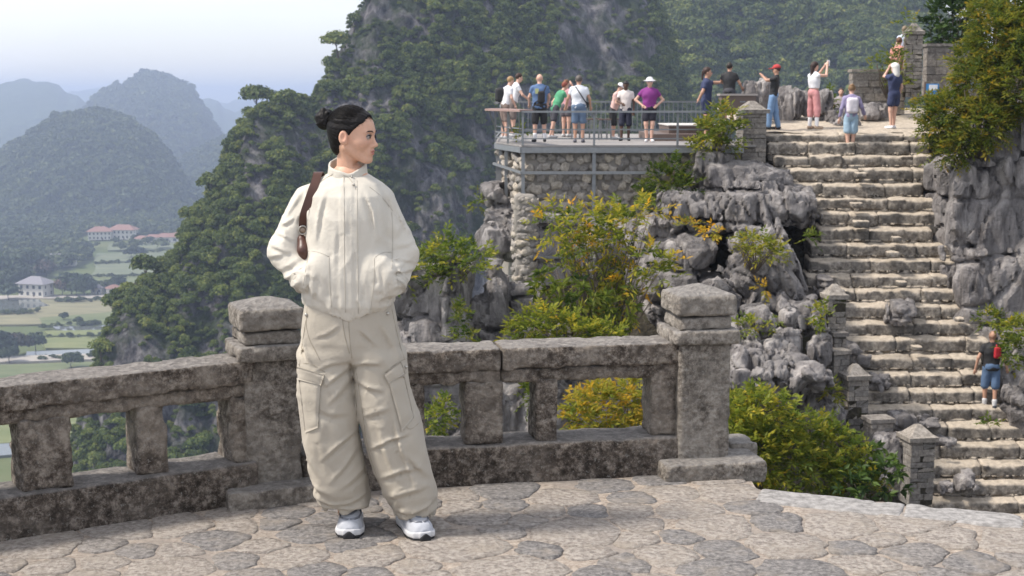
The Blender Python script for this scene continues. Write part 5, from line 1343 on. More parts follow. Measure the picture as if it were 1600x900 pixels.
# rock fins on the landing
for k, (a, b, c, d, Yd, lb) in enumerate([(1168, 1204, 128, 200, 36.6, "grey fluted rock between the kiosk and the man in the cap"), (1206, 1262, 138, 200, 37.6, "row of upright fluted rock fins behind the photographing woman"), (1258, 1300, 142, 205, 37.4, "upright rock fin at the photographing woman's feet"),
                                   (1290, 1330, 170, 200, 37.0, "low rounded rock behind the girl with the small backpack"), (1345, 1392, 162, 196, 37.2, "pale boulder below the low wall on the landing"), (1300, 1345, 185, 202, 36.6, "flat stone lying on the landing")]):
    crag("rock_fin" if k < 3 else "boulder", lb, [(a, b, c, d, Yd, 0.9, .16)], 350 + k, 0.05, flute=0.14, fr=3.0, bed=2.0)

# ------------------------------------------------------------------ stairway
t = NT("stair_stone", 0.92, 0.2); nb = t.noise(9, 8, 0.72); nv = t.noise(2.0, 6, 0.6, dist=0.5)
c = t.ramp(nb, [(0.34, (0.085, 0.074, 0.063)), (0.5, (0.225, 0.20, 0.17)), (0.66, (0.42, 0.38, 0.33))])
c = t.mix(t.ramp(nv, [(0.45, (0, 0, 0)), (0.62, (0.7, 0.7, 0.7))]), c, (0.10, 0.095, 0.088))
c = t.mix(t.upness(0.35, 0.75), c, t.ramp(nb, [(0.36, (0.37, 0.315, 0.25)), (0.64, (0.57, 0.495, 0.40))]))     # trodden sandy treads
t.col(c); t.bump(nb, 1.0, 0.06); M_STEP = t.m
EDGES = [207, 221, 241, 262, 285, 309, 331, 355, 380, 404, 428, 452, 476, 502, 528, 556, 582, 608, 636, 664, 694, 724, 752, 782, 812]
LX = ([207, 235, 262, 290, 310, 340, 380, 430, 470, 520, 560, 600, 640, 680, 720, 760, 812], [1196, 1205, 1232, 1240, 1268, 1290, 1268, 1262, 1300, 1322, 1326, 1340, 1352, 1392, 1440, 1452, 1470])
RX = ([207, 262, 310, 360, 430, 470, 520, 560, 600, 640, 700, 812], [1444, 1458, 1470, 1478, 1500, 1512, 1535, 1562, 1590, 1640, 1720, 1760])
stair = thing("stone_staircase", "broad worn stone staircase climbing between the rock walls to the upper landing", "stairs", tuple(W(1400, 780, 29)))
SO = np.array(stair.location)
rs = np.random.default_rng(41)
def step_z(py): return W(1400, py, stairY(py))[2]
def step_stone(xa, xb, yf, dep, ztop, hgt, seed, slope=0.12):
    c = np.array(((xa + xb) / 2, yf + dep / 2, ztop - hgt / 2)); hx = np.array(((xb - xa) / 2 - .008, dep / 2, hgt / 2))
    V, F = sdf_mesh(lambda P: sd_box(P, (0, 0, 0), hx, .045), -hx - .12, hx + .12, 0.055, lambda P: .05 * fbm((P + seed) * 3.2, 3, seed) + .02 * fbm((P + seed) * 10, 2, seed + 2), .2)
    V[:, 2] -= slope * np.clip((hx[1] - V[:, 1]) / dep, 0, 1.2) * (V[:, 2] > 0)
    return V + c
for i, py in enumerate(EDGES):
    yf = stairY(py); zt_ = step_z(py) + 0.06; hgt = max(0.24, zt_ - step_z(EDGES[i + 1]) + 0.24) if i + 1 < len(EDGES) else 0.45
    xl = W(np.interp(py, *LX), py, yf)[0]; xr = W(np.interp(py, *RX), py, yf)[0]
    cuts = [xl]
    while cuts[-1] < xr - 0.35: cuts.append(min(xr + .1, cuts[-1] + rs.uniform(0.55, 1.9)))
    for k in range(len(cuts) - 1):
        sd = 1000 + i * 30 + k; j = rs.uniform(-.05, .05)
        hx = None
        c_ = np.array((0., 0., 0.)); V_ = None
        xa, xb = cuts[k], cuts[k + 1]; dep = rs.uniform(0.62, 0.8)
        hxv = np.array(((xb - xa) / 2 + .012, dep / 2, hgt / 2)); cen = np.array(((xa + xb) / 2, yf + j + dep / 2, zt_ + rs.uniform(-.018, .018) - hgt / 2))
        V, F = sdf_mesh(lambda P: sd_box(P, (0, 0, 0), hxv, .02), -hxv - .11, hxv + .11, 0.055, lambda P: .034 * fbm((P + sd) * 3.0, 3, sd) + .026 * ridged((P + sd) * 6, 2, sd + 2), .2)
        V[:, 2] -= 0.11 * np.clip((hxv[1] - V[:, 1]) / dep, 0, 1.2) * (V[:, 2] > 0)
        link("step_stone", mesh("step_stone", V + cen - SO, F, M_STEP), stair)
# landing behind the top step
gx2 = np.arange(5.75, 12.5, 0.2); gy2 = np.arange(35.3, 40.5, 0.2); X2, Y2 = np.meshgrid(gx2, gy2, indexing='ij')
Z2 = 0.82 + (Y2 - 35.3) * 0.11 + 0.05 * fbm(np.stack([X2 * 2, Y2 * 2, 0 * X2], -1), 4, 9)
I = np.arange(X2.size).reshape(X2.shape); V = np.stack([X2, Y2, Z2], -1).reshape(-1, 3)
link("landing", mesh("landing", V, np.stack([I[:-1, :-1], I[1:, :-1], I[1:, 1:], I[:-1, 1:]], -1).reshape(-1, 4), M_STEP), kind="structure")
def land_z(y): return 0.82 + (y - 35.3) * 0.11
# boulders lying on the steps
for k, (a, b, c, d, lb) in enumerate([(1388, 1440, 470, 512, "large pale boulder resting on the middle of the stairs"), (1362, 1404, 590, 618, "grey boulder at the left end of a lower step"), (1398, 1440, 652, 680, "dark boulder beside the pillar wall on the lower stairs"),
                                  (1440, 1474, 656, 676, "round boulder next to the dark one on the lower stairs"), (1460, 1506, 690, 708, "flat rock lying on a low step behind the lowest pillar"), (1500, 1538, 742, 776, "upright dark rock on the lowest visible steps"),
                                  (1474, 1502, 760, 780, "small rock beside the upright dark one at the bottom"), (1282, 1308, 436, 452, "grey block at the stair's left edge above the slim pillar"), (1278, 1320, 452, 468, "second grey block at the stair's left edge, under the first"),
                                  (1325, 1352, 540, 562, "dark rock behind the slim pillar on the step"), (1330, 1365, 556, 575, "low dark rock in front of the one behind the slim pillar")]):
    crag("boulder", lb, [(a, b, c, d, stairY(d) - 0.25, 0.7, .22)], 370 + k, 0.045, flute=0.06, fr=2.4, bed=0.7, crack=0.04, rough=0.06)
loose = [(1345, 278, 20, 9), (1352, 300, 24, 10), (1338, 325, 22, 9), (1355, 381, 26, 10), (1394, 402, 22, 10), (1400, 428, 20, 9), (1408, 448, 18, 10), (1430, 556, 26, 12), (1432, 548, 18, 8), (1456, 607, 26, 8), (1345, 356, 30, 12), (1318, 330, 24, 9), (1500, 502, 14, 6), (1535, 735, 30, 8), (1400, 378, 16, 9), (1422, 350, 12, 6)]
for k, (px, py, w, h) in enumerate(sorted(loose[::2], key=lambda q: q[1])):
    yy = stairY(py) - 0.12; c = W(px, py - h / 2, yy); s = yy / FPX
    V, F = sdf_mesh(lambda P: sd_box(P, (0, 0, 0), (w * s * .42, .15, h * s * .4 + .01), .02), (-.4, -.3, -.3), (.4, .3, .3), .035, lambda P: .03 * fbm(P * 7 + k, 3, k))
    o = thing("loose_stone", f"loose flat stone lying on the stairs, {ORD[k]} counted from the top", "stone", tuple(c), "loose stones on the stairs", mesh("loose_stone", V, F, M_STEP))
# ------------------------------------------------------------------ pillars and low walls of coursed stone
t = NT("coursed_stone", 0.92, 0.2); nb = t.noise(12, 8, 0.7); rr_ = t.rnd()
c = t.ramp(nb, [(0.3, (0.12, 0.11, 0.10)), (0.5, (0.235, 0.22, 0.20)), (0.7, (0.37, 0.35, 0.32))])
c = t.mix(1.0, c, t.ramp(rr_, [(0, (0.72, 0.72, 0.74)), (1, (1.15, 1.1, 1.05))]), 'MULTIPLY'); t.col(c); t.bump(nb, 1.0, 0.03); M_COURSE = t.m
def courses(parent, org, w, dep, z0, z1, ch, seed, ang=0.0, split=2):
    rs = np.random.default_rng(seed); z = z0
    Rm = rotz(ang)
    while z < z1 - 0.02:
        h = min(rs.uniform(.8, 1.2) * ch, z1 - z); cut = np.sort(np.r_[0, rs.uniform(.25, .75) if split == 2 else rs.uniform(.15, .85, split - 1), 1])
        for a, b in zip(cut[:-1], cut[1:]):
            mb = MB(); ww = (b - a) * w - .012; e = rs.uniform(-.014, .014)
            hq = np.array((ww / 2, dep / 2 + e, h / 2 - .005)); bev = .012
            q = []
            for sz in (-1, 1):
                for (sx, sy) in ((-1, -1), (1, -1), (1, 1), (-1, 1)): q.append((sx * hq[0], sy * hq[1], sz * hq[2]))
            q = np.array(q) + rs.uniform(-.008, .008, (8, 3))
            mb.add(q, [[0, 3, 2, 1], [4, 5, 6, 7], [0, 1, 5, 4], [1, 2, 6, 5], [2, 3, 7, 6], [3, 0, 4, 7]])
            d = mb.data("course_stone", M_COURSE); o = link("course_stone", d, parent, tuple(np.array((-w / 2 + (a + b) / 2 * w, 0, z + h / 2)) @ Rm)); o.rotation_euler = (0, 0, ang)
        z += h
def pillar(label, px0, px1, pyt, pyb, Yd, seed, ang=0.0, capk=1.18):
    a = W(px0, pyb, Yd); b = W(px1, pyt, Yd); w = (b[0] - a[0]) * 0.86; c = ((a[0] + b[0]) / 2, Yd + w / 2, a[2]); Ht = b[2] - a[2]
    o = thing("stone_pillar", label, "pillar", c)
    capH = 0.30 if Ht > 1.2 else 0.24
    courses(o, None, w, w, 0, Ht - capH, 0.115, seed, ang)
    mb = MB(); hw_ = w * capk / 2
    z0 = Ht - capH + .004
    V = np.array([(sx * s, sy * s, z) for s, z in ((hw_, z0), (hw_ * 1.03, z0 + .09), (hw_ * .8, z0 + .11), (hw_ * .18, z0 + capH)) for sx, sy in ((-1, -1), (1, -1), (1, 1), (-1, 1))]) @ rotz(ang)
    Fq = [[l * 4 + i, l * 4 + (i + 1) % 4, l * 4 + 4 + (i + 1) % 4, l * 4 + 4 + i] for l in range(3) for i in range(4)] + [[12, 13, 14, 15], [3, 2, 1, 0]]
    mb.add(V, Fq); mb.build("cap", M_COURSE, o)
    MB().box((0, 0, (Ht - capH) / 2), (w * .95, w * .95, Ht - capH - .01), rotz(ang)).build("core", M_SOIL, o)
    return o
pillar("square stone pillar at the stair head, between the kiosk and the man in jeans", 1153, 1200, 158, 262, 34.7, 401, R(8))
pillar("slim stone pillar beside the middle stairs", 1287, 1325, 446, 560, 29.9, 402, R(6))
pillar("stone pillar with dark cap beside the lower stairs, above the shrubs", 1317, 1360, 572, 690, 28.9, 403, R(10))
pillar("lowest stone pillar, just beyond the paved lookout's edge", 1412, 1464, 668, 790, 27.5, 404, R(10))
pillar("tall stone gate pillar on the upper landing among the leaves", 1413, 1446, 36, 152, 38.2, 405, R(-4))
def low_wall(label, px0, px1, pyt, pyb, Yd, seed, dep=0.35, ang=0.0, ch=0.2, split=3, hole=False):
    a = W(px0, pyb, Yd); b = W(px1, pyt, Yd); w = b[0] - a[0]
    o = thing("stone_wall", label, "wall", ((a[0] + b[0]) / 2, Yd + dep / 2, a[2]))
    courses(o, None, w, dep, 0, b[2] - a[2] - .09, ch, seed, ang, split)
    MB().box((0, 0, (b[2] - a[2]) - .04), (w + .06, dep + .08, .08), rotz(ang)).build("coping", M_COURSE, o)
    MB().box((0, 0, (b[2] - a[2]) / 2 - .05), (w - .04, dep - .05, b[2] - a[2] - .12), rotz(ang)).build("core", M_SOIL, o); return o
low_wall("low stone wall on the landing behind the woman with the white headcloth", 1330, 1416, 108, 178, 38.6, 411, .4)
low_wall("stone wall running into the leaves right of the gate pillar", 1446, 1520, 68, 150, 38.8, 412, .4)
low_wall("stepped stone wall joining the slim pillar and the one below", 1294, 1325, 548, 640, 29.3, 413, .4, R(20), .12, 2)
low_wall("stepped low stone wall right of the dark-capped pillar", 1355, 1395, 655, 740, 28.3, 414, .4, R(10), .12, 2)
low_wall("low stone wall stub beside the lowest pillar", 1392, 1420, 690, 770, 27.9, 415, .35, R(10), .12, 2)
low_wall("short stone kerb wall left of the slim pillar's foot", 1300, 1322, 520, 560, 29.7, 416, .35, R(10), .12, 2)
# ------------------------------------------------------------------ viewing platform
M_STEEL = flat("galvanised_steel", (0.23, 0.24, 0.25), 0.5, 0.55, var=0.2, scale=8); M_DECK = flat("deck_boards", (0.26, 0.245, 0.235), 0.85, var=0.25, scale=3)
M_SHELF = flat("reddish_wood_shelf", (0.30, 0.20, 0.175), 0.6, var=0.2, scale=10); M_DARKW = flat("dark_brown_panel", (0.13, 0.095, 0.08), 0.6); M_CONC = flat("pale_concrete", (0.52, 0.50, 0.47), 0.85)
DZ = 0.54
pA = W(815, 0, 34.5)[:2]; pB = np.array((5.6, 34.5)); pC = np.array((-0.43, 37.3)); pD = np.array((-0.35, 44.6)); pE = np.array((6.2, 45.0))
deck = [pA, pB, pE, pD, pC]
plat = thing("viewing_platform", "steel-framed viewing platform cantilevered over the rubble wall, crowded with visitors", "platform", (2.5, 38, DZ - 0.2)); PO = np.array(plat.location)
def pl(mb, name, mat, **k):
    mb.V = [v - PO for v in mb.V]; return mb.build(name, mat, plat, **k)
# deck boards one by one
nbd = 34
for k in range(nbd):
    y0 = 34.5 + k * (10.6 / nbd); y1 = y0 + 10.6 / nbd - 0.012
    def xl_at(y): return np.interp(y, [34.5, 37.3, 44.6, 46], [pA[0], pC[0], pD[0], pD[0]])
    m = MB(); m.add([(xl_at(y0), y0, DZ - .04), (5.9, y0, DZ - .04), (5.9, y1, DZ - .04), (xl_at(y1), y1, DZ - .04), (xl_at(y0), y0, DZ), (5.9, y0, DZ), (5.9, y1, DZ), (xl_at(y1), y1, DZ)],
                    [[0, 3, 2, 1], [4, 5, 6, 7], [0, 1, 5, 4], [1, 2, 6, 5], [2, 3, 7, 6], [3, 0, 4, 7]]); pl(m, "deck_board", M_DECK)
def P3(p, z): return np.array((p[0], p[1], z))
for a, b in ((pA, pB), (pA, pC), (pC, pD)):
    pl(MB().bar(P3(a, DZ - .115), P3(b, DZ - .115), .07, .135), "edge_beam", M_STEEL)
posts = [(pA + (0.04, .06), -2.35), (W(930, 0, 34.56)[:2], -1.75), (W(1062, 0, 34.56)[:2], -0.35), (pC + (.05, .05), -1.7), (pC * .62 + pA * .38 + (.03, .02), -1.9), (pC * .88 + pA * .12 + (.05, .03), -1.2)]
for p, zb in posts: pl(MB().box((p[0], p[1], (zb + DZ - .18) / 2), (.085, .085, DZ - .18 - zb)), "support_post", M_STEEL)
for z, x1 in ((-0.12, pB[0] - .6), ):
    pl(MB().bar((pA[0], 34.5, z), (x1 - .3, 34.5, z), .07, .07), "cross_bar", M_STEEL)
pl(MB().bar(P3(pC + (-.05, 0), -.03), P3(pA + (0, -.02), -.12), .06, .06), "cross_bar", M_STEEL); pl(MB().bar(P3(pC, -1.2), P3(pA + (0, -.02), -1.62), .06, .06), "cross_bar", M_STEEL)
pl(MB().bar((pA[0] - .1, 34.52, -1.62), (pA[0] + .55, 34.55, -1.62), .06, .06), "cross_bar", M_STEEL)
pl(MB().bar(W(830, 402, 33.4), W(892, 402, 33.6), .05, .06), "cross_bar", M_STEEL)
# railings
RZ = 1.345
for a, b in ((pA, pB), ):
    pl(MB().bar(P3(a - (0, .05), RZ), P3(b - (0, .05), RZ), .16, .045), "handrail", M_STEEL)
    for z in (DZ + .16, DZ + .38): pl(MB().bar(P3(a, z), P3(b, z), .028, .028), "rail_bar", M_STEEL)
for a, b in ((pC, pA), ):
    for z in (DZ + .12, DZ + .26, DZ + .40): pl(MB().bar(P3(a, z), P3(b, z), .028, .028), "rail_bar", M_STEEL)
sh = [pA + (-.02, -.12), pA + (.25, .25), pC + (.25, .15), pC + (-.18, .12), pC * .5 + pA * .5 + (-.42, -.22)]
shelf_poly = [W(757, 0, 36.9)[:2], W(812, 0, 34.35)[:2], pA + (.28, .12), pC + (.25, .3), W(768, 0, 38.3)[:2]]
m = MB(); m.prism(shelf_poly, RZ + .0, RZ + .05); pl(m, "rail_shelf", M_SHELF)
for s_ in (0.05, .35, .65, .95):
    q = pC * (1 - s_) + pA * s_; qo = np.array(shelf_poly[0]) * (1 - s_) + np.array(shelf_poly[1]) * s_
    pl(MB().bar(P3(q, DZ + .3), P3(qo * .8 + q * .2, RZ), .03, .03), "shelf_strut", M_STEEL)
for p in (pA + (.03, 0), W(930, 0, 34.5)[:2], W(1062, 0, 34.5)[:2], pC, pC * .5 + pA * .5):
    pl(MB().box((p[0], p[1], (DZ + RZ) / 2), (.05, .05, RZ - DZ)), "rail_post", M_STEEL)
# far railing with upright bars
for a, b, n_ in ((pD, pE, 46), (pC, pD, 0)):
    pl(MB().bar(P3(a, DZ + 1.0), P3(b, DZ + 1.0), .06, .05), "handrail", M_STEEL); pl(MB().bar(P3(a, DZ + .1), P3(b, DZ + .1), .03, .03), "rail_bar", M_STEEL)
    for k in range(n_ + 1):
        if n_: pl(MB().box((*(a + (b - a) * k / n_), DZ + .55), (.022, .022, .9)), "baluster_bar", M_STEEL)
# raised stage on the right side of the deck
st_o = thing("low_stage", "low white-topped step box at the platform's right end", "stage", (4.6, 39.5, DZ))
MB().box((0, 0, .09), (1.9, 3.4, .18)).build("lower_step", M_DARKW, st_o); MB().box((.3, .3, .28), (1.35, 2.6, .2)).build("upper_step", M_DARKW, st_o); MB().box((.3, .3, .395), (1.4, 2.66, .03)).build("stage_top", M_CONC, st_o)
# little metal tables and stools among the visitors
def stool(label, x, y, w, h):
    o = thing("metal_stool", label, "stool", (x, y, DZ), "stools on the platform")
    MB().box((0, 0, h), (w, w, .03)).build("seat", M_DARKW, o)
    for sx in (-1, 1):
        for sy in (-1, 1): MB().bar((sx * w * .42, sy * w * .42, h - .015), (sx * w * .5, sy * w * .5, 0), .025, .025).build("leg", M_STEEL, o)
for k, px in enumerate((905, 922, 935, 948, 962)):
    p = G(px, 219 + (k % 2), DZ); stool(f"small dark metal stool on the platform, {ORD[k]} from the grey-haired man's legs", p[0], p[1] + .8 + .3 * (k % 3), .34, .55)
tb_o = thing("metal_table", "dark metal table between the stools on the platform", "table", (*G(938, 216, DZ)[:2], DZ))
MB().box((0, 0, .74), (1.3, .6, .03)).build("table_top", M_DARKW, tb_o)
for sx in (-.58, .58):
    for sy in (-.25, .25): MB().bar((sx, sy, .73), (sx, sy, 0), .03, .03).build("leg", M_STEEL, tb_o)
# information box by the stair head
kx = W(1152, 150, 36.0)
ki = thing("information_box", "brown box-shaped kiosk panel behind the green shrub at the stair head", "kiosk", (kx[0], 36.0, land_z(36)))
MB().box((0, 0, .62), (.86, .5, .42)).build("cabinet", M_DARKW, ki); MB().box((0, 0, .855), (.94, .58, .05)).build("lid", flat("kiosk_lid", (0.3, 0.27, 0.25), .6), ki)
MB().box((.1, -.255, .68), (.14, .012, .03)).build("handle", M_STEEL, ki)
for sx in (-.36, .36): MB().box((sx, 0, .15), (.07, .4, .5)).build("leg", M_DARKW, ki)
# blue-framed board standing by the gate pillar
bo = thing("notice_board", "small blue-and-white notice board half hidden by leaves beside the gate pillar", "board", tuple(W(1456, 150, 37.6)))
MB().box((0, 0, .18), (.34, .05, .28)).build("panel", flat("blue_panel", (0.05, 0.22, 0.5), .5), bo); MB().box((0.02, -.03, .22), (.22, .012, .14)).build("poster", flat("white_poster", (0.7, 0.72, 0.75), .6), bo); MB().box((-.19, 0, .12), (.035, .06, .5)).build("leg", M_DARKW, bo)
# ------------------------------------------------------------------ rubble wall under the platform
t = NT("rubble_stone", 0.92, 0.2); nb = t.noise(12, 7, 0.7)
c = t.ramp(nb, [(0.3, (0.20, 0.185, 0.165)), (0.5, (0.36, 0.335, 0.30)), (0.72, (0.52, 0.49, 0.45))])
c = t.mix(1.0, c, t.ramp(t.rnd(), [(0, (0.55, 0.55, 0.57)), (0.5, (0.9, 0.88, 0.86)), (1, (1.2, 1.13, 1.02))]), 'MULTIPLY'); t.col(c); t.bump(nb, .8, .03); M_RUB_ST = t.m
M_RUB_M = flat("rubble_mortar", (0.24, 0.22, 0.195), 0.95, var=0.35, scale=9)
rw = thing("rubble_wall", "rough pale rubble-stone wall carrying the viewing platform", "wall", (2.0, 36, -2.2)); RO = np.array(rw.location)
base_poly = [pA + (.10, .22), pB + (.2, .22), pB + (.2, 7), pC + (.3, 7), pC + (.16, .25)]
core = MB(); core.prism(base_poly, -4.6, DZ - .1); core.V = [v - RO for v in core.V]; core.build("core", M_RUB_M, rw)
variants = []
for k in range(9):
    r_ = np.random.default_rng(700 + k)
    V, F = sdf_mesh(lambda P: sd_ell(P, (0, 0, 0), (1, .5, .78)) , (-1.3, -1, -1.2), (1.3, 1, 1.2), .34, lambda P: .55 * fbm(P * 1.1 + 7 * k, 2, k))
    variants.append(mesh("rubble_stone", V, F, M_RUB_ST, False))
rs = np.random.default_rng(71)
def rub_face(a, b, z0, z1, nx, nz, nrm):
    L = np.linalg.norm(b - a); dx = L / nx; dz = (z1 - z0) / nz
    for i in range(nx):
        for k in range(nz):
            s = (i + .5 + .5 * (k % 2) - .25 + rs.uniform(-.22, .22)) * dx; z = z0 + (k + .5 + rs.uniform(-.25, .25)) * dz; p = a + (b - a) * s / L
            r = rs.uniform(.8, 1.15) * .56
            o = link("stone", variants[rs.integers(0, 9)], rw, tuple(np.array((p[0] + nrm[0] * .03, p[1] + nrm[1] * .03, z)) - RO))
            o.scale = (r * dx * rs.uniform(.95, 1.2), r * dx * .8, r * dz * rs.uniform(1.0, 1.25)); o.rotation_euler = (rs.normal(0, .15), rs.uniform(-.5, .5), math.atan2((b - a)[1], (b - a)[0]) + rs.normal(0, .15))
rub_face(base_poly[0], np.array((4.7, base_poly[0][1])), -2.5, DZ - .2, 19, 12, np.array((0, -1.)))
rub_face(base_poly[4], base_poly[0], -2.4, DZ - .2, 6, 11, np.array((-.9, -.4)))
# rubble pier below the corner
pier = thing("rubble_pier", "ragged rubble-stone pier under the platform's corner post", "pier", tuple(W(820, 430, 33.6)))
PIO = np.array(pier.location); pc = W(820, 385, 33.8)
V, F = sdf_mesh(lambda P: sd_box(P, pc, (.25, .28, 1.25), .1), pc - (.7, .7, 1.6), pc + (.7, .7, 1.6), .06, lambda P: .05 * fbm(P * 2.5, 3, 3)); link("core", mesh("core", V - PIO, F, M_RUB_M), pier)
for k in range(70):
    z = -1.2 + 2.4 * (k // 5 + rs.uniform(.2, .8)) / 14; a_ = -2.9 + 2.7 * (k % 5 + rs.uniform(.1, .9)) / 5; p = pc + np.array((.29 * math.cos(a_), .29 * math.sin(a_), z))
    o = link("stone", variants[rs.integers(0, 9)], pier, tuple(p - PIO)); r = rs.uniform(.09, .14); o.scale = (r * 1.25, r * .8, r); o.rotation_euler = (0, rs.uniform(-.6, .6), a_ + math.pi / 2)
# ================================================================== SHRUBS AND SMALL TREES
M_SHRUB = leafmat("shrub_leaf", [(0.035, 0.062, 0.013), (0.085, 0.135, 0.022), (0.19, 0.23, 0.034), (0.36, 0.32, 0.04), (0.55, 0.32, 0.03)], 0.5, 0.52)
M_BROAD = leafmat("broad_leaf", [(0.016, 0.035, 0.012), (0.04, 0.075, 0.02), (0.09, 0.14, 0.03), (0.17, 0.21, 0.045)], 0.42, 0.3)
M_TWIG = flat("twig_bark", (0.13, 0.105, 0.085), 0.9, var=0.3, scale=30)
def sprigs(base, dirs, L, K, leaf, wr, rs, mu, sd, tip, droop=0.35, palm=False):
    """leaf quads on N twigs: base (n,3), dirs (n,3) unit"""
    n = len(base); t = np.linspace(0.12, 1.0, K)[None, :]
    up = np.array((0, 0, 1.)); side = np.cross(dirs, up); side /= np.linalg.norm(side, axis=1)[:, None] + 1e-6; nrm = np.cross(side, dirs)
    roll = rs.uniform(-.6, .6, n)[:, None]; side, nrm = side * np.cos(roll) + nrm * np.sin(roll), nrm * np.cos(roll) - side * np.sin(roll)
    Lk = (L * rs.uniform(.6, 1.25, n))[:, None]
    if palm:
        p = base[:, None, :] + dirs[:, None, :] * (Lk * .9)[..., None] + np.zeros((1, K, 1)); an = (np.arange(K) / K * 2 * np.pi)[None, :] + rs.uniform(0, 6, n)[:, None]
        d = side[:, None, :] * np.cos(an)[..., None] + nrm[:, None, :] * np.sin(an)[..., None] * .8 + dirs[:, None, :] * .45
        tt = np.full((n, K), .8)
    else:
        p = base[:, None, :] + dirs[:, None, :] * (Lk * t)[..., None] - up * (droop * Lk * t * t * .6)[..., None]
        sg = np.where(np.arange(K) % 2 == 0, 1, -1)[None, :, None]; d = side[:, None, :] * sg * .85 + dirs[:, None, :] * .6 + nrm[:, None, :] * .15; tt = t + np.zeros((n, 1))
        d[:, -1] = dirs
    d = d + rs.normal(0, .22, d.shape); d[..., 2] -= droop * .5; d /= np.linalg.norm(d, axis=-1)[..., None]
    ln = leaf * rs.uniform(.65, 1.25, (n, K, 1)); q = np.cross(d, nrm[:, None, :] + rs.normal(0, .35, d.shape)); q /= np.linalg.norm(q, axis=-1)[..., None] + 1e-6
    nn = np.cross(q, d); w = ln * wr
    V = np.stack([p, p + d * ln * .45 + q * w + nn * ln * .07, p + d * ln - nn * ln * .06, p + d * ln * .45 - q * w + nn * ln * .07], 2)
    tint = np.clip(rs.normal(mu, sd, (n, 1)) + rs.normal(0, .06, (n, K)) + tip * (tt - .4), 0, 1)
    T = np.repeat(tint.reshape(-1), 4)
    V = V.reshape(-1, 3); return V, np.stack([T, T, T], 1)
def shrub(name, label, cat, blobs, leaf=.11, L=.28, K=9, dens=1.0, mu=.38, sd=.13, tip=.12, wr=.20, seed=0, mat=None, palm=False, root=None, stems=True, shell=.55, parts=("foliage", "stem"), droop=.35):
    rs = np.random.default_rng(seed); VV = []; TT = []; mb = MB(); cs = []
    for (px, py, rx, ry, Yd) in blobs:
        c = W(px, py, Yd); s = Yd / FPX; r = np.array((rx * s, (rx + ry) * .5 * s * .9, ry * s)); cs.append((c, r))
    rootp = np.array(root) if root is not None else np.array((np.mean([c[0] for c, r in cs]), np.mean([c[1] for c, r in cs]) + .2, min(c[2] - r[2] for c, r in cs) - .25))
    for c, r in cs:
        area = 4 * math.pi * ((r[0] * r[1]) ** 1.6 / 3 + (r[0] * r[2]) ** 1.6 / 3 + (r[1] * r[2]) ** 1.6 / 3) ** (1 / 1.6)
        n = max(6, int(dens * area * 3.2 / (K * leaf * leaf * wr) * .42))
        u = rs.normal(size=(n, 3)); u /= np.linalg.norm(u, axis=1)[:, None]
        lump = 1 + .28 * fbm(u * 2.2 + seed, 3, seed)
        rad = (shell + (1 - shell) * rs.random(n) ** .5) * lump
        b = c + u * rad[:, None] * r * .92; dr = u * .8 + rs.normal(0, .4, u.shape) + np.array((0, 0, .35)); dr /= np.linalg.norm(dr, axis=1)[:, None]
        V, T = sprigs(b, dr, L, K, leaf, wr, rs, mu, sd, tip, droop, palm); VV.append(V); TT.append(T)
        if stems:
            for k in range(5):
                e = c + rs.normal(0, .42, 3) * r; mid = (rootp + e) / 2 + rs.normal(0, .08, 3); mb.tube([rootp - (0, 0, .1), mid, e], [.022, .014, .006], 5)
    V = np.concatenate(VV); T = np.concatenate(TT)
    o = thing(name, label, cat, tuple(rootp))
    link(parts[0], mesh(parts[0], V - rootp, np.arange(len(V)).reshape(-1, 4), mat or M_SHRUB, False, uvcol=T), o)
    if stems: mb.V = [v - rootp for v in mb.V]; mb.build(parts[1], M_TWIG, o, True)
    return o
shrub("shrub", "big yellow-green shrub spilling over the rock wall at the picture's right edge", "shrub", [(1566, 62, 44, 52, 32.6), (1600, 120, 56, 66, 32.2), (1530, 138, 38, 40, 32.4), (1490, 172, 36, 24, 32.5), (1468, 200, 24, 28, 32.8), (1535, 196, 42, 32, 32.0), (1640, 50, 70, 70, 33), (1498, 226, 22, 22, 32.3), (1592, 12, 40, 30, 33), (1476, 244, 12, 14, 32.6), (1515, 95, 26, 26, 32.8), (1448, 172, 20, 16, 33), (1545, 30, 34, 30, 33)], .11, .30, 10, 1.5, .52, .16, .2, seed=1)
shrub("broadleaf_tree", "dark broad-leaved tree behind the gate pillar and stone wall", "tree", [(1490, 34, 42, 40, 40), (1530, 10, 40, 40, 40), (1462, 62, 22, 26, 40), (1505, -30, 50, 40, 40)], .19, .3, 7, .8, .28, .14, .1, .26, seed=2, mat=M_BROAD, parts=("crown", "trunk"))
shrub("shrub", "thin leafy shoots around the gate pillar's top and side", "shrub", [(1402, 112, 9, 30, 38.0), (1420, 38, 12, 6, 38.3), (1395, 84, 10, 8, 38.1), (1370, 105, 8, 10, 38.2)], .13, .3, 7, .7, .45, .12, .1, seed=3)
shrub("shrub", "bright lime shrub between the platform rail and the stair-head pillar", "shrub", [(1128, 190, 26, 24, 34.0), (1108, 212, 22, 22, 34.0), (1142, 215, 14, 18, 34.1), (1092, 232, 12, 14, 34.1)], .14, .3, 9, 1.0, .5, .12, .14, seed=4)
shrub("shrub", "green shrub growing against the rubble wall beside the rock knob", "shrub", [(1040, 282, 30, 22, 33.9), (1066, 296, 24, 16, 33.8), (1020, 300, 18, 12, 33.9), (1055, 262, 16, 12, 34.1)], .14, .3, 9, .9, .36, .12, .12, seed=5)
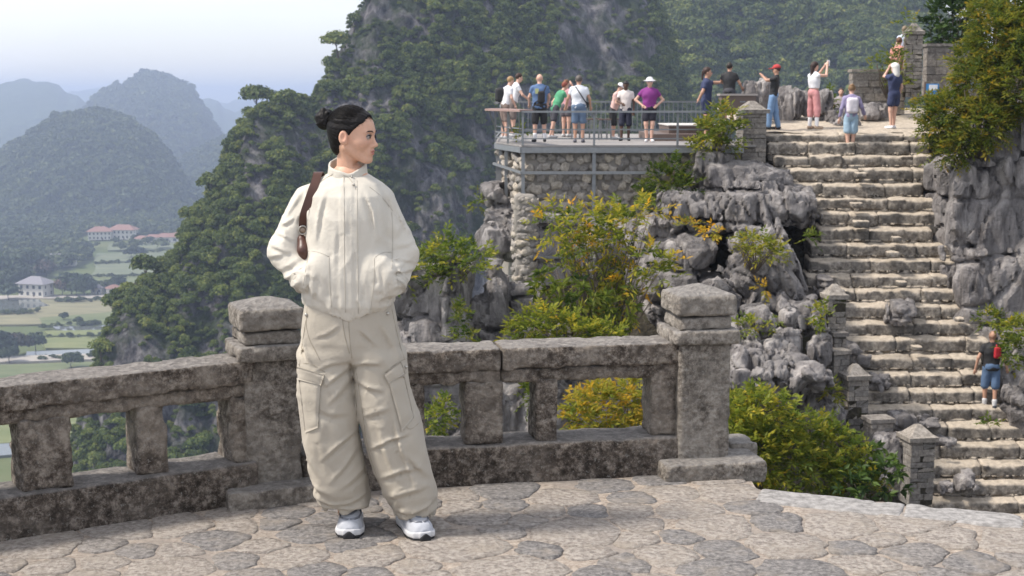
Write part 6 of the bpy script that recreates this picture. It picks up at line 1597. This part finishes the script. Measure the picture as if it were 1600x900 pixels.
# the orange-tipped tree
rt = W(938, 575, 30.6)
shrub("orange_tipped_tree", "slender tree with yellow and orange leaf tips in front of the rubble wall", "tree", [(868, 342, 34, 14, 30.2), (915, 348, 42, 18, 30.4), (965, 352, 36, 20, 30.5), (1000, 330, 36, 16, 30.3), (945, 385, 48, 22, 30.3), (885, 372, 36, 14, 30.0), (1010, 405, 36, 15, 30.0), (925, 425, 44, 20, 30.4), (985, 440, 34, 18, 30.2), (1035, 432, 24, 10, 29.8), (868, 410, 24, 12, 30.0), (960, 470, 36, 22, 30.4)],
      .17, .42, 10, .6, .46, .18, .36, .17, seed=6, root=rt, shell=.2, parts=("crown", "trunk"))
MB().tube([rt, W(930, 500, 30.6), W(945, 430, 30.5), W(920, 370, 30.4)], [.06, .05, .035, .02], 7).build("tree_trunk", M_TWIG, None, True)
bpy.data.objects["tree_trunk"].parent = bpy.data.objects["orange_tipped_tree"]; bpy.data.objects["tree_trunk"].matrix_parent_inverse.identity(); bpy.data.objects["tree_trunk"].location = tuple(-rt); bpy.data.objects["tree_trunk"].name = "main_stem"
shrub("shrub", "bright glossy-leaved shrub at the foot of the orange-tipped tree", "shrub", [(868, 450, 32, 14, 29.2), (905, 470, 40, 18, 29.2), (950, 500, 40, 24, 29.4), (895, 492, 28, 16, 29.0)], .22, .26, 8, .8, .40, .12, .1, .17, seed=7, palm=True)
shrub("shrub", "low rounded shrub rising just above the balustrade rail", "shrub", [(845, 508, 44, 22, 28.0), (895, 520, 40, 22, 28.0), (820, 525, 24, 14, 27.8), (940, 528, 40, 18, 28.2)], .13, .28, 9, 1.0, .42, .12, .2, seed=8)
shrub("shrub", "golden-yellow shrub seen through the balustrade opening", "shrub", [(945, 640, 58, 40, 25), (985, 620, 34, 28, 25), (915, 668, 40, 24, 24.8), (1020, 650, 26, 34, 25.2)], .13, .28, 9, 1.0, .68, .12, .22, seed=9)
shrub("shrub", "tall fresh-green shrub right of the end post", "shrub", [(1175, 640, 36, 34, 23.8), (1205, 660, 44, 48, 24), (1170, 700, 40, 50, 23.6), (1225, 720, 44, 48, 23.8), (1150, 660, 26, 44, 24)], .12, .26, 9, 1.1, .42, .12, .15, seed=10)
shrub("shrub", "darker shrub with mixed leaves in front of the stair pillars", "shrub", [(1275, 680, 40, 34, 24.6), (1310, 710, 46, 40, 24.4), (1275, 740, 46, 36, 24.0), (1340, 745, 40, 30, 24.2)], .12, .26, 9, .9, .38, .13, .13, seed=11)
shrub("shrub", "broad-leaved plants at the foot of the lowest pillar", "shrub", [(1365, 735, 30, 24, 24.2), (1385, 755, 24, 20, 24.0), (1335, 765, 34, 16, 23.6)], .18, .22, 7, .9, .36, .14, .1, .24, seed=12, mat=M_BROAD, palm=True)
shrub("shrub", "small yellow-green shrub on the tilted slabs", "shrub", [(1180, 382, 28, 12, 30.7), (1205, 395, 18, 12, 30.5), (1160, 378, 12, 8, 30.8)], .11, .24, 9, .9, .56, .1, .1, seed=13)
shrub("creeper", "green creeper draped along the dark cliff's upper edge beside the jacket", "creeper", [(700, 396, 40, 13, 28.9), (745, 398, 22, 12, 29.2), (660, 410, 30, 13, 28.6), (720, 415, 40, 10, 28.5), (632, 430, 22, 14, 28.4), (690, 372, 8, 10, 29)], .13, .3, 8, .9, .34, .16, .1, seed=14)
SMALL = [((1268, 372, 10, 7, 30.9), "tuft of green leaves between the leaning slab's tip and the stairs", .42), ((1282, 490, 9, 17, 29.3), "leafy tuft left of the slim pillar", .48), ((1300, 612, 11, 16, 28.5), "yellow-green plant beside the dark-capped pillar", .55), ((1548, 498, 22, 9, 30.6), "fern fringe along the rock wall's foot, above the man in black", .4),
         ((1585, 512, 26, 14, 30.2), "ferns at the right picture edge above the man with the red bag", .45), ((1582, 548, 18, 24, 29.8), "hanging fern right of the man with the red bag", .38), ((722, 495, 9, 26, 27.7), "sparse sapling in the cleft of the dark cliff", .4), ((726, 530, 14, 12, 27.6), "low plant at the foot of the cleft in the dark cliff", .4),
         ((688, 650, 20, 32, 26.8), "leafy plant seen just right of her trouser leg through the balustrade", .36), ((828, 618, 9, 20, 27.2), "small plant seen behind the thin baluster", .4), ((1110, 362, 14, 6, 31.5), "orange-leaved tuft on top of the large smooth boulder", .85), ((1192, 450, 6, 6, 30.3), "tiny orange tuft on the ridged slab", .85),
         ((1168, 510, 10, 16, 29.2), "weeds growing beside the end post's cap among boulders", .4), ((1205, 502, 6, 8, 29.0), "tiny weed between the heaped boulders", .45), ((1545, 664, 13, 4, 29.6), "mossy weed patch on the lower stair tread", .36), ((1330, 705, 8, 10, 27.2), "weeds at the stepped wall's base", .4),
         ((1310, 195, 6, 22, 37.6), "small bushes behind the rock fin on the landing", .4), ((1295, 160, 10, 20, 38.5), "shrubby greenery beyond the rock fins", .36), ((745, 320, 6, 10, 35.4), "pale dry tuft on the cracked boulder stack", .5), ((1075, 352, 12, 5, 32), "yellow tuft at the thin rock shelf", .7), ((812, 205, 12, 5, 37.0), "yellow-green plant at the platform's corner", .5)]
for k, (b, lb, mu) in enumerate(SMALL):
    shrub("small_plant", lb, "plant", [b], .12, .22, 7, 1.0, mu, .12, .1, seed=30 + k, stems=False, shell=.1, parts=("leaves", "stem"))
# ================================================================== VISITORS
SKIN = {"fair": (0.60, 0.37, 0.28), "tan": (0.46, 0.265, 0.185), "dark": (0.085, 0.045, 0.03)}
_cm = {}
def cmat(c, rough=.85, nm="cloth"):
    k = (nm, c)
    if k not in _cm: _cm[k] = flat(nm, c, rough, var=.1, scale=25)
    return _cm[k]
def skinmat(s):
    k = ("skin", s)
    if k not in _cm: _cm[k] = flat("visitor_skin", SKIN[s], .55, var=.06, scale=30)
    return _cm[k]
def visitor(label, org, H, face, top, bottom, pose=None, skin="fair", hair=("short", (0.03, 0.02, 0.015)), hat=None, girth=1.0, lean=0.0, shoes=(0.5, 0.5, 0.5), extra=None, sleeves=.42, socks=None, bust=0.0):
    pose = pose or {}; ph = R(face)
    fw = np.array((math.sin(ph), math.cos(ph), 0)); rt_ = np.array((math.cos(ph), -math.sin(ph), 0))
    def J(s, f, u):
        f = f + lean * max(0, u - .5); return (rt_ * s + fw * f) * H + np.array((0, 0, u * H))
    a = {}
    for sd, sg in (("R", 1), ("L", -1)):
        a["ank" + sd] = pose.get("ank" + sd, (sg * .052, 0, .05)); an = a["ank" + sd]
        a["knee" + sd] = pose.get("knee" + sd, (sg * .056 + (an[0] - sg * .052) * .55, an[1] * .5 + .012, .285)); a["hip" + sd] = (sg * .05, 0, .505)
        a["sho" + sd] = (sg * .096 * (1 + .3 * (girth - 1)), -.005, .787); a["el" + sd] = pose.get("el" + sd, (sg * .135, -.02, .635)); a["wr" + sd] = pose.get("wr" + sd, (sg * .135, .03, .50))
    j = {k: J(*v) for k, v in a.items()}
    hd = pose.get("head", (0, .012, .925)); hc = J(*hd); hyaw = R(face + pose.get("hyaw", 0)); hf = np.array((math.sin(hyaw), math.cos(hyaw), 0)); hr = np.array((math.cos(hyaw), -math.sin(hyaw), 0)); hpitch = R(pose.get("hpitch", 0))
    hu = np.array((0, 0, 1.)) * math.cos(hpitch) - hf * math.sin(hpitch) * -1 * 0 + hf * math.sin(hpitch); hf = hf * math.cos(hpitch) - np.array((0, 0, 1.)) * math.sin(hpitch)
    AX = np.stack([hr, hf, hu]); bax = np.stack([rt_, fw, (0, 0, 1.)])
    g = girth
    def torso(P, e):
        d = smin(sd_ell(P, J(0, 0, .725), np.array((.098 * g, .062 * g + bust * .012, .115)) * H + e, bax), sd_ell(P, J(0, .004, .61), np.array((.084 * g, .06 * g, .10)) * H + e, bax), .05)
        d = smin(d, sd_cap(P, j["shoR"], j["shoL"], .026 * H + e, .026 * H + e), .05)
        for sd in 'RL': d = smin(d, sd_cap(P, j['sho' + sd], J(0, -.012, .838), .022 * H + e, .022 * H + e), .03)
        return smin(d, sd_ell(P, J(0, -.004, .53), np.array((.086 * g, .066 * g, .07)) * H + e, bax), .04)
    def arms(P, e, frac, d=None):
        for sd in "RL":
            s, l, w = j["sho" + sd], j["el" + sd], j["wr" + sd]
            if frac <= 1: q = sd_cap(P, s, s + (l - s) * frac, .028 * H + e, (.028 - .006 * frac) * H + e)
            else: q = smin(sd_cap(P, s, l, .027 * H + e, .021 * H + e), sd_cap(P, l, l + (w - l) * (frac - 1), .021 * H + e, .016 * H + e), .02)
            d = q if d is None else smin(d, q, .025)
        return d
    def legs(P, e, frac, d=None, flare=0.0):
        for sd in "RL":
            h, k, n = j["hip" + sd], j["knee" + sd], j["ank" + sd]
            if frac <= 1: q = sd_cap(P, h, h + (k - h) * frac, .050 * H * g ** .5 + e, (.050 - .013 * frac) * H * g ** .5 + e + flare)
            else: q = smin(sd_cap(P, h, k, .050 * H * g ** .5 + e, .036 * H + e + flare * .5), sd_cap(P, k, k + (n - k) * (frac - 1), .036 * H + e + flare * .5, .022 * H + e + flare), .03)
            d = q if d is None else np.minimum(d, q)
        return d
    def head(P):
        q = (P - hc) @ AX.T.astype(np.float32) / H
        qa = q.copy(); qa[..., 0] = np.abs(qa[..., 0])
        d = smin(sd_ell(q, (0, -.008, .014), (.045, .054, .052)), sd_ell(q, (0, .012, -.026), (.036, .040, .046)), .02)
        d = smin(d, sd_cap(q, (0, .050, .0), (0, .060, -.018), .005, .008), .008); d = smin(d, sd_ell(qa, (.046, -.005, -.006), (.006, .012, .018)), .004)
        d = smax(d, -sd_ell(qa, (.019, .058, .002), (.009, .010, .006)), .006); d = smin(d, sd_ell(q, (0, .046, -.038), (.014, .008, .006)), .006)
        return d * H
    def hand(P, sd):
        l, w = j["el" + sd], j["wr" + sd]; dv = (w - l) / np.linalg.norm(w - l); sw = np.cross(dv, fw); sw = sw / (np.linalg.norm(sw) + 1e-6)
        d = sd_ell(P, w + dv * .05, (.036, .036, .036)); tip = w + dv * .10
        for k in (-1.5, -.5, .5, 1.5): d = smin(d, sd_cap(P, tip - dv * .03 + sw * .015 * k, tip + dv * (.05 - .008 * abs(k)) + sw * .018 * k, .011, .008), .006)
        return smin(d, sd_cap(P, w + dv * .03 + sw * .03, w + dv * .075 + sw * .055, .012, .009), .01)
    def bodyf(P):
        d = torso(P, -.012); d = arms(P, 0, 2.0, d); d = smin(d, legs(P, -.004, 2.0), .03); d = smin(d, sd_cap(P, J(0, -.008, .80), hc - AX[2] * .03 * H, .034 * H, .030 * H), .02); d = smin(d, head(P), .012)
        for sd in "RL": d = smin(d, hand(P, sd), .012)
        for sd in "RL": d = smin(d, sd_cap(P, j["ank" + sd], j["ank" + sd] - (0, 0, .03 * H) + fw * .05, .022 * H, .018 * H), .015)
        return d
    pts = np.array(list(j.values()) + [hc]); lo = pts.min(0) - .24; hi = pts.max(0) + .24; lo[2] = -.02; hi[2] = hc[2] + .18 * H if hi[2] < hc[2] + .18 * H else hi[2]
    o = thing("person", label, "person", tuple(org))
    V, F = sdf_mesh(bodyf, lo, hi, .0145); link("body", mesh("body", V, F, skinmat(skin)), o)
    wr = lambda sdn: (lambda P: .010 * fbm(P * 9, 2, sdn) - .006 * creases(P, (.3, 0, 1), 9, 3, sdn))
    tc, tlo = top[0], top[1]                       # colour, hem height
    off = top[2] if len(top) > 2 else None          # tank tops stop at the shoulder
    def shirt(P):
        d = torso(P, .012)
        if sleeves > 0: d = arms(P, .014, sleeves, d)
        d = np.maximum(d, tlo * H - P[..., 2]); return smax(d, P[..., 2] - .852 * H, .006)
    lo2 = lo.copy(); lo2[2] = tlo * H - .05
    V, F = sdf_mesh(shirt, lo2, hi, .017, wr(int(org[0] * 100) & 255)); link("shirt", mesh("shirt", V, F, cmat(tc)), o)
    bc, bl = bottom[0], bottom[1]; fl = bottom[2] if len(bottom) > 2 else .012
    def pants(P):
        d = smax(sd_ell(P, J(0, -.004, .535), np.array((.088 * g, .070 * g, .075)) * H + .008, bax), P[..., 2] - .60 * H, .01); return smin(d, legs(P, .010, bl, None, fl), .025)
    hi2 = hi.copy(); hi2[2] = .66 * H
    V, F = sdf_mesh(pants, lo, hi2, .017, wr((int(org[0] * 100) + 7) & 255)); link("trousers" if bl > 1.4 else "shorts", mesh("shorts", V, F, cmat(bc)), o)
    for sd in "RL":
        n = j["ank" + sd]; b = np.array((n[0], n[1], 0)); out = rt_ * (.03 if sd == "R" else -.03)
        def sh_(P): return np.maximum(smin(sd_cap(P, b - fw * .035 + (0, 0, .045), b + fw * .15 + out + (0, 0, .035), .042, .036), sd_cap(P, b + (0, 0, .04), b + (0, 0, .085), .038, .034), .02), -P[..., 2] + .002)
        V, F = sdf_mesh(sh_, b - (.26, .26, .03), b + (.26, .26, .16), .014); link("shoe", mesh("shoe", V, F, cmat(shoes, .7, "shoe_cloth")), o)
        if socks:
            V, F = sdf_mesh(lambda P: np.maximum(sd_cap(P, n, n + (j["knee" + sd] - n) * socks[1], .028 * H, .034 * H), -P[..., 2] + .06), n - (.15, .15, .08), n + (.15, .15, .5), .014); link("sock", mesh("sock", V, F, cmat(socks[0])), o)
    st, hcol = hair
    if st != "bald":
        def hairf(P):
            q = (P - hc) @ AX.T.astype(np.float32) / H
            d = sd_ell(q, (0, -.010, .018), (.051, .060, .058)); cut = (q[..., 1] - .030) * .8 - (q[..., 2] - .028) * .75
            d = smax(d, cut, .01); d = smax(d, -.028 - q[..., 2] + (q[..., 1] > -.01) * .022, .01)
            if st == "long": d = smin(d, sd_cap(q, (0, -.045, 0), (0, -.058, -.15), .034, .026), .02)
            if st == "bun": d = smin(d, sd_ell(q, (0, -.045, .058), (.026, .026, .024)), .01)
            if st == "tail": d = smin(d, sd_cap(q, (0, -.06, .01), (0, -.072, -.09), .016, .012), .01)
            return d * H
        V, F = sdf_mesh(hairf, hc - .16 * H - .1 * H * (st == "long"), hc + .14 * H, .013, lambda P: .006 * fbm(P * 26, 2, 3)); link("hair", mesh("hair", V, F, cmat(hcol, .6, "hair_strand")), o)
    # eyes and mouth
    for sg in (-1, 1):
        c = hc + (np.array((sg * .019, .050, .002)) @ AX) * H; V, F = sdf_mesh(lambda P: sd_ell(P, c, (.010,) * 3), c - .016, c + .016, .005); link("eye", mesh("eye", V, F, cmat((0.03, 0.02, 0.018), .3, "eye")), o)
    if hat:
        kind, hcl = hat[:2]
        def hatf(P):
            q = (P - hc) @ AX.T.astype(np.float32) / H
            d = smax(sd_ell(q, (0, -.006, .03), (.058, .066, .056)), .022 - q[..., 2], .006)
            if kind == "brim": d = smin(d, sd_ell(q, (0, 0, .024), (.105, .110, .010)), .008)
            if kind == "cap": d = smin(d, sd_ell(q, (0, .075, .026), (.040, .052, .008)), .008)
            if kind == "cloth": d = smin(d, sd_cap(q, (0, -.03, .01), (0, -.05, -.10), .058, .05), .03)
            if kind == "band": d = smax(sd_ell(q, (0, -.006, .03), (.054, .064, .04)), np.abs(q[..., 2] - .036) - .012, .004)
            return d * H
        V, F = sdf_mesh(hatf, hc - .24 * H, hc + .22 * H, .013); link({"brim": "sun_hat", "cap": "cap", "cloth": "headcloth", "band": "headband"}[kind], mesh("hat", V, F, cmat(hcl)), o)
    return o, j, J, hc, fw, rt_
def on_deck(px, py): p = G(px, py, DZ); return np.array((p[0], p[1], DZ))
def size_at(Y, py0, py1): return (W(0, py0, Y)[2] - W(0, py1, Y)[2])
def slung(name, label, cat, org, J, col_, pts, rad, strap=None, flat_=(1, 1, 1)):
    """a bag carried on the body: its pouch and, when given, a strap line in body coordinates"""
    c = np.array(org) + J(*pts[0]); o = thing(name, label, cat, tuple(c))
    r = np.array(rad)
    V, F = sdf_mesh(lambda P: sd_box(P, (0, 0, 0), r, float(r.min()) * .8), -r - .05, r + .05, .014, lambda P: .008 * fbm(P * 12, 2, 5)); link("pouch", mesh("pouch", V, F, cmat(col_, .7)), o)
    if strap: MB().tube([np.array(org) + J(*s) - c for s in strap], .014, 6).build("strap", cmat(col_, .7), o, True)
    return o
BLK = (0.02, 0.02, 0.022); NAVY = (0.035, 0.045, 0.10); WHT = (0.70, 0.70, 0.72)
# --- on the platform
og = on_deck(800, 214); H = size_at(og[1], 114, 214)
visitor("dark-haired man in sunglasses and white shirt at the platform's outer corner", og, H, 75, (WHT, .50), ((0.16, 0.13, 0.12), .9), {"elR": (.15, .09, .66), "wrR": (.1, .2, .60), "hpitch": 12}, hair=("short", (0.04, 0.02, 0.015)), lean=.25)
og2 = on_deck(788, 217); H = size_at(og2[1], 119, 217)
_, j, J, hc, fw, rt_ = visitor("blond person in white t-shirt leaning over the platform's wooden shelf", og2, H, 62, (WHT, .50), ((0.20, 0.15, 0.13), .9), {"elR": (.13, .03, .65), "wrR": (.12, .12, .54), "hpitch": 15}, hair=("short", (0.30, 0.19, 0.09)), lean=.25)
slung("backpack", "black backpack worn by the visitors at the platform's outer corner", "backpack", og2, J, BLK, [(-.06, -.10, .70)], (.13, .10, .20))
og = on_deck(843, 222); H = size_at(og[1], 115, 222)
_, j, J, hc, fw, rt_ = visitor("bald man in a blue printed t-shirt and black shorts, seen from behind", og, H, -8, ((0.10, 0.165, 0.30), .49), (BLK, .92), {"ankR": (.075, 0, .05), "ankL": (-.07, 0, .05), "elR": (.15, .03, .66), "wrR": (.14, .10, .56), "elL": (-.15, .03, .66), "wrL": (-.14, .10, .56)}, hair=("bald", None), girth=1.2, shoes=BLK, socks=(WHT, .25))
slung("sling_bag", "black sling bag across the blue-shirted bald man's back", "bag", og, J, BLK, [(.01, -.085, .66)], (.09, .05, .15), [(.09, -.06, .82), (.05, -.085, .74), (-.02, -.085, .62), (-.1, -.06, .56)])
pr = MB().box((0, 0, 0), (.09, .01, .13)); pr = link("shirt_print", pr.data("shirt_print", cmat((0.42, 0.45, 0.22))), bpy.data.objects[_.name], tuple(J(-.055, -.083, .745)))
og = on_deck(866, 216); H = size_at(og[1], 134, 216)
visitor("red-haired visitor in a green t-shirt bending forward among the group", og, H * 1.08, 60, ((0.08, 0.30, 0.16), .47), ((0.05, 0.05, 0.06), .8), {"elR": (.12, .12, .68), "wrR": (.08, .18, .58), "ankR": (.05, -.12, .05)}, hair=("short", (0.20, 0.05, 0.03)), lean=.5)
og = on_deck(884, 214); H = size_at(og[1], 124, 214)
visitor("bare-shouldered visitor in a pink top hidden behind the white-shirted man", og, H, 40, ((0.55, 0.30, 0.32), .52), ((0.10, 0.09, 0.10), .5), {"elR": (.10, .14, .80), "wrR": (.04, .12, .90)}, sleeves=0, hair=("tail", (0.16, 0.07, 0.03)))
og = on_deck(904, 223); H = size_at(og[1], 117, 223)
_, j, J, hc, fw, rt_ = visitor("grey-haired man in a white t-shirt and blue shorts, seen from behind", og, H, 4, ((0.66, 0.68, 0.72), .51), ((0.11, 0.16, 0.24), .82), {"ankR": (.06, 0, .05), "ankL": (-.05, 0, .05), "elL": (-.165, .0, .65), "wrL": (-.20, .07, .52), "elR": (.16, .0, .65), "wrR": (.17, .07, .54)}, hair=("short", (0.10, 0.085, 0.075)), girth=1.2, shoes=(0.10, 0.10, 0.12), skin="tan")
slung("crossbody_bag", "thin dark crossbody bag on the grey-haired man in white", "bag", og, J, BLK, [(.12, .03, .56)], (.04, .08, .08), [(-.05, -.05, .83), (.01, -.085, .74), (.07, -.085, .65), (.12, -.02, .58)])
og = on_deck(957, 218); H = size_at(og[1], 130, 218)
visitor("person in a white cap and pale pink top looking down at the platform table", og, H, 110, ((0.62, 0.42, 0.38), .50), (BLK, 1.0), {"elR": (.12, .06, .65), "wrR": (.05, .17, .60), "elL": (-.12, .06, .65), "wrL": (-.03, .17, .60), "hpitch": 30}, hat=("cap", WHT), lean=.3)
og = on_deck(977, 220); H = size_at(og[1], 126, 220)
_, j, J, hc, fw, rt_ = visitor("dark-skinned visitor in a white patterned top and black headband facing the camera", og, H, 190, ((0.66, 0.60, 0.57), .49), ((0.02, 0.022, 0.04), 1.0), {"elR": (.13, .06, .66), "wrR": (.05, .14, .62), "ankR": (.06, .05, .05)}, skin="dark", hat=("band", BLK), hair=("short", (0.01, 0.008, 0.008)), shoes=BLK)
og = on_deck(1014, 222); H = size_at(og[1], 121, 222)
visitor("woman in a purple t-shirt and white sun hat, hands on hips", og, H, 180, ((0.20, 0.035, 0.19), .50), ((0.02, 0.02, 0.03), .62), {"elR": (.215, -.03, .655), "wrR": (.12, .045, .575), "elL": (-.215, -.03, .655), "wrL": (-.12, .045, .575), "ankR": (.04, 0, .05), "ankL": (-.035, .03, .05)}, hat=("brim", WHT), hair=("short", (0.12, 0.07, 0.04)), girth=1.22, shoes=WHT, bust=1)
# --- at the stair head
def on_land(px, Y): x = W(px, 200, Y)[0]; return np.array((x, Y, land_z(Y)))
yy = 37.2; og = np.array((W(1103, 190, yy)[0], yy, DZ)); H = size_at(yy, 103, 222) * .985
visitor("woman in a navy playsuit reaching an arm out towards the man beside her", og, H, 95, (NAVY, .50), (NAVY, .42), {"elL": (-.10, .14, .79), "wrL": (-.06, .27, .80), "elR": (.12, -.06, .66), "wrR": (.1, -.10, .58)}, hair=("tail", (0.04, 0.02, 0.015)), skin="tan", sleeves=.5, shoes=WHT, bust=1)
og = on_land(1138, 37.0); H = size_at(37.0, 105, 201)
visitor("dark-haired man in a black t-shirt behind the kiosk, seen from behind", og, H, 20, (BLK, .49), ((0.06, 0.06, 0.07), .95), {"elR": (.17, .02, .66), "wrR": (.19, .08, .60), "elL": (-.15, .06, .68), "wrL": (-.12, .15, .66)}, hair=("short", (0.02, 0.015, 0.012)), girth=1.1, skin="tan")
og = on_land(1207, 35.75); og[2] += .02; H = size_at(35.75, 107, 208)
visitor("man in red cap, black vest and jeans raising a phone by the stair-head pillar", og, H, 290, (BLK, .50), ((0.16, 0.26, 0.42), 1.95, .02), {"elR": (.10, .12, .76), "wrR": (.05, .20, .82), "elL": (-.11, .12, .76), "wrL": (-.03, .20, .82), "ankR": (.05, -.08, .05), "ankL": (-.05, .05, .05), "hpitch": 5}, hat=("cap", (0.42, 0.05, 0.05)), skin="tan", hair=("short", (0.05, 0.02, 0.02)), shoes=BLK, lean=-.12)
og = on_land(1270, 36.0); H = size_at(36.0, 92, 198)
_, j, J, hc, fw, rt_ = visitor("long-haired woman in white top and pink patterned trousers holding up a phone", og, H, 62, (WHT, .60), ((0.52, 0.24, 0.24), 1.35, .03), {"elR": (.13, .12, .79), "wrR": (.06, .19, .93), "elL": (-.08, .14, .80), "wrL": (-.01, .20, .93), "ankR": (.085, 0, .05), "ankL": (-.075, 0, .05)}, hair=("long", (0.03, 0.015, 0.012)), shoes=(0.4, 0.3, 0.22), socks=(WHT, .55), sleeves=0, bust=1)
phn = thing("phone", "white phone held up by the long-haired woman", "phone", tuple(og + J(.03, .235, .975))); MB().box((0, 0, 0), (.075, .012, .15)).build("case", cmat(WHT), phn); MB().box((0, .008, 0), (.066, .004, .14)).build("screen", cmat(BLK), phn)
og = on_land(1395, 36.0); H = size_at(36.0, 95, 198)
visitor("woman in navy shirt and shorts with a white cloth over her head", og, H, 330, (NAVY, .50), (NAVY, .5, .02), {"elL": (-.10, .12, .80), "wrL": (-.03, .10, .92), "ankR": (.035, .02, .05), "ankL": (-.04, 0, .05)}, hat=("cloth", (0.66, 0.64, 0.60)), shoes=WHT, girth=1.08, bust=1)
yy = stairY(238) + .3; og = np.array((W(1328, 238, yy)[0], yy, W(1328, 239, yy)[2])); H = size_at(yy, 130, 238)
_, j, J, hc, fw, rt_ = visitor("girl with a hair bun in lilac long sleeves and denim shorts walking up the stairs", og, H, 10, ((0.26, 0.23, 0.36), .52), ((0.30, 0.42, 0.52), .8, .025), {"ankR": (.03, .03, .05), "ankL": (-.03, -.02, .05), "elR": (.15, -.02, .66), "wrR": (.19, .05, .55), "elL": (-.14, -.02, .64), "wrL": (-.16, .03, .50)}, hair=("bun", (0.20, 0.12, 0.06)), shoes=WHT, sleeves=1.85)
slung("small_backpack", "small white and pink backpack on the girl climbing the stairs", "backpack", og, J, (0.62, 0.58, 0.62), [(.01, -.105, .69)], (.14, .09, .19), [(.07, -.07, .80), (.085, .0, .82), (.08, .05, .74)])
yy = 39.4; og = np.array((W(1404, 95, yy)[0], yy, W(1404, 150, yy)[2])); H = size_at(yy, 62, 150)
visitor("visitor in a salmon top climbing behind the gate pillar", og, H * 1.05, 30, ((0.60, 0.27, 0.22), .50), ((0.45, 0.2, 0.18), .9), {}, hair=("short", (0.12, 0.06, 0.03)), girth=1.1)
yy = 40.4; og = np.array((W(1412, 95, yy)[0], yy, W(1412, 128, yy)[2])); H = size_at(yy, 40, 128)
visitor("visitor in a pale blue top, topmost behind the gate pillar", og, H, 20, ((0.50, 0.55, 0.66), .50), ((0.1, 0.1, 0.12), .9), {}, hair=("short", (0.2, 0.15, 0.1)))
yy = 41.0; og = np.array((W(1314, 150, yy)[0], yy, W(1314, 222, yy)[2])); H = size_at(yy, 137, 222)
visitor("small figure in greyish clothes beyond the landing's boulders", og, H, 190, ((0.30, 0.27, 0.27), .50), ((0.1, 0.1, 0.1), 1.0), {}, hair=("short", (0.06, 0.04, 0.03)))
yy = stairY(636) + .25; og = np.array((W(1546, 636, yy)[0], yy, W(1546, 638, yy)[2])); H = size_at(yy, 516, 638)
_, j, J, hc, fw, rt_ = visitor("bald man in black t-shirt and denim shorts climbing the lower stairs", og, H, 12, (BLK, .49), ((0.085, 0.14, 0.24), .95, .02), {"ankR": (.055, -.03, .05), "ankL": (-.06, .04, .05), "elR": (.155, -.02, .645), "wrR": (.19, .03, .52), "elL": (-.16, -.02, .65), "wrL": (-.185, .02, .50), "hyaw": -20}, hair=("bald", None), girth=1.15, shoes=(0.03, 0.035, 0.045), socks=((0.55, 0.55, 0.56), .22), skin="tan")
slung("red_sling_bag", "red sling bag on the back of the man climbing the lower stairs", "bag", og, J, (0.42, 0.02, 0.03), [(.055, -.10, .735)], (.075, .05, .13), [(.04, -.07, .83), (.06, -.09, .76), (.12, -.05, .66), (.13, .0, .60)])
